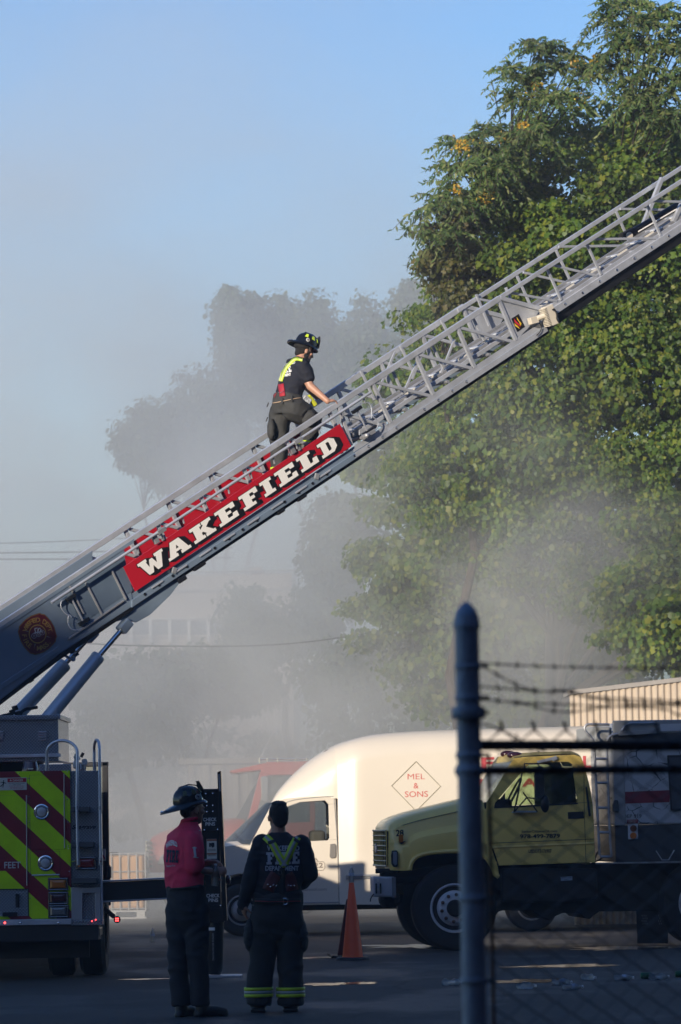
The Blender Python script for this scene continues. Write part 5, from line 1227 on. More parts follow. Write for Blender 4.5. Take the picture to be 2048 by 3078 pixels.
vt_('MEL', 1225, 2343, 18, 52, M_SALM, vbody, bold=-.008); vt_('&', 1243, 2370, 17.5, 15, M_SALM, vbody, bold=.004); vt_('SONS', 1217, 2396, 18, 69, M_SALM, vbody, bold=.004)
M_FUEL = pbr('red van lettering', (.42, .05, .06), .5, var=.05)
vt_('F', 1446, 2312, 36, 40, M_FUEL, vbody, bold=.05); vt_('I', 1494, 2312, 36, 12, M_FUEL, vbody, bold=.05); vt_('L', 1752, 2308, 36, 26, M_FUEL, vbody, bold=.05)
vt_('R', 1440, 2372, 30, 30, M_FUEL, vbody, bold=.05); vt_('ALS', 1568, 2364, 24, 100, M_FUEL, vbody, bold=.05)
M_VTX = pbr('grey brown lettering', (.16, .13, .11), .5)
vt_('MA', 926, 2589, 10, 32, M_VTX, vdoor, dy=e0, bold=.02); vt_('8422', 916, 2609, 15, 56, M_VTX, vdoor, dy=e0, bold=.03); vt_('Fuel', 932, 2632, 8, 29, M_SALM, vdoor, dy=e0); vt_('melandsonsoil.com', 868, 2679, 9.5, 114, M_VTX, vdoor, dy=e0)
mb = MB(); bx = [(910, 2592), (972, 2590), (977, 2595), (977, 2610), (972, 2616), (910, 2617), (905, 2611), (905, 2598)]; mb.tube([V(vq(u, v).x, e0 - .002, vq(u, v).z) for u, v in bx + bx[:1]], .004, 5); Vn.b(mb, 'number_box', M_VTX, vdoor)

# ================= red truck behind the van
M_RTRK = pbr('faded red truck paint', (.36, .055, .05), .4, var=.12, scale=2, coat=.2)
Rt = Side('red_truck', 560, 2700, 70.5, 2.0, 'faded red conventional truck with sun visor, half hidden behind the white van', 'truck')
rq = Rt.q; RW = 2.2
def rplate(nm, pts, dy, th, m=M_RTRK, par=None, bevel=.01):
    mb = MB(); mb.prism([V(rq(u, v).x, dy, rq(u, v).z) for u, v in pts], (0, th, 0)); return Rt.b(mb, nm, m, par, bevel=bevel)
hs = [(448, 2545, 2622, .35), (454, 2514, 2625, .25), (480, 2502, 2628, .18), (516, 2489, 2600, .12), (580, 2474, 2590, .10), (660, 2462, 2590, .08), (740, 2455, 2600, .06)]
mb = MB(); mb.loft([[V(rq(u, vb).x, i, rq(u, vb).z), V(rq(u, vt).x, i, rq(u, vt).z - .28), V(rq(u, vt).x, .35, rq(u, vt).z - .05), V(rq(u, vt).x, RW / 2, rq(u, vt).z), V(rq(u, vt).x, RW - .35, rq(u, vt).z - .05), V(rq(u, vt).x, RW - i, rq(u, vt).z - .28), V(rq(u, vb).x, RW - i, rq(u, vb).z)] for u, vt, vb, i in hs]); Rt.b(mb, 'hood', M_RTRK, smooth=True, angle=50)
mb = MB(); mb.b2((rq(438, 2600).x, .3, rq(438, 2615).z), (rq(452, 2600).x, RW - .3, rq(438, 2524).z)); gr = Rt.b(mb, 'grille', M_CHROME, bevel=.02)
for k in range(6):
    rplate('grille_slot', [(440, 2530 + 14 * k), (458, 2530 + 14 * k), (458, 2538 + 14 * k), (440, 2538 + 14 * k)], .16, .03, M_UND, gr, 0)
rplate('headlight', [(475, 2598), (478, 2584), (486, 2572), (502, 2563), (520, 2562), (522, 2598)], .10, .06, M_CLEARLENS)
rplate('bumper', [(436, 2622), (520, 2624), (520, 2650), (438, 2648)], -.02, RW + .04, M_CHROME)
for dy in (0, RW - .06):
    dd = rplate('door', [(735, 2500), (762, 2478), (800, 2476), (945, 2470), (945, 2660), (735, 2660)], dy, .06)
    rplate('cab_pillar', [(735, 2500), (762, 2478), (806, 2330), (790, 2322), (780, 2330)], dy + .001, .058, par=dd)
    rplate('roof_rail', [(780, 2330), (790, 2322), (806, 2330), (945, 2328), (945, 2292), (812, 2292), (790, 2300)], dy + .001, .058, par=dd)
    rplate('door_glass', [(764, 2477), (806, 2331), (930, 2329), (930, 2471)], dy + .02, .006, M_GLC, dd, 0)
mb = MB(); mb.b2((rq(800, 2292).x, 0, rq(800, 2300).z), (rq(945, 2292).x, RW, rq(800, 2290).z)); Rt.b(mb, 'cab_roof', M_RTRK, bevel=.05)
mb = MB(); mb.b2((rq(930, 2292).x, .1, rq(930, 2650).z), (rq(945, 2292).x, RW - .1, rq(800, 2300).z)); Rt.b(mb, 'cab_back', M_RTRK)
mb = MB(); mb.prism([V(rq(690, 2317).x, 0, rq(690, 2317).z), V(rq(812, 2292).x, 0, rq(812, 2290).z), V(rq(812, 2292).x, 0, rq(812, 2312).z), V(rq(700, 2325).x, 0, rq(700, 2325).z)], (0, RW, 0)); Rt.b(mb, 'sun_visor', M_RTRK, bevel=.02)
mb = MB(); mb.prism([V(rq(738, 2498).x, .08, rq(738, 2498).z), V(rq(786, 2326).x, .08, rq(786, 2326).z), V(rq(786, 2326).x, RW - .08, rq(786, 2326).z), V(rq(690, 2490).x, RW / 2, rq(738, 2498).z), ], (-.006, 0, 0)); Rt.b(mb, 'windshield', MATS['windshield glass'])
rplate('mirror', [(783, 2336), (800, 2332), (806, 2340), (804, 2405), (797, 2412), (786, 2406)], -.25, .12, M_CHROME)
mb = MB()
for u in (782, 806, 837, 892, 925): mb.cyl(rq(u, 2293) + V(0, .4, 0), rq(u, 2276) + V(0, .4, 0), .02, n=8)
mb.cyl(rq(782, 2281) + V(0, .4, 0), rq(930, 2279) + V(0, .4, 0), .016, n=8); hb = Rt.b(mb, 'horn_rack', M_CHROME, smooth=True)
mb = MB(); mb.tube([rq(783, 2280) + V(0, .5, 0), rq(845, 2156) + V(0, .5, 0)], [.008, .003], 5); Rt.b(mb, 'whip_aerial', M_WHITEG, hb)
wheel(Rt, rq(570, 2700).x, .5, .02, .5, .29, .28, holes=0, lugs=0)
wheel(Rt, rq(900, 2700).x, .5, .02, .5, .29, .28, holes=0, lugs=0)
mb = MB(); mb.b2((rq(460, 2600).x, .4, .4), (rq(960, 2600).x, RW - .4, .9)); Rt.b(mb, 'chassis', M_UND)

# ================= roll-off container far behind
M_CONT = pbr('pale weathered steel', (.42, .37, .31), .7, var=.15, scale=2, col2=(.25, .15, .09), thr=.62)
Ct = Side('waste_container', 560, 2650, 79.0, 3.0, 'pale ribbed steel waste container standing behind the red truck', 'container')
cq = Ct.q
mb = MB(); mb.b2((cq(565, 2300).x, 0, .1), (cq(860, 2300).x, 2.3, cq(565, 2302).z)); Ct.b(mb, 'shell', M_CONT, bevel=.02)
mb = MB(); mb.b2((cq(538, 2290).x, -.12, cq(560, 2298).z), (cq(865, 2290).x, 2.42, cq(560, 2280).z)); Ct.b(mb, 'top_rim', M_CONT, bevel=.02)
for k in range(7):
    u = 566 + k * 44; mb = MB(); mb.b2((cq(u, 2300).x, -.10, .1), (cq(u + 18, 2300).x, .0, cq(u, 2312).z)); Ct.b(mb, 'rib', M_CONT, bevel=.015)
    mb = MB(); mb.prism([cq(u, 2300), cq(u + 18, 2300), cq(u + 14, 2322), cq(u + 4, 2322)], (0, -.11, 0)); Ct.b(mb, 'rib_corbel', M_CONT)

# ================= caged liquid totes
M_TOTE = pbr('amber tote plastic', (.52, .30, .15), .5, var=.08, scale=2); M_CAGE = pbr('galvanised cage', (.42, .42, .42), .45, .6, var=.1)
def tote(u, Y, label):
    c = W(u, 2600, Y); t = empty('liquid_tote', V(c.x, Y, 0), label, 'tote', 'liquid totes by the red truck')
    mb = MB(); mb.b2((-.56, -.46, .16), (.56, .46, 1.10)); mb.build('bladder', M_TOTE, t, bevel=.06, seg=3)
    mb = MB(); mb.b2((-.6, -.5, 0), (.6, .5, .03)); mb.b2((-.6, -.5, .12), (.6, .5, .15))
    for x in (-.5, 0, .5): mb.b2((x - .07, -.5, .03), (x + .07, .5, .12))
    mb.build('pallet', M_CAGE, t)
    for z in (.18, .50, .82, 1.13):
        mb = MB(); mb.tube([(-.595, -.495, z), (.595, -.495, z), (.595, .495, z), (-.595, .495, z), (-.595, -.495, z)], .011, 6); mb.build('cage_hoop', M_CAGE, t)
    for k in range(9):
        x = -.59 + 1.18 * k / 8; mb = MB(); mb.cyl((x, -.497, .13), (x, -.497, 1.14), .012, n=6); mb.build('cage_bar', M_CAGE, t); mb = MB(); mb.cyl((x, .497, .13), (x, .497, 1.14), .012, n=6); mb.build('cage_bar', M_CAGE, t)
    mb = MB(); mb.lathe([(.10, 0), (.10, .05), (.001, .06)], (0, 0, 1.1), (0, 0, 1), 16); mb.build('filler_cap', M_BLK, t)
    return t
tote(340, 70.0, 'amber caged liquid tote beside the red truck grille')

# ================= corrugated metal building
M_SIDING = pbr('cream steel siding', (.50, .42, .33), .55, var=.08, scale=1)
M_ROOFG = pbr('grey roof edge', (.30, .28, .26), .6, var=.1)
mbld = empty('metal_shed', W(1900, 2700, 60.5).xy.to_3d(), 'cream corrugated steel shed behind the tank truck', 'building')
MO = mbld.location
a = W(1715, 2200, 60.5); x = a.x; xe = a.x + 9; mb = MB(); k = 0
pts = []
while x < xe:
    for dx, dy in ((0, 0), (.028, -.03), (.05, -.03), (.08, 0)): pts.append((x + dx, dy))
    x += .098
def roofz(xx):
    return W(1790, 2080, 60.5).z + (xx - W(1790, 2080, 60.5).x) * .10
vv = []
for px_, dy in pts: vv += [(px_ - MO.x, dy, 0), (px_ - MO.x, dy, roofz(px_))]
mb.add(vv, [(2 * i, 2 * i + 2, 2 * i + 3, 2 * i + 1) for i in range(len(pts) - 1)]); mb.build('siding', M_SIDING, mbld)
mb = MB(); x0 = a.x - .02; mb.add([(x_ - MO.x, y, roofz(x_) + dz) for x_ in (x0, xe) for y in (-.06, 1.4) for dz in (.005, .07)], [(0, 1, 3, 2), (4, 6, 7, 5), (0, 4, 5, 1), (2, 3, 7, 6), (0, 2, 6, 4), (1, 5, 7, 3)]); mb.build('roof', M_ROOFG, mbld)
mb = MB(); mb.b2((x0 - MO.x + .22, .02, 0), (xe - MO.x, 1.2, 3.3)); mb.build('wall', M_SIDING, mbld)

# ================= far building and wires
M_FARW = pbr('far beige wall', (.55, .46, .38), .8, var=.05); M_FARG = pbr('far glass', (.08, .10, .12), .2)
fb = empty('far_office', V(W(600, 2600, 96).x, 96, 0), 'long beige office building showing through the smoke behind the ladder', 'building')
FO = fb.location
def fbox(nm, u0, v0, u1, v1, Y, dep, m, par=None, bevel=0):
    p = W(u0, v1, Y); q_ = W(u1, v0, Y); mb = MB(); mb.b2((p.x - FO.x, Y - FO.y, p.z), (q_.x - FO.x, Y - FO.y + dep, q_.z)); return mb.build(nm, m, par or fb, bevel=bevel)
fbox('wall', 180, 1722, 876, 2500, 96, 14, M_FARW); fbox('cornice', 170, 1712, 884, 1726, 95.72, .4, M_FARW); fbox('roof_vent', 748, 1704, 786, 1713, 95.83, 3, M_FARW)
fbox('string_course', 180, 1772, 876, 1780, 95.86, .2, M_ROOFG)
for k in range(9):
    u = 340 + k * 58; w_ = fbox('window', u, 1866, u + 52, 1908, 95.9, .12, M_FARG); fbox('sill', u - 2, 1908, u + 54, 1914, 95.83, .2, M_FARW, w_); fbox('frame', u + 50, 1862, u + 58, 1930, 95.7, .2, M_WHITE, w_)
fbox('window_head', 330, 1852, 876, 1864, 95.83, .2, M_WHITE)
def wire(pts, Y, lab, r=.02):
    a = W(*pts[0], Y); mb = MB(); mb.tube([W(u, v, Y) - a for u, v in sm(pts, 6)], r, 5); o = mb.build('overhead_wire', M_BLK); o.location = a
    return tag(o, lab, 'wire', 'overhead wires')
wire([(-300, 1928), (180, 1932), (420, 1941), (760, 1941), (1000, 1920), (1250, 1874), (1500, 1810)], 74, 'sagging dark cable crossing the smoke below the ladder', .014)
wire([(-300, 1633), (0, 1633), (300, 1622), (700, 1600)], 95, 'topmost thin wire left of the ladder', .012); wire([(-300, 1664), (0, 1662), (300, 1658), (700, 1646)], 95, 'middle thin wire left of the ladder', .018); wire([(-300, 1682), (0, 1681), (300, 1680), (700, 1676)], 95, 'lowest thin wire left of the ladder', .018)
# ---------------------------------------------------------------- chain link fence close to the viewer
M_POST = pbr('old painted post', (.32, .37, .43), .5, .25, var=.25, scale=9, col2=(.17, .17, .17), thr=.62, bump=.2, bscale=40)
M_GALV = pbr('dark galvanised steel', (.055, .055, .055), .6, .3, var=.2, scale=14)
M_RAILR = pbr('rusty dark rail', (.055, .04, .036), .7, .2, var=.3, scale=12)
fp0 = W(1431, 3100, 12.0); FP = V(W(1415, 2473, 12).x, 12.0, 0)
fence = empty('chain_link_fence', FP, 'chain link fence with round capped post and sagging barbed wire, close to the viewer', 'fence')
FA = R(45); FD = V(math.cos(FA), math.sin(FA), 0); FN = V(math.sin(FA), -math.cos(FA), 0)
def fz(v): return W(1415, v, 12.0).z
mb = MB(); pr_ = .0365; mb.lathe([(pr_, 0), (pr_, fz(1886))], (0, 0, 0), (0, 0, 1), 32); post = mb.build('post', M_POST, fence, smooth=True)
c = fz(1892); mb = MB(); mb.lathe([(.040, 0), (.041, .006), (.041, .018), (.039, .022), (.0385, .030), (.034, .048), (.026, .064), (.014, .077), (.004, .083), (.0005, .084)], (0, 0, c), (0, 0, 1), 32); mb.build('post_cap', M_POST, fence, smooth=True)
for v, w, r in ((2004, .016, .040), (2098, .016, .040), (2143, .036, .051), (2270, .020, .041), (2315, .024, .042), (2700, .02, .041), (2948, .02, .041)):
    mb = MB(); z = fz(v); mb.lathe([(r - .002, -w / 2), (r, -w / 2 + .003), (r, w / 2 - .003), (r - .002, w / 2)], (0, 0, z), (0, 0, 1), 28); bd_ = mb.build('post_band', M_POST, fence, smooth=True)
    mb = MB(); mb.cyl(V(.036, -.012, z), V(.062, -.016, z), .006, n=6); mb.build('band_bolt', M_GALV, bd_)
def fpt(t, z, off=0): return FD * t + FN * off + V(0, 0, z)
ztop = fz(2240)
mb = MB(); mb.cyl(fpt(.02, ztop), fpt(2.6, ztop), .0165, n=14); mb.build('top_rail', M_RAILR, fence, smooth=True)
z2 = fz(2316)
mb = MB(); mb.cyl(fpt(.02, z2, -.05), fpt(2.6, z2 + .006, -.05), .0135, n=14); mb.build('lower_rail', M_RAILR, fence, smooth=True)
mb = MB(); mb.cyl(fpt(.0, z2, -.04), fpt(.09, z2, -.05), .021, n=14); mb.build('rail_cup', M_POST, fence, smooth=True)
mb = MB(); mb.cyl(fpt(.085, 0), fpt(.085, ztop - .03), .006, n=6); mb.build('tension_bar', M_RUST, fence)
mb = MB(); hw = .036; row = .036; nrow = int(ztop / row)
for k in range(34):
    pts = []
    for j in range(nrow + 2):
        x = .09 + k * 2 * hw + (hw if ((j + k) % 2 == 0) else -hw) * .99
        pts.append(fpt(x, max(.03, ztop + .045 - j * row), .019 + (.003 if (j + k) % 2 else -.003)))
    mb.tube(pts, .0036, 4, cap=False)
    mb.tube([pts[0] + FD * .006, pts[0] + V(0, 0, .028) - FD * .006], .0036, 4)
tag(mb.build('chain_link_mesh', M_GALV, fence), kind='stuff')
def fpx(u, v):
    return on_plane(u, v, FP, FN) - FP
rngb = random.Random(8)
for pts in ([(1440, 1992), (1560, 2000), (1750, 2006), (2048, 2009), (2300, 2012)], [(1440, 2001), (1462, 2010), (1586, 2071), (1705, 2080), (1782, 2095), (2048, 2108), (2300, 2120)],
            [(1440, 2064), (1538, 2071), (1629, 2079), (1705, 2075), (1782, 2098), (1900, 2112), (2300, 2118)], [(1440, 2098), (1519, 2109), (1586, 2119), (1653, 2135), (1724, 2139), (1853, 2123), (2048, 2121), (2300, 2130)],
            [(1440, 2102), (1586, 2113), (1729, 2119), (1987, 2131), (2048, 2150), (2300, 2200)], [(1440, 2174), (1480, 2184), (1534, 2207), (1577, 2230), (1640, 2262)]):
    P_ = [fpx(u, v) for u, v in sm(pts, 8)]
    mb = MB(); mb.tube([p + FN * .001 + V(0, 0, .0012 * math.sin(i * 1.3)) for i, p in enumerate(P_)], .0019, 5); mb.tube([p - FN * .001 - V(0, 0, .0012 * math.sin(i * 1.3)) for i, p in enumerate(P_)], .0019, 5)
    st_ = mb.build('barbed_wire', M_GALV, fence)
    L_ = 0; mb = MB()
    for a, b in zip(P_[:-1], P_[1:]):
        d = (b - a).length; t = 0
        while L_ + d - t > .085:
            t += .085 - L_; L_ = 0; p = a.lerp(b, min(1, t / d))
            for _ in range(2):
                e = V(rngb.uniform(-.5, .5), rngb.uniform(-.5, .5), rngb.uniform(.4, 1)).normalized() * .012
                mb.tube([p - e, p + e], .0016, 4)
            mb.tube([p - FD * .004, p + FD * .004], .0042, 5)
        L_ += d - t
    if mb.v: tag(mb.build('barb', M_GALV, st_), kind='stuff')

# ---------------------------------------------------------------- traffic cone with a bottle on its tip
M_CONE = pbr('orange cone plastic', (.95, .115, .025), .5, var=.08, scale=6, col2=(.40, .05, .02), thr=.72)
cp = on_plane(1061, 2885, V(0, 0, 0), V(0, 0, 1)); sc_ = FPX / cp.y
cone = empty('traffic_cone', cp, 'tall orange traffic cone with a water bottle balanced on its tip', 'traffic cone')
hC = (2885 - 2655) / sc_
mb = MB(); mb.lathe([(.125, .03), (.118, .06), (.030, hC - .012), (.026, hC - .002), (.018, hC - .002), (.016, hC - .06)], (0, 0, 0), (0, 0, 1), 32); mb.build('body', M_CONE, cone, smooth=True, angle=50)
mb = MB(); mb.loft([[V(a * (.20 - .02 * k / 3), b * (.20 - .02 * k / 3), .001 + .032 * k / 3) for a, b in ((-1, -.8), (-.8, -1), (.8, -1), (1, -.8), (1, .8), (.8, 1), (-.8, 1), (-1, .8))] for k in range(4)]); mb.build('base', M_BLK, cone, bevel=.008)
def clear_plastic():
    m, nt, b = newmat('clear bottle plastic'); L = nt.links.new; out = nt.nodes['Material Output']
    tr = N(nt, 'ShaderNodeBsdfTransparent'); tr.inputs[0].default_value = (.86, .90, .92, 1)
    gl = N(nt, 'ShaderNodeBsdfGlossy'); gl.inputs['Roughness'].default_value = .12
    df = N(nt, 'ShaderNodeBsdfTranslucent'); df.inputs[0].default_value = (.8, .85, .9, 1)
    lw = N(nt, 'ShaderNodeLayerWeight', i_Blend=.45)
    m1 = N(nt, 'ShaderNodeMixShader'); m1.inputs[0].default_value = .5; L(tr.outputs[0], m1.inputs[1]); L(df.outputs[0], m1.inputs[2])
    m2 = N(nt, 'ShaderNodeMixShader'); L(lw.outputs['Fresnel'], m2.inputs[0]); L(m1.outputs[0], m2.inputs[1]); L(gl.outputs[0], m2.inputs[2]); L(m2.outputs[0], out.inputs['Surface'])
    return m
M_PET = clear_plastic(); M_LABEL = pbr('blue white label', (.35, .42, .55), .5, var=.3, scale=60); M_CAPW = pbr('white cap', (.75, .75, .75), .5)
def bottle(loc, rot, label, h=.205, crush=0.0, seed=0, parent_label=True, grp=None, nolabel=False):
    o = empty('water_bottle', loc, label, 'bottle', grp, rot=rot)
    r = .032; pr = [(.001, .004), (r * .8, 0), (r, .008)]
    for k in range(5): pr += [(r * .94, .02 + k * .012), (r, .026 + k * .012)]
    pr += [(r, .12), (r * .96, .135), (r * .75, .155), (r * .45, .175), (.012, .182), (.012, h - .016)]
    pr = [(a, b * h / .205) for a, b in pr]
    mb = MB(); mb.lathe(pr, (0, 0, 0), (0, 0, 1), 18)
    if crush:
        rg = random.Random(seed)
        mb.v = [tuple(V(*p) + V(*(noise.noise_vector(V(*p) * 28 + V(seed, seed, seed)) * crush))) for p in mb.v]
    mb.build('shell', M_PET, o, smooth=True)
    mb = MB(); mb.lathe([(.0135, h - .016), (.0135, h), (.001, h + .001)], (0, 0, 0), (0, 0, 1), 14); mb.build('cap', M_CAPW, o, smooth=True)
    if not nolabel:
        mb = MB(); k = h / .205; mb.lathe([(r * 1.01, .085 * k), (r * 1.015, .125 * k)], (0, 0, 0), (0, 0, 1), 18); mb.f = [f for f in mb.f if len(f) == 4]; mb.build('wrapper', M_LABEL, o, smooth=True)
    return o
bottle(cp + V(0, 0, hC - .001), (0, R(1), R(20)), 'clear water bottle standing on the tip of the orange cone', h=.19)
bp_ = on_plane(459, 2831, V(0, 0, 0), V(0, 0, 1)); bottle(bp_, (0, 0, 0), 'clear water bottle standing on the asphalt beside the chevron truck', h=.19)
# dark red panel leaning behind the cone
pp = on_plane(1032, 2880, V(0, 0, 0), V(0, 0, 1)); s_ = FPX / pp.y
pnl = empty('barrier_panel', pp, 'narrow dark red panel leaning just behind the orange cone', 'panel', rot=(R(4), R(7), R(10)))
M_DRED = pbr('dark maroon plastic', (.09, .015, .015), .6, var=.15)
mb = MB(); mb.loft([[V(x * w, y * .02, z) for x, y in ((-1, -1), (1, -1), (1, 1), (-1, 1))] for z, w in ((.03, .075), (.3, .062), (.66, .045), (.70, .038))]); mb.build('panel', M_DRED, pnl, bevel=.008)
mb = MB(); mb.box((0, 0, .015), (.34, .3, .03)); mb.build('foot', M_BLK, pnl, bevel=.008)

# ---------------------------------------------------------------- litter on the ground by the fence
def gp(u, v): return on_plane(u, v, V(0, 0, 0), V(0, 0, 1))
for i, (u, v, rz, lab, cr) in enumerate([(1362, 2962, 75, 'crushed clear bottle lying left of the fence post', .02), (1690, 2962, 95, 'flattened clear bottle by the puddle, left of the pair', .014), (1722, 2976, 88, 'clear bottle lying on its side at the puddle edge', .006),
        (1780, 2946, 40, 'small crumpled plastic wrapper lying behind the bottles', .024), (1876, 2948, 84, 'clear bottle lying beside the green can', .005), (1984, 2945, 100, 'crumpled clear bottle between the two drink cans', .022), (1588, 2972, 60, 'crushed clear bottle lying in the dark puddle', .02)]):
    bottle(gp(u, v) + V(-.1, 0, .03), (R(90), 0, R(rz)), lab, h=.2, crush=cr, seed=i + 1, grp='plastic bottles on the ground', nolabel=i in (0, 3, 5, 6))
M_CAN = pbr('green can paint', (.02, .14, .06), .3, .5, var=.2, scale=40)
for u, v, rz, lab in ((1926, 2943, 100, 'green drink can lying beside the clear bottles'), (2030, 2938, 96, 'green drink can at the far end of the litter')):
    o = empty('drink_can', gp(u, v) + V(0, 0, .033), lab, 'can', 'green drink cans', rot=(R(90), 0, R(rz)))
    mb = MB(); mb.lathe([(.024, 0), (.030, .006), (.033, .014), (.033, .106), (.027, .118)], (0, 0, 0), (0, 0, 1), 24); mb.build('shell', M_CAN, o, smooth=True)
    mb = MB(); mb.lathe([(.027, .118), (.0275, .121), (.025, .121), (.023, .117), (.001, .117)], (0, 0, 0), (0, 0, 1), 24); mb.build('lid', M_CHROME, o, smooth=True)
    mb = MB(); mb.lathe([(.024, 0), (.022, .003), (.001, .010)], (0, 0, 0), (0, 0, 1), 24); mb.build('bottom', M_CHROME, o, smooth=True)
# ---------------------------------------------------------------- people
from mathutils.bvhtree import BVHTree
M_SKIN = pbr('skin', (.44, .24, .165), .5, var=.10, scale=18, rvar=.08)
M_SKIND = pbr('tanned skin', (.36, .19, .125), .5, var=.10, scale=18, rvar=.08)
M_HAIR = pbr('black hair', (.012, .010, .009), .55, var=.4, scale=60, bump=.7, bscale=220)
M_NAVY = pbr('navy cotton', (.010, .012, .022), .85, var=.25, scale=9, bump=.25, bscale=220)
M_NAVYT = pbr('black bunker cloth', (.020, .022, .026), .8, var=.3, scale=7, bump=.3, bscale=160)
M_BUNK = pbr('charcoal bunker cloth', (.036, .037, .037), .8, var=.3, scale=7, bump=.3, bscale=160)
M_REDSH = pbr('red polo cotton', (.74, .032, .095), .8, var=.10, scale=8, bump=.25, bscale=220)
M_PANTS = pbr('navy work trousers', (.011, .013, .020), .8, var=.25, scale=8, bump=.25, bscale=200)
M_BOOT = pbr('black boot leather', (.010, .010, .010), .5, var=.3, scale=12)
M_LIME = pbr('lime reflective tape', (.52, .72, .02), .5, var=.06, rvar=.05)
M_SILV = pbr('silver reflective tape', (.34, .38, .38), .4, var=.08, rvar=.05)
M_LEATH = pbr('red leather', (.34, .018, .03), .6, var=.15)
M_LEATHD = pbr('dark red leather', (.085, .008, .012), .6, var=.15)
M_HELM = pbr('black helmet shell', (.010, .011, .013), .22, var=.2, coat=.3, rvar=.08)
M_VISLIME = pbr('lime helmet patch', (.62, .80, .04), .4, var=.04)
M_PRINTW = pbr('white shirt print', (.74, .74, .72), .7, var=.06); M_PRINTN = pbr('navy shirt print', (.015, .015, .05), .7); M_PRINTG = pbr('grey shirt print', (.42, .44, .48), .7, var=.08)

def chain(mb, pts, rs, n=12, flat=1.0, end=True):
    pts = [Vector(p) for p in pts]
    mb.tube(pts, rs, n, flat=flat)
    for p, r in list(zip(pts, rs))[:None if end else -1]: mb.ell(p, (r * .99, r * .99, r * .99), None, 12, 8)
def finish(mb, name, m, parent, voxel=.011, smooth=3, wr=0.0, wscale=9.0, wstretch=(1, 1, 2.2), seed=0.0, fine=0.0):
    """one continuous skin grown over the shapes"""
    me = bpy.data.meshes.new(name); me.from_pydata(mb.v, [], mb.f)
    o = bpy.data.objects.new(name, me); COL.objects.link(o)
    md = o.modifiers.new('r', 'REMESH'); md.mode = 'VOXEL'; md.voxel_size = voxel
    if smooth:
        ms = o.modifiers.new('s', 'SMOOTH'); ms.iterations = smooth; ms.factor = .5
    me2 = eval_mesh(o); bpy.data.objects.remove(o); me2.name = name
    if wr > 0:
        n = len(me2.vertices); co = np.empty(n * 3, np.float32); me2.vertices.foreach_get('co', co); co = co.reshape(-1, 3)
        no = np.empty(n * 3, np.float32); me2.vertices.foreach_get('normal', no); no = no.reshape(-1, 3)
        d = np.empty(n, np.float32)
        for i in range(n):
            p = Vector((co[i, 0] * wstretch[0], co[i, 1] * wstretch[1], co[i, 2] * wstretch[2])) * wscale + Vector((seed, seed * 2, seed))
            w = noise.noise_vector(p * .5) * .8
            d[i] = (1 - abs(noise.noise(p + w)) * 2.2)
        co += no * (d[:, None] * wr)
        me2.vertices.foreach_set('co', co.ravel()); me2.update()
    me2.materials.clear()
    ob = mesh_obj(name, me2, m, parent); me2.shade_smooth()
    return ob
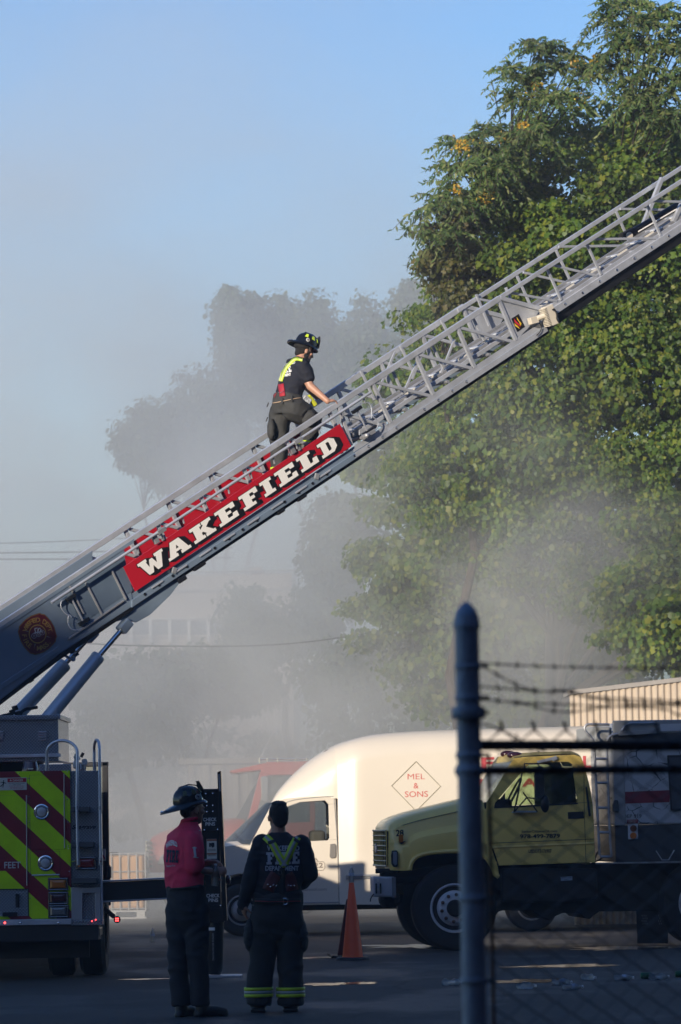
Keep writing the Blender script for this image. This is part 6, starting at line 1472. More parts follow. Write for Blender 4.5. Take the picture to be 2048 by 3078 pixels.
class Wrap:
    """lays flat trimmings on a garment: photo points are carried onto the cloth's surface"""
    def __init__(self, objs, root):
        self.root = root.location.copy(); vs_ = []; fs = []
        for o in (objs if isinstance(objs, (list, tuple)) else [objs]):
            k = len(vs_); vs_ += [v.co.copy() for v in o.data.vertices]; fs += [tuple(i + k for i in p.vertices) for p in o.data.polygons]
        self.t = BVHTree.FromPolygons(vs_, fs)
    def px(self, u, v, lift=.005):
        d = ray(u, v).normalized(); o = CAMP - self.root
        h = self.t.ray_cast(o, d)
        if h[0] is None:
            return None
        return h[0] - d * lift + h[1] * lift * .3
    def strip(self, path, width_px, name, m, parent, lift=.006, n=6):
        P_ = sm(path, n); vs_ = []; prev = None
        for i, (u, v) in enumerate(P_):
            a = P_[max(0, i - 1)]; b = P_[min(len(P_) - 1, i + 1)]; dx, dy = b[0] - a[0], b[1] - a[1]; l = math.hypot(dx, dy) + 1e-9
            nx, ny = -dy / l, dx / l; row = []
            for k in (-1, -.33, .33, 1):
                p = self.px(u + nx * width_px / 2 * k, v + ny * width_px / 2 * k, lift)
                row.append(p)
            if any(p is None for p in row):
                good = [p for p in row if p is not None]
                if not good: continue
                row = [p if p is not None else good[0] for p in row]
            vs_ += row
        r = len(vs_) // 4; fs = []
        for i in range(r - 1):
            for k in range(3): fs.append((4 * i + k, 4 * i + k + 1, 4 * i + k + 5, 4 * i + k + 4))
        me = bpy.data.meshes.new(name); me.from_pydata([tuple(p) for p in vs_], [], fs); o = mesh_obj(name, me, m, parent); me.shade_smooth()
        md = o.modifiers.new('th', 'SOLIDIFY'); md.thickness = .0035; md.offset = 0
        return o
    def text(self, body, u0, v0, u1, v1, hpx, name, m, parent, bold=.02, lift=.006, arch=0.0, slab=False):
        """line of print from (u0,v0) to (u1,v1) baseline, cap height hpx, bowed up by arch px"""
        if slab:
            W_ = [SLAB[c][0] + .9 for c in body]; tot = sum(W_) - .9; x = 0
            for ch, w in zip(body, W_):
                vs_, fs = slab_shape(ch); self._put([((x + a * SLAB[ch][0]) / tot, b) for a, b in vs_], fs, u0, v0, u1, v1, hpx, name, m, parent, lift, arch); x += w
            return
        vs_, fs = text_shape(body, bold); xs = [p[0] for p in vs_]; a, b = min(xs), max(xs)
        self._put([((x - a) / (b - a), y) for x, y in vs_], fs, u0, v0, u1, v1, hpx, name, m, parent, lift, arch)
    def _put(self, vs_, fs, u0, v0, u1, v1, hpx, name, m, parent, lift, arch):
        pts = []; l = math.hypot(u1 - u0, v1 - v0); nx, ny = (v1 - v0) / l, -(u1 - u0) / l
        bad = set()
        for i, (x, y) in enumerate(vs_):
            bow = arch * (1 - (2 * x - 1) ** 2)
            u = u0 + (u1 - u0) * x + nx * (y * hpx + bow); v = v0 + (v1 - v0) * x + ny * (y * hpx + bow)
            p = self.px(u, v, lift)
            if p is None: bad.add(i); p = V(0, 0, 0)
            pts.append(tuple(p))
        fs = [f for f in fs if not any(i in bad for i in f)]
        if fs:
            me = bpy.data.meshes.new(name); me.from_pydata(pts, [], fs); mesh_obj(name, me, m, parent)
def head(mb, c, f, u, k=1.0):
    f = Vector(f).normalized(); u = Vector(u).normalized(); s = f.cross(u).normalized(); u = s.cross(f)
    M = Matrix((s, f, u)).transposed(); P = lambda a, b, d: c + (s * a + f * b + u * d) * k
    mb.ell(P(0, -.012, .022), (.077 * k, .096 * k, .098 * k), M, 18, 12)
    mb.ell(P(0, .020, -.050), (.060 * k, .070 * k, .066 * k), M, 16, 10)
    mb.ell(P(0, .062, -.092), (.030 * k, .026 * k, .024 * k), M); mb.ell(P(0, .078, .018), (.050 * k, .020 * k, .016 * k), M)
    mb.tube([P(0, .088, .012), P(0, .108, -.024), P(0, .094, -.034)], [.009 * k, .014 * k, .011 * k], 8); mb.ell(P(.013, .09, -.03), (.009, .012, .008)); mb.ell(P(-.013, .09, -.03), (.009, .012, .008))
    mb.ell(P(0, .084, -.060), (.024 * k, .012 * k, .007 * k), M); mb.ell(P(0, .082, -.071), (.021 * k, .012 * k, .007 * k), M)
    for g in (-1, 1): mb.ell(P(.079 * g, -.006, -.012), (.010 * k, .019 * k, .031 * k), M); mb.ell(P(.046 * g, .062, -.016), (.026 * k, .02 * k, .018 * k), M)
    return P, M, s, f, u
def eyes(P, parent):
    for g in (-1, 1):
        mb = MB(); mb.ell(P(.030 * g, .076, .002), (.012, .012, .010)); mb.build('eye', pbr('eye', (.25, .22, .2), .2), parent, smooth=True)
def hand(mb, wrist, pdir, back, tips, thumb, pw=.082, pl=.09):
    """palm from the wrist along pdir with its back facing 'back'; tips: four (curl1, curl2) values"""
    d = Vector(pdir).normalized(); b = Vector(back).normalized(); s = d.cross(b).normalized(); b = s.cross(d)
    M = Matrix((s, d, b)).transposed()
    mb.ell(wrist + d * pl * .52, (pw * .52, pl * .62, .019), M, 14, 8)
    for i, (c1, c2, spread) in enumerate(tips):
        root = wrist + d * pl * (.88 if i in (1, 2) else .82) + s * pw * (-.36 + .24 * i)
        L_ = (.070, .078, .073, .058)[i]
        d1 = (d * math.cos(c1) - b * math.sin(c1) + s * spread).normalized(); k = root + d1 * L_ * .5
        d2 = (d * math.cos(c1 + c2) - b * math.sin(c1 + c2) + s * spread).normalized(); e = k + d2 * L_ * .5; e2 = e + (d * math.cos(c1 + c2 * 1.6) - b * math.sin(c1 + c2 * 1.6)).normalized() * L_ * .26
        chain(mb, [root - d * .02, root, k, e, e2], [.0095, .0095, .0088, .0080, .0068], 8)
    t0 = wrist + d * pl * .25 + s * pw * .42 * thumb[0]; t1 = t0 + (d * .6 + s * .7 * thumb[0] - b * thumb[1]).normalized() * .042; t2 = t1 + (d * .9 + s * .15 * thumb[0] - b * thumb[1] * 1.3).normalized() * .036
    chain(mb, [wrist + d * pl * .15 + s * pw * .2 * thumb[0], t0, t1, t2], [.016, .014, .0105, .0085], 8)
def helmet(parent, c, f, u, lime=True, k=1.0, stickers=True, back_=.135):
    f = Vector(f).normalized(); u = Vector(u).normalized(); s = f.cross(u).normalized(); u = s.cross(f)
    P = lambda a, b, d: c + (s * a + f * b + u * d) * k
    n = 40; rings = []
    for h, r in ((0, 1.0), (.03, .995), (.06, .95), (.09, .85), (.115, .68), (.133, .45), (.142, .2), (.144, .02)):
        ring = []
        for j in range(n):
            a = 2 * math.pi * j / n; rid = 1 + .035 * max(0, math.cos(a * 8)) ** 6 * (1 if h < .14 else 0)
            ring.append(P(.105 * r * rid * math.cos(a), .132 * r * rid * math.sin(a) - .004, h))
        rings.append(ring)
    mb = MB(); mb.loft(rings); dome = mb.build('helmet', M_HELM, parent, smooth=True, angle=60)
    rings = []
    for t in (0, .35, .7, 1.0, 1.0, .7, .35, 0):
        top = len(rings) < 4; ring = []
        for j in range(n):
            a = 2 * math.pi * j / n; ca, sa = math.cos(a), math.sin(a)
            back = max(0, -sa) ** 1.5; front = max(0, sa) ** 2; side = abs(ca) ** 2
            ext = .030 * side + .036 * front + back_ * back
            dr = -.020 * t * t * (front + .4 * side) - (.052 * back * t ** 1.4) - .022 * side * t * t
            ring.append(P((.103 + ext * t * .75) * ca, (.130 + ext * t) * sa - .004, dr + (.004 if top else -.004)))
        rings.append(ring)
    mb = MB(); mb.loft(rings, cap=False); mb.build('brim', M_HELM, dome, smooth=True, angle=60)
    mb = MB(); mb.prism([P(-.045, .142, .02), P(.045, .142, .02), P(.052, .128, .10), P(.03, .112, .165), P(-.03, .112, .165), P(-.052, .128, .10)], f * .006); mb.build('front_shield', pbr('helmet shield leather', (.02, .018, .016), .5), dome, bevel=.003)
    mb = MB(); mb.tube([P(0, .135, .05), P(0, .10, .13), P(0, .03, .15), P(0, -.06, .14), P(0, -.12, .07)], .006, 6); mb.build('crest', M_HELM, dome, smooth=True)
    for g in (-1, 1):
        for a in (R(52), R(12), R(-26)):
            pts = []
            for da, h in ((-.15, .062), (.15, .062), (.11, .103), (-.11, .103)):
                r = (1.0 if h < .08 else .83) * 1.03; pts.append(P(.105 * r * math.cos(a + da) * g, .132 * r * math.sin(a + da) - .004, h))
            cc = (pts[0] + pts[1] + pts[2] + pts[3]) / 4; mb = MB(); mb.prism(pts, (cc - P(0, 0, .05)).normalized() * .004); mb.build('reflective_patch', M_VISLIME if lime else pbr('dull olive patch', (.06, .07, .015), .4), dome)
    if stickers:
        a = R(-8) if lime else R(35)
        a = R(-18) if lime else R(20)
        cc = P(.1065, .132 * math.sin(a), .035); nrm = s
        for r, m, l in ((.022, M_WHITE, 0), (.017, M_PRINTN if not lime else M_SILV, .002), (.011, M_WHITE, .004), (.008, M_LEATHD if lime else M_PRINTN, .006)):
            mb = MB(); mb.lathe([(r, 0), (r, .002), (.001, .002)], cc + nrm * l, nrm, 20); mb.build('round_sticker', m, dome)
    mb = MB(); mb.tube([P(-.05, -.100 - back_, -.028), P(-.02, -.127 - back_, -.036), P(.02, -.127 - back_, -.036), P(.05, -.100 - back_, -.028)], .006, 6); mb.build('hang_ring', M_CHROME, dome, smooth=True)
    mb = MB(); mb.tube([P(.092, .02, -.01), P(.086, .03, -.08), P(.05, .05, -.135), P(-.05, .05, -.135), P(-.086, .03, -.08), P(-.092, .02, -.01)], .006, 6); mb.build('chin_strap', M_BLK, dome)
    return dome, P

# ================= A: bareheaded firefighter seen from behind
YA = 34.2
rootA = V(W(1040 - 208, 3030, YA).x, YA, 0)
c3 = lambda x, y: (420 + x / 2.613, 2250 + y / 2.613)
A = empty('person', rootA, 'person seen from behind in navy long-sleeved shirt, lime suspenders and bunker trousers', 'person')
def qa(x, y, dy=0.0): return W(*c3(x, y), YA + dy) - rootA
mb = MB()
hcA = qa(1087, 535); PA_, MA_, sA, fA, uA = head(mb, hcA, (-.35, 1, .12), (0, 0, 1), 1.04)
chain(mb, [qa(1087, 590, .0), qa(1092, 700, -.01)], [.060, .070])
mb.ell(qa(1095, 850), (.14, .085, .18)); mb.ell(qa(1088, 1080), (.13, .08, .16)); mb.ell(qa(1082, 1260), (.14, .09, .13))
chain(mb, [qa(965, 770), qa(872, 1000, -.02), qa(818, 1215, .02)], [.060, .046, .032]); chain(mb, [qa(1270, 770), qa(1340, 990, .02), qa(1255, 1070, .26)], [.060, .046, .032])
hand(mb, qa(815, 1225, .02), (.10, .10, -1), (-.9, -.3, 0), [(.25, .35, .02), (.3, .4, 0), (.35, .45, 0), (.4, .5, -.02)], (-1, .5))
hand(mb, qa(1255, 1070, .26), (-.6, .6, .1), (.3, .2, 1), [(.5, .8, 0)] * 4, (1, .4))
for hx, kx, ax in ((1000, 965, 938), (1165, 1182, 1186)): chain(mb, [qa(hx, 1310), qa(kx, 1640, .02), qa(ax, 1950)], [.085, .056, .042])
finish(mb, 'body', M_SKIND, A, voxel=.0075, smooth=2); eyes(PA_, A)
mb = MB(); P = PA_
mb.ell(P(0, -.022, .036), (.083, .094, .094), MA_, 20, 14); mb.ell(P(0, -.066, -.010), (.070, .048, .075), MA_, 16, 10)
for i in range(150):
    a = random.uniform(0, 2 * math.pi); r = random.uniform(0, .8) ** .5; b = P(.066 * r * math.cos(a), -.02 + .080 * r * math.sin(a), .10 + .032 * math.sqrt(max(0, 1 - r * r)) - .01)
    mb.tube([b, b + V(random.uniform(-.010, .010), random.uniform(-.01, .01), random.uniform(.004, .014))], [.008, .004], 5)
finish(mb, 'hair', M_HAIR, A, voxel=.0055, smooth=1, wr=.003, wscale=60, wstretch=(1, 1, .5))
# shirt
mb = MB()
def ring_loft(mb, secs, n=28):
    rr = []
    for (c, rx, ry) in secs:
        rr.append([c + V(rx * math.cos(2 * math.pi * j / n), ry * math.copysign(abs(math.sin(2 * math.pi * j / n)) ** .85, math.sin(2 * math.pi * j / n)), 0) for j in range(n)])
    mb.loft(rr)
ring_loft(mb, [(qa(1095, 662), .072, .075), (qa(1095, 690), .105, .085), (qa(1097, 720), .165, .100), (qa(1098, 765), .200, .118), (qa(1098, 850), .212, .128), (qa(1096, 960), .208, .128), (qa(1090, 1060), .200, .125), (qa(1087, 1140), .200, .128), (qa(1084, 1180), .195, .128)])
chain(mb, [qa(965, 755), qa(930, 860, -.01), qa(878, 1000, -.025), qa(845, 1110, -.01), qa(815, 1225, .02)], [.088, .082, .068, .058, .048], 14)
chain(mb, [qa(1265, 760), qa(1305, 860, .0), qa(1335, 985, .01), qa(1290, 1045, .14), qa(1255, 1070, .24)], [.088, .080, .070, .058, .048], 14)
shirtA = finish(mb, 'shirt', M_NAVY, A, voxel=.010, smooth=4, wr=.009, wscale=7, wstretch=(1, 1, 1.5), seed=3)
# trousers
mb = MB()
ring_loft(mb, [(qa(1086, 1128), .206, .135), (qa(1085, 1170), .210, .138), (qa(1082, 1260), .212, .145), (qa(1080, 1340), .210, .145), (qa(1080, 1420), .16, .125), (qa(1080, 1500), .09, .09)])
for pts, rs in (([(990, 1330), (975, 1480), (962, 1650), (945, 1800), (935, 1940), (934, 2010)], [.128, .120, .106, .104, .106, .106]), ([(1175, 1330), (1182, 1480), (1184, 1650), (1184, 1800), (1186, 1940), (1186, 2010)], [.128, .118, .104, .104, .106, .106])):
    chain(mb, [qa(x, y, .01) for x, y in pts], rs, 18, end=False)
trA = finish(mb, 'trousers', M_NAVYT, A, voxel=.011, smooth=3, wr=.012, wscale=5.5, wstretch=(1, 1, 1.3), seed=9)
for x0, x1, y0, y1, dz in ((828, 905, 1345, 1585, 0), (1238, 1314, 1345, 1598, 0)):
    mb = MB(); cpos = qa((x0 + x1) / 2, (y0 + y1) / 2, .02); mb.ell(cpos, ((x1 - x0) / 914 * .62, .10, (y1 - y0) / 914 * .52), None, 18, 12); mb.ell(cpos - V(0, 0, .03), ((x1 - x0) / 914 * .6, .095, (y1 - y0) / 914 * .42), None, 18, 12)
    finish(mb, 'cargo_pocket', M_NAVYT, A, voxel=.011, smooth=2, wr=.008, wscale=8)
wt = Wrap([trA, shirtA], A); ws = Wrap(shirtA, A)
ca = lambda *p: [c3(*q) for q in p]
for x, y in ((935, 1912), (1186, 1912)):
    for y0, y1, m, r in ((y - 38, y - 12, M_LIME, .1255), (y - 12, y + 14, M_SILV, .1245), (y + 14, y + 38, M_LIME, .1255)):
        mb = MB(); z0 = qa(x, y1).z; z1 = qa(x, y0).z; cc = qa(x, y, .01); n = 32
        rr = [[V(cc.x + r * math.cos(2 * math.pi * j / n) * (1 + .015 * math.sin(5 * j)), cc.y + r * math.sin(2 * math.pi * j / n), z) for j in range(n)] for z in (z0, (z0 + z1) / 2, z1)]
        mb.loft(rr, cap=False); o = mb.build('cuff_band', m, trA, smooth=True); md = o.modifiers.new('t', 'SOLIDIFY'); md.thickness = .004
for x, sgn in ((932, -1), (1186, 1)):
    mb = MB(); c = qa(x, 2020); b0 = V(c.x, .0, 0)
    mb.ell(b0 + V(0, .02, .09), (.078, .085, .10)); mb.ell(b0 + V(sgn * .01, .11, .045), (.062, .13, .052)); mb.box(b0 + V(0, .05, .016), (.13, .30, .03))
    finish(mb, 'boot', M_BOOT, A, voxel=.009, smooth=3)
# suspenders, leather tabs and print
for path in ([(985, 690), (1040, 745), (1090, 835), (1150, 925)], [(1240, 695), (1200, 770), (1165, 850), (1118, 925)]):
    p = [c3(*q) for q in path]; stp = ws.strip(p, 22, 'suspender', M_LIME, A, .010); ws.strip(p, 8, 'suspender_stripe', M_SILV, stp, .014)
ws.strip(ca((1010, 745), (1065, 725)), 9, 'suspender_slide', M_BLK, A, .017); ws.strip(ca((1212, 712), (1258, 738)), 9, 'suspender_slide', M_BLK, A, .017)
ws.strip(ca((1120, 935), (1125, 1000), (1118, 1070), (1118, 1140)), 16, 'back_strap', M_BLK, A, .012)
for q in ([(1075, 985), (1040, 1040), (1010, 1115)], [(1160, 985), (1185, 1040), (1200, 1115)]):
    wt.strip(ca(*q), 36, 'leather_tab', M_LEATHD, A, .010)
for x, y in ((1010, 1070), (1030, 1085), (1052, 1072), (1076, 1079), (1168, 1076), (1188, 1080), (1213, 1076)):
    h = wt.px(*c3(x, y), .016); 
    if h: mb = MB(); mb.ell(h, (.008, .008, .008)); mb.build('rivet', M_CHROME, A, smooth=True)
for x, y in ((1103, 975), (1185, 975)):
    h = ws.px(*c3(x, y), .014)
    if h: mb = MB(); mb.tube([h + V(.014 * math.cos(R(30 * k)), 0, .016 * math.sin(R(30 * k))) for k in range(13)], .0025, 5); mb.build('strap_ring', M_CHROME, A, smooth=True)
ws.text('WAKEFIELD', *c3(1000, 802), *c3(1256, 802), 15.5, 'shirt_print', M_PRINTG, shirtA, bold=.05)
ws.text('FIRE', *c3(998, 912), *c3(1256, 905), 37, 'shirt_print', M_PRINTG, shirtA, slab=True)
ws.text('DEPARTMENT', *c3(988, 958), *c3(1250, 958), 14.5, 'shirt_print', M_PRINTG, shirtA, bold=.05)
wt.strip(ca((905, 1195), (1000, 1200), (1090, 1200), (1180, 1198), (1265, 1196)), 15, 'waist_belt', M_BLK, A, .012); wt.strip(ca((910, 1198), (1000, 1202), (1090, 1202), (1180, 1200), (1262, 1199)), 1.6, 'belt_piping', M_LEATH, A, .017)
h = wt.px(*c3(1143, 1200), .022)
if h:
    mb = MB(); k = 1 / 914; mb.tube([h + V(a * k, 0, b * k) for a, b in ((-18, 24), (2, 24), (20, 12), (22, -6), (10, -22), (-16, -24), (-10, -22), (-10, 22))], .0035, 6); mb.build('belt_ring', M_CHROME, A, smooth=True)
mb = MB(); hh = qa(880, 1230, -.06); mb.tube([hh, hh + V(-.01, 0, -.05), hh + V(.02, 0, -.06), hh + V(.02, 0, 0), hh], .004, 5); mb.build('glove_clip', M_ALUD, A)

# ================= B: helmeted firefighter in a red polo shirt
YB = 33.6
rootB = V(W(*c3(380, 2060), YB).x, YB, 0)
B = empty('person', rootB, 'person in red polo shirt and black helmet holding a water bottle, facing the outrigger', 'person')
def qb(x, y, dy=0.0): return W(*c3(x, y), YB + dy) - rootB
mb = MB()
hcB = qb(418, 478); PB_, MB_, sB, fB, uB = head(mb, hcB, (.86, .52, -.06), (.05, 0, 1), 1.03)
chain(mb, [qb(405, 530), qb(385, 640)], [.060, .068])
mb.ell(qb(345, 800), (.10, .10, .17)); mb.ell(qb(360, 1000), (.10, .10, .16)); mb.ell(qb(380, 1180), (.10, .10, .13))
chain(mb, [qb(425, 740, -.10), qb(415, 950, -.13), qb(585, 968, -.06)], [.055, .046, .031]); chain(mb, [qb(300, 720, .15), qb(430, 920, .22), qb(545, 892, .10)], [.055, .045, .031])
hand(mb, qb(578, 968, -.06), (1, .1, .05), (.1, -1, .3), [(.5, 1.0, .0), (.6, 1.0, 0), (.6, 1.1, 0), (.7, 1.1, 0)], (1, .8))
hand(mb, qb(540, 893, .10), (1, -.35, .05), (.1, .2, 1), [(.45, .6, .0), (.5, .7, 0), (.5, .8, 0), (.6, .8, 0)], (-1, .5))
for pts in ([(322, 1250), (305, 1560), (318, 1950)], [(430, 1250), (455, 1560), (485, 1950)]): chain(mb, [qb(x, y, .03 if x < 400 else -.03) for x, y in pts], [.062, .05, .04])
finish(mb, 'body', M_SKIND, B, voxel=.0075, smooth=2); eyes(PB_, B)
mb = MB(); P = PB_; mb.ell(P(0, -.03, .03), (.083, .088, .085), MB_, 18, 12); mb.ell(P(0, -.065, -.02), (.066, .045, .055), MB_, 14, 9); finish(mb, 'hair', M_HAIR, B, voxel=.008, smooth=1)
hmB, _ = helmet(B, qb(386, 425, .0) + V(0, .01, .0), (.86, .42, .16), (-.14, 0, 1), lime=False, k=1.0)
mb = MB(); rr = []
def ring_tilt(mb, secs, ax, n=28):
    """torso sections turned about the vertical by ax"""
    rr = []
    ca_, sa_ = math.cos(ax), math.sin(ax)
    for (c, rx, ry) in secs:
        ring = []
        for j in range(n):
            a = 2 * math.pi * j / n; x = rx * math.cos(a); y = ry * math.copysign(abs(math.sin(a)) ** .85, math.sin(a)); ring.append(c + V(x * ca_ - y * sa_, x * sa_ + y * ca_, 0))
        rr.append(ring)
    mb.loft(rr)
axB = R(-52)
ring_tilt(mb, [(qb(392, 578), .066, .070), (qb(385, 612), .085, .085), (qb(372, 650), .14, .100), (qb(358, 700), .19, .118), (qb(350, 780), .205, .130), (qb(348, 880), .205, .134), (qb(350, 980), .195, .136), (qb(354, 1060), .185, .136), (qb(356, 1100), .182, .136)], axB)
chain(mb, [qb(420, 725, -.11), qb(424, 820, -.14), qb(430, 915, -.15)], [.085, .085, .080], 14); chain(mb, [qb(290, 720, .12), qb(330, 840, .17), qb(370, 900, .19)], [.085, .083, .078], 14)
shirtB = finish(mb, 'shirt', M_REDSH, B, voxel=.010, smooth=4, wr=.008, wscale=6.5, wstretch=(1, 1, 1.2), seed=5)
mb = MB(); rr = []
for c, r in ((qb(392, 572), .072), (qb(396, 556), .074), (qb(402, 545), .070)): rr.append([c + V(r * math.cos(2 * math.pi * j / 24), r * math.sin(2 * math.pi * j / 24), .012 * math.cos(2 * math.pi * j / 24)) for j in range(24)])
mb.loft(rr, cap=False); o = mb.build('collar', M_REDSH, shirtB, smooth=True); md = o.modifiers.new('t', 'SOLIDIFY'); md.thickness = .006
mb = MB()
ring_tilt(mb, [(qb(360, 1082), .180, .136), (qb(364, 1120), .178, .136), (qb(370, 1200), .176, .136), (qb(376, 1290), .160, .128), (qb(378, 1390), .125, .105), (qb(378, 1480), .06, .06)], axB)
for pts, rs in (([(318, 1270), (308, 1440), (300, 1620), (308, 1800), (322, 1930), (330, 2015)], [.118, .100, .085, .078, .076, .078]), ([(438, 1270), (450, 1440), (452, 1620), (466, 1800), (474, 1930), (478, 2015)], [.118, .098, .083, .076, .074, .076])):
    chain(mb, [qb(x, y, .03 if x < 400 else -.03) for x, y in pts], rs, 16, end=False)
trB = finish(mb, 'trousers', M_PANTS, B, voxel=.011, smooth=4, wr=.013, wscale=5, wstretch=(1, 1, 1.5), seed=12)
for (x, dy, d) in ((330, .03, (.55, .8, 0)), (490, -.03, (.95, .3, 0))):
    d = Vector(d).normalized(); mb = MB(); c = qb(x, 2030, dy); b0 = V(c.x, c.y, 0)
    mb.ell(b0 + V(0, 0, .07), (.056, .060, .08)); chain(mb, [b0 + V(0, 0, .05), b0 + d * .12 + V(0, 0, .045), b0 + d * .19 + V(0, 0, .036)], [.052, .047, .036], 12); chain(mb, [b0 - d * .03 + V(0, 0, .02), b0 + d * .19 + V(0, 0, .018)], [.045, .040], 10, flat=.45)
    finish(mb, 'shoe', M_BOOT, B, voxel=.008, smooth=3)
wb = Wrap(shirtB, B); wbt = Wrap([trB, shirtB], B)
wb.text('WAKEFIELD', *c3(212, 790), *c3(300, 775), 15, 'shirt_print', M_PRINTW, shirtB, bold=.05, arch=9)
wb.text('FIRE', *c3(208, 893), *c3(303, 898), 38, 'shirt_print', M_PRINTN, shirtB, slab=True); 
wb.text('Support Our', *c3(212, 930), *c3(282, 925), 6, 'shirt_print', M_PRINTG, shirtB)
wb.strip(ca((430, 775), (434, 812), (440, 850)), 7, 'sleeve_print', M_PRINTG, shirtB, .007); wb.strip(ca((416, 782), (432, 776), (448, 784)), 3, 'sleeve_print', M_PRINTG, shirtB, .007); wb.strip(ca((422, 852), (440, 854), (460, 857)), 2.5, 'sleeve_print', M_PRINTG, shirtB, .007)
wbt.strip(ca((232, 1108), (300, 1104), (360, 1098), (420, 1090), (480, 1078)), 9, 'belt', M_BLK, B, .010)
mb = MB(); mb.box(qb(505, 1090, -.02), (.035, .03, .10)); mb.build('radio', M_BLK, B, bevel=.008)
mb = MB(); mb.tube([qb(470, 640, -.08), qb(476, 690, -.08), qb(472, 720, -.06)], .006, 5); mb.build('lanyard', M_WHITEG, B)
bottle(qb(590, 1078, -.075) + rootB, (R(0), R(3), 0), 'clear water bottle held by the person in the red shirt', h=.185, nolabel=True)

# ================= C: firefighter climbing the ladder
ce = lambda x, y: (750 + x / 3.92, 950 + y / 3.92)
rootC = LPF(*ce(400, 1880), -.40)
C_ = empty('person', rootC, 'person in helmet and charcoal bunker trousers climbing the ladder, hand on its rail', 'person')
def qc(x, y, off=-.40): return LPF(*ce(x, y), off) - rootC
FWD = HD.copy(); RGT = RD.copy()
mb = MB()
fC = (HD * 1.0 + RD * .12 + V(0, 0, -.38)); hcC = qc(652, 418, -.42)
PC_, MC_, sC, fC_, uC = head(mb, hcC, fC, V(0, 0, 1) + HD * .38, 1.04)
chain(mb, [qc(640, 450, -.42), qc(585, 540, -.42)], [.060, .070])
mb.ell(qc(545, 690), (.09, .09, .15)); mb.ell(qc(490, 850), (.09, .09, .15)); mb.ell(qc(455, 1020), (.10, .10, .12))
wr_ = LP(*ce(922, 1003), .0) - rootC
chain(mb, [qc(640, 610, -.24), qc(690, 760, -.19), qc(722, 830, -.16), wr_], [.062, .056, .050, .033]); chain(mb, [qc(500, 600, -.60), qc(640, 800, -.72), qc(800, 960, -.80)], [.06, .048, .032])
railtop = LP(*ce(1010, 985), .0) - rootC
hand(mb, wr_, (railtop - wr_) + V(0, 0, -.005), V(0, 0, 1) + RD * .25 - HD * .2, [(.25, .55, -.02), (.35, .6, .0), (.45, .6, .03), (.6, .6, .06)], (-1, .3))
hand(mb, qc(800, 960, -.80), HD + V(0, 0, .3), V(0, 0, 1), [(.5, .8, 0)] * 4, (1, .5))
chain(mb, [qc(530, 1090, -.28), qc(760, 1240, -.28), qc(655, 1520, -.30)], [.085, .058, .044]); chain(mb, [qc(390, 1110, -.52), qc(350, 1420, -.52), qc(350, 1830, -.50)], [.085, .058, .044])
finish(mb, 'body', M_SKIN, C_, voxel=.0075, smooth=2); eyes(PC_, C_)
mb = MB(); P = PC_; mb.ell(P(0, -.04, .0), (.082, .072, .075), MC_, 18, 12); mb.ell(P(0, -.07, -.04), (.06, .035, .045), MC_); finish(mb, 'hair', M_HAIR, C_, voxel=.008, smooth=1)
mb = MB(); mb.ell(P(0, .040, -.088), (.058, .055, .042), MC_, 16, 10); mb.ell(P(.055, .01, -.06), (.016, .03, .045), MC_); mb.ell(P(-.055, .01, -.06), (.016, .03, .045), MC_); mb.ell(P(0, .086, -.052), (.028, .012, .008), MC_); finish(mb, 'beard', M_HAIR, C_, voxel=.007, smooth=1, wr=.002, wscale=60)
hmC, HP = helmet(C_, qc(668, 345, -.42), HD * 1.0 + RD * .10 + V(0, 0, -.42), V(0, 0, 1) + HD * .42, lime=True, back_=.095)
mb = MB(); mb.ell(P(0, -.04, .035), (.098, .105, .052), MC_, 18, 10); finish(mb, 'ear_flap', pbr('black flap cloth', (.012, .012, .012), .9), hmC, voxel=.010, smooth=1, wr=.003, wscale=14)
def ring_axis(mb, secs, n=28):
    """sections given as centre, half width across (RD), half depth, and the direction of the trunk"""
    rr = []
    for (c, rx, ry, t) in secs:
        t = Vector(t).normalized(); f = (HD - t * HD.dot(t)).normalized(); s = t.cross(f).normalized()
        rr.append([c + s * (rx * math.cos(2 * math.pi * j / n)) + f * (ry * math.copysign(abs(math.sin(2 * math.pi * j / n)) ** .85, math.sin(2 * math.pi * j / n))) for j in range(n)])
    mb.loft(rr)
tr_ = V(0, 0, 1) + HD * .30
mb = MB()
ring_axis(mb, [(qc(598, 500), .068, .070, tr_), (qc(590, 530), .10, .085, tr_), (qc(578, 565), .165, .105, tr_), (qc(560, 620), .195, .122, tr_), (qc(535, 700), .205, .135, tr_), (qc(505, 790), .195, .138, tr_), (qc(480, 870), .182, .138, tr_), (qc(455, 950), .176, .136, tr_), (qc(450, 975), .172, .134, tr_)])
chain(mb, [qc(620, 590, -.23), qc(665, 660, -.20), qc(690, 725, -.185)], [.090, .085, .076], 14); chain(mb, [qc(510, 580, -.58), qc(560, 680, -.63)], [.088, .078], 14)
shirtC = finish(mb, 'shirt', M_NAVY, C_, voxel=.010, smooth=4, wr=.008, wscale=7, seed=7)
mb = MB()
ring_axis(mb, [(qc(452, 930), .186, .142, V(0, 0, 1) + HD * .2), (qc(450, 980), .196, .155, V(0, 0, 1) + HD * .1), (qc(455, 1060), .210, .170, V(0, 0, 1)), (qc(460, 1140), .205, .165, V(0, 0, 1) - HD * .1)])
chain(mb, [qc(520, 1090, -.29), qc(640, 1160, -.28), qc(748, 1235, -.28), qc(725, 1350, -.28), qc(690, 1440, -.29), qc(652, 1530, -.30)], [.140, .126, .108, .100, .094, .094], 16, end=False)
chain(mb, [qc(390, 1120, -.50), qc(350, 1270, -.52), qc(345, 1400, -.52), qc(350, 1580, -.51), qc(352, 1830, -.50)], [.140, .122, .102, .096, .098], 16, end=False)
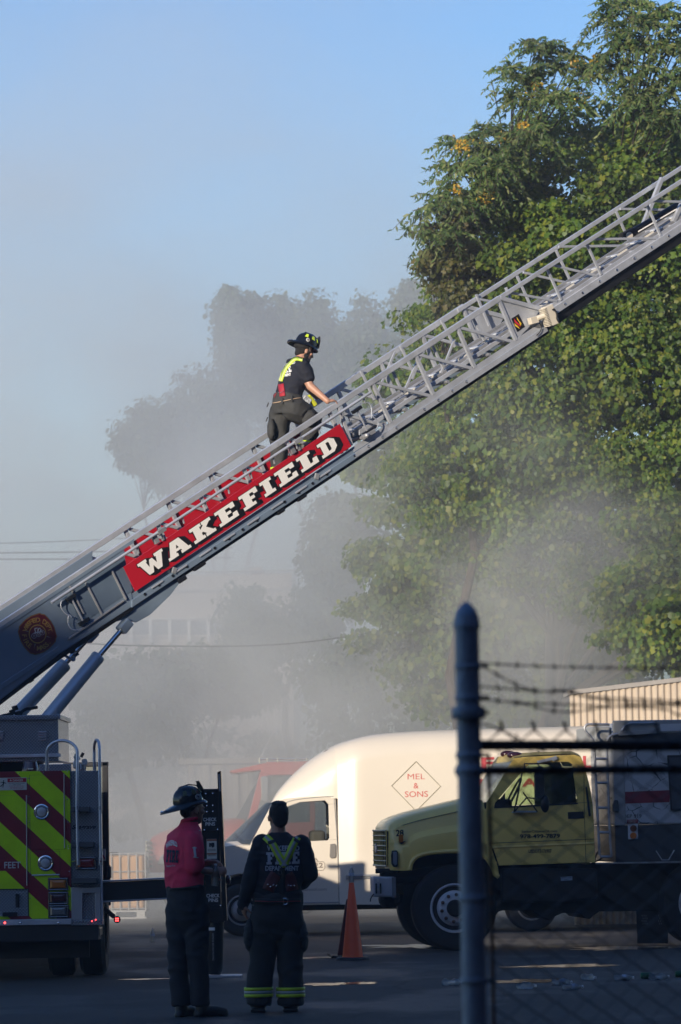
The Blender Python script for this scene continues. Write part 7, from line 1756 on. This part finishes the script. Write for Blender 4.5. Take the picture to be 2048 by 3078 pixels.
trC = finish(mb, 'trousers', M_BUNK, C_, voxel=.012, smooth=4, wr=.013, wscale=5.5, wstretch=(1, 1, 1.4), seed=15)
mb = MB(); mb.ell(qc(262, 1330, -.46), (.05, .09, .12)); mb.ell(qc(262, 1380, -.46), (.05, .085, .08)); finish(mb, 'cargo_pocket', M_BUNK, C_, voxel=.011, smooth=2, wr=.006, wscale=8)
mb = MB(); mb.ell(qc(700, 1200, -.17), (.09, .05, .10)); finish(mb, 'cargo_pocket', M_BUNK, C_, voxel=.011, smooth=2, wr=.006, wscale=8)
for (x, y, o_) in ((650, 1560, -.30), (352, 1870, -.50)):
    b0 = qc(x, y, o_); mb = MB(); chain(mb, [b0 + V(0, 0, .06), b0 + V(0, 0, -.02)], [.075, .07], 12); chain(mb, [b0 + V(0, 0, -.03), b0 + HD * .15 + V(0, 0, -.02)], [.058, .048], 12); finish(mb, 'boot', M_BOOT, C_, voxel=.010, smooth=2)
    mb = MB(); n = 24; mb.loft([[b0 + V(.102 * math.cos(2 * math.pi * j / n), .102 * math.sin(2 * math.pi * j / n), z) for j in range(n)] for z in (.045, .085)], cap=False); o = mb.build('cuff_band', M_LIME, trC, smooth=True); md = o.modifiers.new('t', 'SOLIDIFY'); md.thickness = .004
wc = Wrap(shirtC, C_); wct = Wrap([trC, shirtC], C_)
cc_ = lambda *p: [ce(*q) for q in p]
for path in ([(420, 545), (385, 600), (372, 680), (352, 765)], [(628, 518), (545, 508), (490, 550), (430, 620), (395, 700), (372, 768)]):
    p = [ce(*q) for q in path]; stp = wc.strip(p, 9.5, 'suspender', M_LIME, C_, .009); wc.strip(p, 3.2, 'suspender_stripe', pbr('pale tape', (.62, .66, .30), .5), stp, .012)
for q in ([(318, 815), (295, 880), (262, 955)], [(372, 800), (382, 870), (392, 945)]):
    wct.strip(cc_(*q), 17, 'leather_tab', M_LEATH, C_, .010)
for x, y in ((352, 905), (368, 908), (385, 900), (402, 888), (270, 925), (285, 918)):
    h = wct.px(*ce(x, y), .018)
    if h: mb = MB(); mb.ell(h, (.006, .006, .006)); mb.build('rivet', M_CHROME, C_, smooth=True)
for x, y in ((318, 812), (372, 795)):
    h = wct.px(*ce(x, y), .016)
    if h: mb = MB(); mb.tube([h + V(.016 * math.cos(R(30 * k)), 0, .016 * math.sin(R(30 * k))) for k in range(13)], .0028, 5); mb.build('strap_ring', M_CHROME, C_, smooth=True)
wc.text('WAKEFIELD', *ce(385, 600), *ce(545, 555), 6.6, 'shirt_print', M_PRINTW, shirtC, bold=.06)
wc.text('FIRE', *ce(352, 690), *ce(500, 655), 19, 'shirt_print', M_PRINTW, shirtC, slab=True)
wc.text('DEPARTMENT', *ce(325, 730), *ce(492, 700), 8, 'shirt_print', M_PRINTW, shirtC, bold=.06)
wct.strip(cc_((232, 1030), (300, 1022), (380, 1008), (470, 988), (560, 970), (610, 965)), 2.0, 'belt_piping', pbr('tan piping', (.42, .30, .20), .7), C_, .012)
for x, y in ((385, 1000), (498, 975)):
    wct.strip(cc_((x, y - 35), (x + 5, y + 35)), 6, 'belt_loop', M_BUNK, C_, .016)
wct.strip(cc_((775, 1040), (700, 1085), (640, 1140), (605, 1180)), 2.5, 'cord', M_BLK, C_, .012)
mb = MB(); a = qc(690, 990, -.26); mb.bar(a + V(0, 0, .05), a + HD * .10 + V(0, 0, -.06), .06, .045); mb.build('yellow_box_light', pbr('yellow lamp plastic', (.55, .58, .04), .5), C_, bevel=.01)
mb = MB(); a = qc(640, 985, -.25); mb.bar(a + V(0, 0, .03), a + HD * .08 + V(0, 0, -.03), .05, .07); mb.build('patterned_cloth', pbr('patterned cloth', (.45, .48, .52), .8, var=.8, scale=40), C_, bevel=.008)
mb = MB(); a = qc(700, 870, -.26); mb.tube([a + V(.03 * math.cos(R(30 * k)), 0, .014 * math.sin(R(30 * k))) for k in range(13)], .004, 5); mb.build('carabiner', M_BLKP, C_)
for x, y in ((215, 1020), (205, 1190)):
    mb = MB(); a = qc(x + 12, y, -.50); mb.bar(a, a + V(-.02, 0, -.05), .02, .012); mb.build('tab', M_BLK, C_)
# ---------------------------------------------------------------- trees
def leaf_mat(name, cols, transl=.35, rough=.45):
    m, nt, b = newmat(name); L = nt.links.new; out = nt.nodes['Material Output']
    ge = N(nt, 'ShaderNodeNewGeometry'); rp = N(nt, 'ShaderNodeValToRGB'); cr = rp.color_ramp
    for i, (p, c) in enumerate(cols):
        e = cr.elements[i] if i < 2 else cr.elements.new(p)
        e.position = p; e.color = c4(c)
    L(ge.outputs['Random Per Island'], rp.inputs['Fac'])
    tc = N(nt, 'ShaderNodeTexCoord'); nz = N(nt, 'ShaderNodeTexNoise', i_Scale=.9, i_Detail=3.0); L(tc.outputs['Object'], nz.inputs['Vector'])
    mr = N(nt, 'ShaderNodeMapRange'); mr.inputs[1].default_value = .3; mr.inputs[2].default_value = .7; mr.inputs[3].default_value = .58; mr.inputs[4].default_value = 1.35; L(nz.outputs['Fac'], mr.inputs[0])
    mm = N(nt, 'ShaderNodeMixRGB'); mm.blend_type = 'MULTIPLY'; mm.inputs[0].default_value = 1; L(rp.outputs['Color'], mm.inputs[1]); L(mr.outputs[0], mm.inputs[2])
    L(mm.outputs[0], b.inputs['Base Color']); b.inputs['Roughness'].default_value = rough; b.inputs['Specular IOR Level'].default_value = .3
    tr = N(nt, 'ShaderNodeBsdfTranslucent'); hs = N(nt, 'ShaderNodeHueSaturation', i_Hue=.485, i_Saturation=1.15, i_Value=1.5); L(mm.outputs[0], hs.inputs['Color']); L(hs.outputs[0], tr.inputs[0])
    mx = N(nt, 'ShaderNodeMixShader'); mx.inputs[0].default_value = transl; L(b.outputs[0], mx.inputs[1]); L(tr.outputs[0], mx.inputs[2]); L(mx.outputs[0], out.inputs['Surface'])
    return m
M_MAPLE = leaf_mat('maple leaves', [(0, (.040, .088, .016)), (1, (.22, .235, .036)), (.45, (.078, .138, .021)), (.8, (.135, .185, .026))], .42)
M_MAPB = leaf_mat('bronzed maple leaves', [(0, (.045, .058, .014)), (1, (.13, .11, .03)), (.5, (.07, .08, .018))])
M_AIL = leaf_mat('tree of heaven leaves', [(0, (.050, .100, .030)), (1, (.21, .235, .085)), (.5, (.09, .15, .045))], .4)
M_SEED = leaf_mat('yellow seed clusters', [(0, (.46, .27, .04)), (1, (.55, .42, .06))], .3)
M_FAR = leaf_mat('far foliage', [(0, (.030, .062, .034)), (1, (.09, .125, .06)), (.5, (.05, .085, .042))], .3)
M_BARK = pbr('grey brown bark', (.06, .045, .035), .9, var=.35, scale=9, bump=.5, bscale=30)
MAPLE_LEAF = np.array([(0, 0), (.10, .02), (.42, -.10), (.34, .12), (.55, .38), (.30, .36), (.18, .52), (0, 1.0), (-.18, .52), (-.30, .36), (-.55, .38), (-.34, .12), (-.42, -.10), (-.10, .02)]) * 1.0
MAPLE_TRI = [(0, 1, 13), (1, 3, 13), (13, 3, 11), (1, 2, 3), (13, 11, 12), (3, 5, 11), (11, 5, 9), (3, 4, 5), (11, 9, 10), (5, 6, 9), (9, 6, 8), (6, 7, 8)]
LOBE_LEAF = np.array([(0, 0), (.50, .06), (.27, .36), (.42, .62), (0, 1.0), (-.42, .62), (-.27, .36), (-.50, .06)]); LOBE_TRI = [(0, 1, 2), (0, 2, 6), (0, 6, 7), (2, 3, 4), (2, 4, 6), (4, 5, 6)]
NARROW_LEAF = np.array([(0, 0), (.17, .30), (.12, .7), (0, 1.0), (-.12, .7), (-.17, .30)])
OVAL_LEAF = np.array([(0, 0), (.28, .35), (.22, .75), (0, 1.0), (-.22, .75), (-.28, .35)]); OVAL_TRI = [(0, 1, 5), (1, 2, 4), (1, 4, 5), (2, 3, 4)]
def norm(a): return a / np.maximum(1e-9, np.linalg.norm(a, axis=1, keepdims=True))
def leaf_mesh(name, P, Nn, Tt, size, shape, tris, m, parent, fold=.18):
    """leaves at P with blade normals Nn and tip directions Tt (numpy arrays)"""
    n = len(P); Nn = norm(Nn); Tt = norm(Tt - Nn * np.sum(Tt * Nn, 1, keepdims=True)); S = np.cross(Tt, Nn)
    k = len(shape); sz = size.reshape(-1, 1, 1)
    sx = shape[:, 0].reshape(1, k, 1); sy = shape[:, 1].reshape(1, k, 1)
    V3 = P[:, None, :] + sz * (S[:, None, :] * sx + Tt[:, None, :] * sy + Nn[:, None, :] * (-(np.abs(sx)) * fold - sy * sy * fold * .8))
    V3 = V3.reshape(-1, 3); T = np.array(tris); F = (T[None] + (np.arange(n) * k)[:, None, None]).reshape(-1, 3)
    me = bpy.data.meshes.new(name); me.vertices.add(len(V3)); me.vertices.foreach_set('co', V3.astype(np.float32).ravel())
    me.loops.add(F.size); me.loops.foreach_set('vertex_index', F.astype(np.int32).ravel())
    me.polygons.add(len(F)); me.polygons.foreach_set('loop_start', (np.arange(len(F)) * 3).astype(np.int32))
    me.update(); me.validate()
    return mesh_obj(name, me, m, parent)
def in_poly(pts, poly):
    x, y = pts[:, 0], pts[:, 1]; ins = np.zeros(len(pts), bool); k = len(poly)
    for i in range(k):
        x1, y1 = poly[i]; x2, y2 = poly[(i + 1) % k]
        c = ((y1 > y) != (y2 > y)) & (x < (x2 - x1) * (y - y1) / (y2 - y1 + 1e-9) + x1); ins ^= c
    return ins
def edge_dist(pts, poly):
    d = np.full(len(pts), 1e9); k = len(poly)
    for i in range(k):
        a = np.array(poly[i], float); b = np.array(poly[(i + 1) % k], float); ab = b - a
        t = np.clip(((pts - a) @ ab) / (ab @ ab), 0, 1); d = np.minimum(d, np.linalg.norm(pts - (a + t[:, None] * ab), axis=1))
    return d
def clump_points(poly, Y, n, thick, rng, mind):
    """clump centres spread through the crown's volume: the crown is deepest where it is widest"""
    poly = [np.array(p, float) for p in poly]; lo = np.min(poly, 0); hi = np.max(poly, 0)
    p = lo + rng.random((n * 12 + 400, 2)) * (hi - lo)
    p = p[in_poly(p, poly)]
    e = edge_dist(p, poly) / (FPX / Y)
    h = np.minimum(thick / 2, np.sqrt(np.maximum(.05, e * thick)))
    dy = -h * (1 - rng.random(len(p)) ** 1.5 * 1.7)
    out = []; arr = np.zeros((n, 3))
    for k in range(len(p)):
        w = W(p[k, 0], p[k, 1], Y + dy[k]); a = np.array(tuple(w)); m_ = len(out)
        if m_ and np.min(np.sum((arr[:m_] - a) ** 2, 1)) < mind * mind: continue
        arr[m_] = a; out.append(w)
        if len(out) >= n: break
    return out
def build_tree(name, label, poly, Y, leafm, trunk_u, n_clump, lpc, crad, lsize, shape=LOBE_LEAF, tris=LOBE_TRI, thick=5.0, seed=1, group=None, trunk_r=.22, crown_base=None, bark=None, mind=.45, limbs=18):
    rng = np.random.default_rng(seed)
    base = V(W(trunk_u, 2600, Y).x, Y, 0)
    t = empty(name, base, label, 'tree', group)
    cl = clump_points(poly, Y, n_clump, thick, rng, mind)
    C = np.array([tuple(c) for c in cl]) - np.array(tuple(base)); k = len(C)
    cen = C.mean(0)
    idx = np.repeat(np.arange(k), lpc)
    d = rng.normal(size=(len(idx), 3)); d = norm(d); rad = crad * (0.55 + .75 * rng.random(k))[idx] * rng.random(len(idx)) ** (1 / 2.2)
    flat_ = (.38 + .55 * rng.random(k))[idx]; P = C[idx] + d * rad[:, None] * np.stack([1.25 - .2 * flat_, 1.25 - .2 * flat_, flat_], 1)
    C_sz = (.75 + .5 * rng.random(k))[idx]
    P[:, 2] -= .10 * rad ** 2
    outw = norm(P - cen)
    Nn = d * .45 + outw * .30 + np.array([-.34, -.58, .42]) + rng.normal(size=P.shape) * .5
    Tt = d * .6 + np.array([0, 0, -.75]) + rng.normal(size=P.shape) * .5
    sz = lsize * C_sz * (.5 + .95 * rng.random(len(idx)) ** 1.4)
    keep = P[:, 2] > .3
    leaf_mesh('crown', P[keep], Nn[keep], Tt[keep], sz[keep], shape, tris, leafm, t)
    zs = C[:, 2]; ztop_ = zs.max(); zb_ = crown_base if crown_base is not None else max(1.5, zs.min())
    mb = MB(); H = ztop_ - .6
    spine = [V(.25 * math.sin(h * 1.3 + seed), .2 * math.cos(h + seed) + thick * .32, h) + V(cen[0], cen[1], 0) * min(1, (h / H)) ** 1.2 for h in np.linspace(0, H, 12)]
    mb.tube(spine, [trunk_r * (1 - .93 * i / 11) for i in range(12)], 9)
    for j in rng.permutation(k)[:limbs]:
        tip = V(*C[j]); hh = max(zb_ * .6, min(H * .9, tip.z - .45 * math.hypot(tip.x - cen[0], tip.y - cen[1]))); i = int(max(0, min(10, hh / H * 11)))
        a = spine[i]; mid = a.lerp(tip, .5) + V(0, 0, .25); r0 = trunk_r * (1 - .93 * i / 11) * .45
        mb.tube([a, mid, tip], [r0, r0 * .6, .012], 6)
    mb.build('trunk', bark or M_BARK, t, smooth=True)
    return t
# the big maple that fills the right of the view
build_tree('maple_tree', 'big leafy green maple filling the view behind the ladder tip', [(1700, 330), (1560, 400), (1440, 540), (1370, 640), (1300, 860), (1250, 930), (1215, 960), (1270, 1040), (1220, 1130), (1330, 1260), (1250, 1330), (1180, 1420), (1260, 1560), (1420, 1680), (1600, 1780), (1750, 1850), (1900, 1900), (2300, 1950), (2500, 1200), (2450, 700), (2200, 380), (1900, 300)], 66, M_MAPLE, 1590, 1050, 215, .44, .076, seed=3, thick=6.5, trunk_r=.24, limbs=120, mind=.26)
build_tree('maple_tree', 'lower maple whose left boughs fade into the smoke beside the name board', [(1170, 1090), (1095, 1130), (1190, 1230), (1130, 1330), (1085, 1390), (1120, 1470), (1085, 1530), (1150, 1600), (1060, 1680), (1110, 1760), (1060, 1850), (1150, 2000), (1300, 2120), (1600, 2180), (1900, 2180), (1950, 1700), (1700, 1560), (1500, 1450), (1350, 1300), (1300, 1150)], 71, M_MAPLE, 1640, 230, 270, .48, .095, seed=5, thick=5, trunk_r=.11, limbs=20)
build_tree('maple_tree', 'bronze tinged maple at the edge of the leafy mass, against the sky', [(1330, 610), (1290, 660), (1270, 720), (1290, 760), (1268, 800), (1300, 850), (1290, 900), (1380, 960), (1450, 900), (1440, 740), (1400, 640)], 64.5, M_MAPB, 1420, 26, 200, .34, .08, seed=6, thick=2.0, trunk_r=.14, limbs=16, mind=.28)
build_tree('maple_tree', 'maple boughs hanging over the metal shed in the hazy light', [(1850, 1700), (1810, 1790), (1870, 1850), (1820, 1900), (1900, 1960), (1990, 1985), (2250, 1990), (2300, 1650)], 62.5, M_MAPLE, 2280, 80, 280, .42, .085, seed=8, thick=3, trunk_r=.2, limbs=14)
# trees of heaven: long feathered leaves in rosettes
def ailanthus(name, label, tips, Y, trunk_u, seed, grp=None, seeds=()):
    rng = np.random.default_rng(seed); base = V(W(trunk_u, 2600, Y + 9).x, Y + 9, 0); t = empty(name, base, label, 'tree', grp)
    Ps, Ns, Ts, Sz = [], [], [], []
    mb = MB()
    for (u, v, dY) in tips:
        c = np.array(tuple(W(u + rng.uniform(-12, 12), v + rng.uniform(-22, 22), Y + dY) - base))
        nf = rng.integers(10, 15)
        for f in range(nf):
            a = 2 * math.pi * (f + rng.random() * .6) / nf; el = rng.uniform(-.55, 1.1)
            dirn = np.array([math.cos(a) * math.cos(el), math.sin(a) * math.cos(el), math.sin(el)])
            ln = rng.uniform(.42, .72); npair = 12
            side = np.cross(dirn, [0, 0, 1.0]); side /= np.linalg.norm(side) + 1e-9
            spine = []
            for i in range(npair + 1):
                s = (i + 1) / (npair + 1); p = c + dirn * ln * s + np.array([0, 0, -.62 * ln * s * s])
                spine.append(V(*p))
                for sg in ((-1, 1) if i < npair else (0,)):
                    tdir = side * sg * .85 + dirn * (.45 if sg else 1) + np.array([0, 0, -.45]); tdir += rng.normal(size=3) * .10
                    nrm = np.array([-.3, -.5, .6]) + side * sg * .45 + rng.normal(size=3) * .35
                    Ps.append(p); Ns.append(nrm); Ts.append(tdir); Sz.append(ln * .17 * (1 - .35 * s) + .03)
            mb.tube([V(*c)] + spine[::3], .004, 3, cap=False)
    leaf_mesh('crown', np.array(Ps), np.array(Ns), np.array(Ts), np.array(Sz), NARROW_LEAF, OVAL_TRI, M_AIL, t, fold=.12)
    C = np.array([tuple(W(u, v, Y + d) - base) for u, v, d in tips]); cen = C.mean(0); H = C[:, 2].max() - .4
    spine = [V(.2 * math.sin(h * .9 + seed), .15 * math.cos(h * 1.1), h) + V(cen[0], cen[1] * .8, 0) * (h / H) ** 2.5 for h in np.linspace(0, H, 12)]
    mb.tube(spine, [.09 * (1 - .92 * i / 11) for i in range(12)], 8)
    for p in C:
        hh = max(2, min(H * .95, p[2] - .35 * math.hypot(p[0] - cen[0], p[1] - cen[1]) - .2)); i = int(hh / H * 11); a = spine[i]; tip = V(*p); mb.tube([a, a.lerp(tip, .55) + V(0, 0, -.05), tip], [.03, .018, .006], 5)
    mb.build('trunk', M_BARK, t, smooth=True)
    if len(seeds):
        for (u, v, w) in seeds:
            P_, N_, T_, S_ = [], [], [], []
            c = np.array(tuple(W(u, v, Y - .6) - base))
            for _ in range(34):
                P_.append(c + rng.normal(size=3) * w * np.array([1, .5, .8])); N_.append(rng.normal(size=3)); T_.append(rng.normal(size=3)); S_.append(.06)
            tag(leaf_mesh('seed_cluster', np.array(P_), np.array(N_), np.array(T_), np.array(S_), OVAL_LEAF, OVAL_TRI, M_SEED, t), kind='stuff')
    return t
rg = random.Random(21)
tips = [(1600, 150, 0), (1640, 135, .6), (1540, 215, 0), (1575, 240, -.5), (1620, 230, -.3), (1680, 200, .4), (1720, 180, 0), (1760, 175, -.4), (1545, 300, -.3), (1590, 310, -.6), (1650, 290, -.7), (1700, 270, -.5), (1480, 385, .2), (1530, 380, -.4), (1420, 400, .4), (1390, 430, 0), (1440, 450, -.5), (1370, 490, .3), (1410, 510, -.4), (1470, 470, -.7), (1360, 560, 0), (1400, 580, -.5), (1450, 540, -.8), (1500, 500, -.9), (1310, 640, .2), (1350, 670, -.4), (1330, 600, .3), (1290, 700, 0), (1780, 240, -.6), (1560, 440, -1), (1600, 400, -1.1)]
ailanthus('tree_of_heaven', 'feathery leaved tree with yellow seed clusters leaning out against the sky', tips, 63.5, 1620, 4, None, [(1400, 434, .10), (1385, 438, .06), (1740, 190, .06), (1800, 182, .06), (1732, 296, .08), (1600, 288, .05), (1570, 375, .05), (1612, 255, .05), (1460, 595, .06), (1376, 570, .05), (1510, 420, .05), (1455, 465, .05)])
tips = [(1830, 20, 0), (1870, -10, .3), (1900, 30, -.3), (1830, 70, 0), (1880, 90, -.5), (1950, 60, -.4), (1990, 20, 0), (2030, 50, -.4), (1860, 150, -.3), (1920, 140, -.5), (1980, 130, -.6), (2040, 130, -.5), (1900, 210, -.5), (1960, 220, -.7), (2030, 210, -.7), (1850, 215, 0), (1940, 290, -.9), (2010, 290, -.9), (2060, 60, 0), (2090, 160, 0), (2100, 260, 0), (1990, 370, -1), (2050, 350, -1), (1890, 280, -.8), (2130, 20, .3), (2150, 340, 0)]
ailanthus('tree_of_heaven', 'tall feathery leaved tree at the top corner above the ladder', tips, 62.5, 1660, 9)
# trees dimmed by the smoke
far = [
 ('tall upright tree in the smoke, leftmost of the row behind the firefighter', [(655, 960), (665, 880), (685, 862), (712, 880), (722, 950), (730, 1150), (690, 1180), (668, 1080)], 106, 700, 130),
 ('narrow pointed tree in the smoke, second of the row behind the firefighter', [(732, 960), (745, 885), (765, 870), (785, 930), (800, 1060), (790, 1250), (720, 1240), (725, 1050)], 108, 760, 130),
 ('broad hazy tree in the smoke directly behind the firefighter helmet', [(790, 960), (820, 900), (850, 872), (885, 905), (905, 960), (920, 880), (945, 858), (970, 900), (1000, 960), (1010, 1200), (900, 1320), (780, 1300)], 109, 890, 330),
 ('hazy tree in the smoke between the firefighter and the maple', [(1010, 1000), (1060, 960), (1080, 900), (1102, 880), (1125, 930), (1160, 1000), (1180, 1100), (1150, 1260), (1000, 1260)], 107, 1080, 220),
 ('rounded grey tree in the smoke left of the firefighter', [(505, 1180), (545, 1110), (580, 1130), (600, 1095), (640, 1110), (690, 1170), (740, 1250), (745, 1480), (600, 1540), (500, 1450), (520, 1330), (480, 1280)], 103, 610, 230),
 ('low grey tree at the far end of the smoky tree line', [(350, 1300), (390, 1270), (410, 1235), (440, 1205), (470, 1230), (500, 1270), (540, 1340), (540, 1450), (480, 1470), (430, 1420), (390, 1400), (345, 1350)], 102, 470, 130),
 ('pointed pale treetop in the smoke beside the maple', [(1180, 920), (1215, 860), (1240, 832), (1275, 862), (1300, 850), (1340, 900), (1360, 1050), (1180, 1100)], 100, 1270, 120),
 ('dim tree standing in front of the beige office', [(690, 1790), (740, 1760), (800, 1800), (830, 1900), (900, 1850), (960, 1500), (1060, 1480), (1130, 1600), (1080, 1720), (1020, 1830), (960, 1960), (720, 1980), (670, 1880)], 86, 860, 220),
 ('dim shrubby tree with yellowing leaves below the sagging cable', [(280, 2000), (420, 1960), (560, 1960), (600, 2050), (540, 2250), (350, 2300), (230, 2250), (240, 2080)], 80, 400, 170),
 ('dim spreading tree with bare forked stem in the smoke', [(500, 2010), (600, 1950), (750, 1960), (830, 2030), (800, 2120), (650, 2150), (520, 2120)], 81, 625, 110),
 ('shadowy bush growing in the smoke behind the box van', [(900, 2000), (1100, 1900), (1400, 1950), (1700, 2000), (1750, 2200), (1300, 2260), (980, 2230)], 78, 1300, 220),
]
far += [
 ('dark scrub growing low behind the tank truck and shed', [(1500, 1900), (1700, 1850), (2000, 1900), (2200, 1950), (2200, 2300), (1500, 2300)], 80, 1800, 120),
 ('dim scrub growing low in the smoke behind the red truck', [(300, 2200), (500, 2180), (700, 2200), (950, 2180), (950, 2480), (300, 2500)], 90, 640, 110),
]
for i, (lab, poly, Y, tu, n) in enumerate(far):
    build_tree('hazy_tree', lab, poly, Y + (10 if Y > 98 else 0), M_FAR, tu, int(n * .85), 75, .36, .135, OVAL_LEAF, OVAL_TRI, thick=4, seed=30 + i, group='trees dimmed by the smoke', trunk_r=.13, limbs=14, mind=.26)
# ---------------------------------------------------------------- the air: thin haze everywhere, thick smoke drifting behind the vehicles
def vol_mat(name, col, dens, aniso):
    m = bpy.data.materials.new(name); m.use_nodes = True; nt = m.node_tree
    nt.nodes.remove(nt.nodes['Principled BSDF'])
    pv = nt.nodes.new('ShaderNodeVolumePrincipled'); pv.inputs['Color'].default_value = c4(col); pv.inputs['Density'].default_value = dens; pv.inputs['Anisotropy'].default_value = aniso
    nt.links.new(pv.outputs[0], nt.nodes['Material Output'].inputs['Volume'])
    return m, nt, pv
m, nt, pv = vol_mat('thin haze', (.90, .93, .98), .001, .15)
mb = MB(); mb.b2((-90, -40, -1.0), (90, 240, 26)); haze = mb.build('haze', m); tag(haze, kind='stuff')
m, nt, pv = vol_mat('drifting smoke', (.875, .895, .89), .0, .1); L = nt.links.new
tc = N(nt, 'ShaderNodeTexCoord'); mp = N(nt, 'ShaderNodeMapping'); mp.inputs['Scale'].default_value = (1, .6, 1.5); L(tc.outputs['Object'], mp.inputs['Vector'])
nz = N(nt, 'ShaderNodeTexNoise', i_Scale=.15, i_Detail=4.0, i_Roughness=.6, i_Distortion=.9); L(mp.outputs[0], nz.inputs['Vector'])
sep = N(nt, 'ShaderNodeSeparateXYZ'); L(tc.outputs['Object'], sep.inputs[0])
def MR(src, a, b, c, d, smooth=True):
    n = N(nt, 'ShaderNodeMapRange'); n.interpolation_type = 'SMOOTHSTEP' if smooth else 'LINEAR'
    n.inputs[1].default_value = a; n.inputs[2].default_value = b; n.inputs[3].default_value = c; n.inputs[4].default_value = d; L(src, n.inputs[0]); return n.outputs[0]
def MUL(a, b):
    n = N(nt, 'ShaderNodeMath', operation='MULTIPLY')
    for i, x in enumerate((a, b)):
        if isinstance(x, (int, float)): n.inputs[i].default_value = x
        else: L(x, n.inputs[i])
    return n.outputs[0]
def ADD(a, b):
    n = N(nt, 'ShaderNodeMath', operation='ADD'); L(a, n.inputs[0]); L(b, n.inputs[1]); return n.outputs[0]
X, Yy, Z = sep.outputs
nf = MR(nz.outputs['Fac'], .32, .68, .15, 1.85)
# high drifting layer
hi_ = MUL(MUL(MR(Z, 4, 18, .050, .014), MR(Z, 16, 25.4, 1, 0)), MUL(MR(X, -3, 6, 1.0, .40), MR(Yy, 58, 70, 0, 1)))
# thick low bank rolling over the yard from the left
lo_ = MUL(MUL(MR(Z, 2.5, 9.0, .060, 0), MUL(MR(X, 3.2, 7.0, 1.0, .10), MR(X, -4.6, -2.4, .4, 1))), MUL(MR(Yy, 70, 86, 1.0, .08), MR(Yy, 58, 66, 0, 1)))
# billow hanging before the maple's lower boughs
pl_ = MUL(MUL(MUL(MR(X, -2.5, 1.0, 0, .10), MR(X, 2.8, 6.2, 1, .15)), MUL(MR(Z, 2.4, 4.2, 0, 1), MR(Z, 5.6, 9.4, 1, 0))), MUL(MR(Yy, 58.5, 61, 0, 1), MR(Yy, 64, 68, 1, 0)))
d = MUL(ADD(ADD(hi_, lo_), pl_), nf)
L(d, pv.inputs['Density'])
mb = MB(); mb.b2((-18, 57, -.5), (14, 130, 25.5)); smoke = mb.build('smoke', m); tag(smoke, kind='stuff')
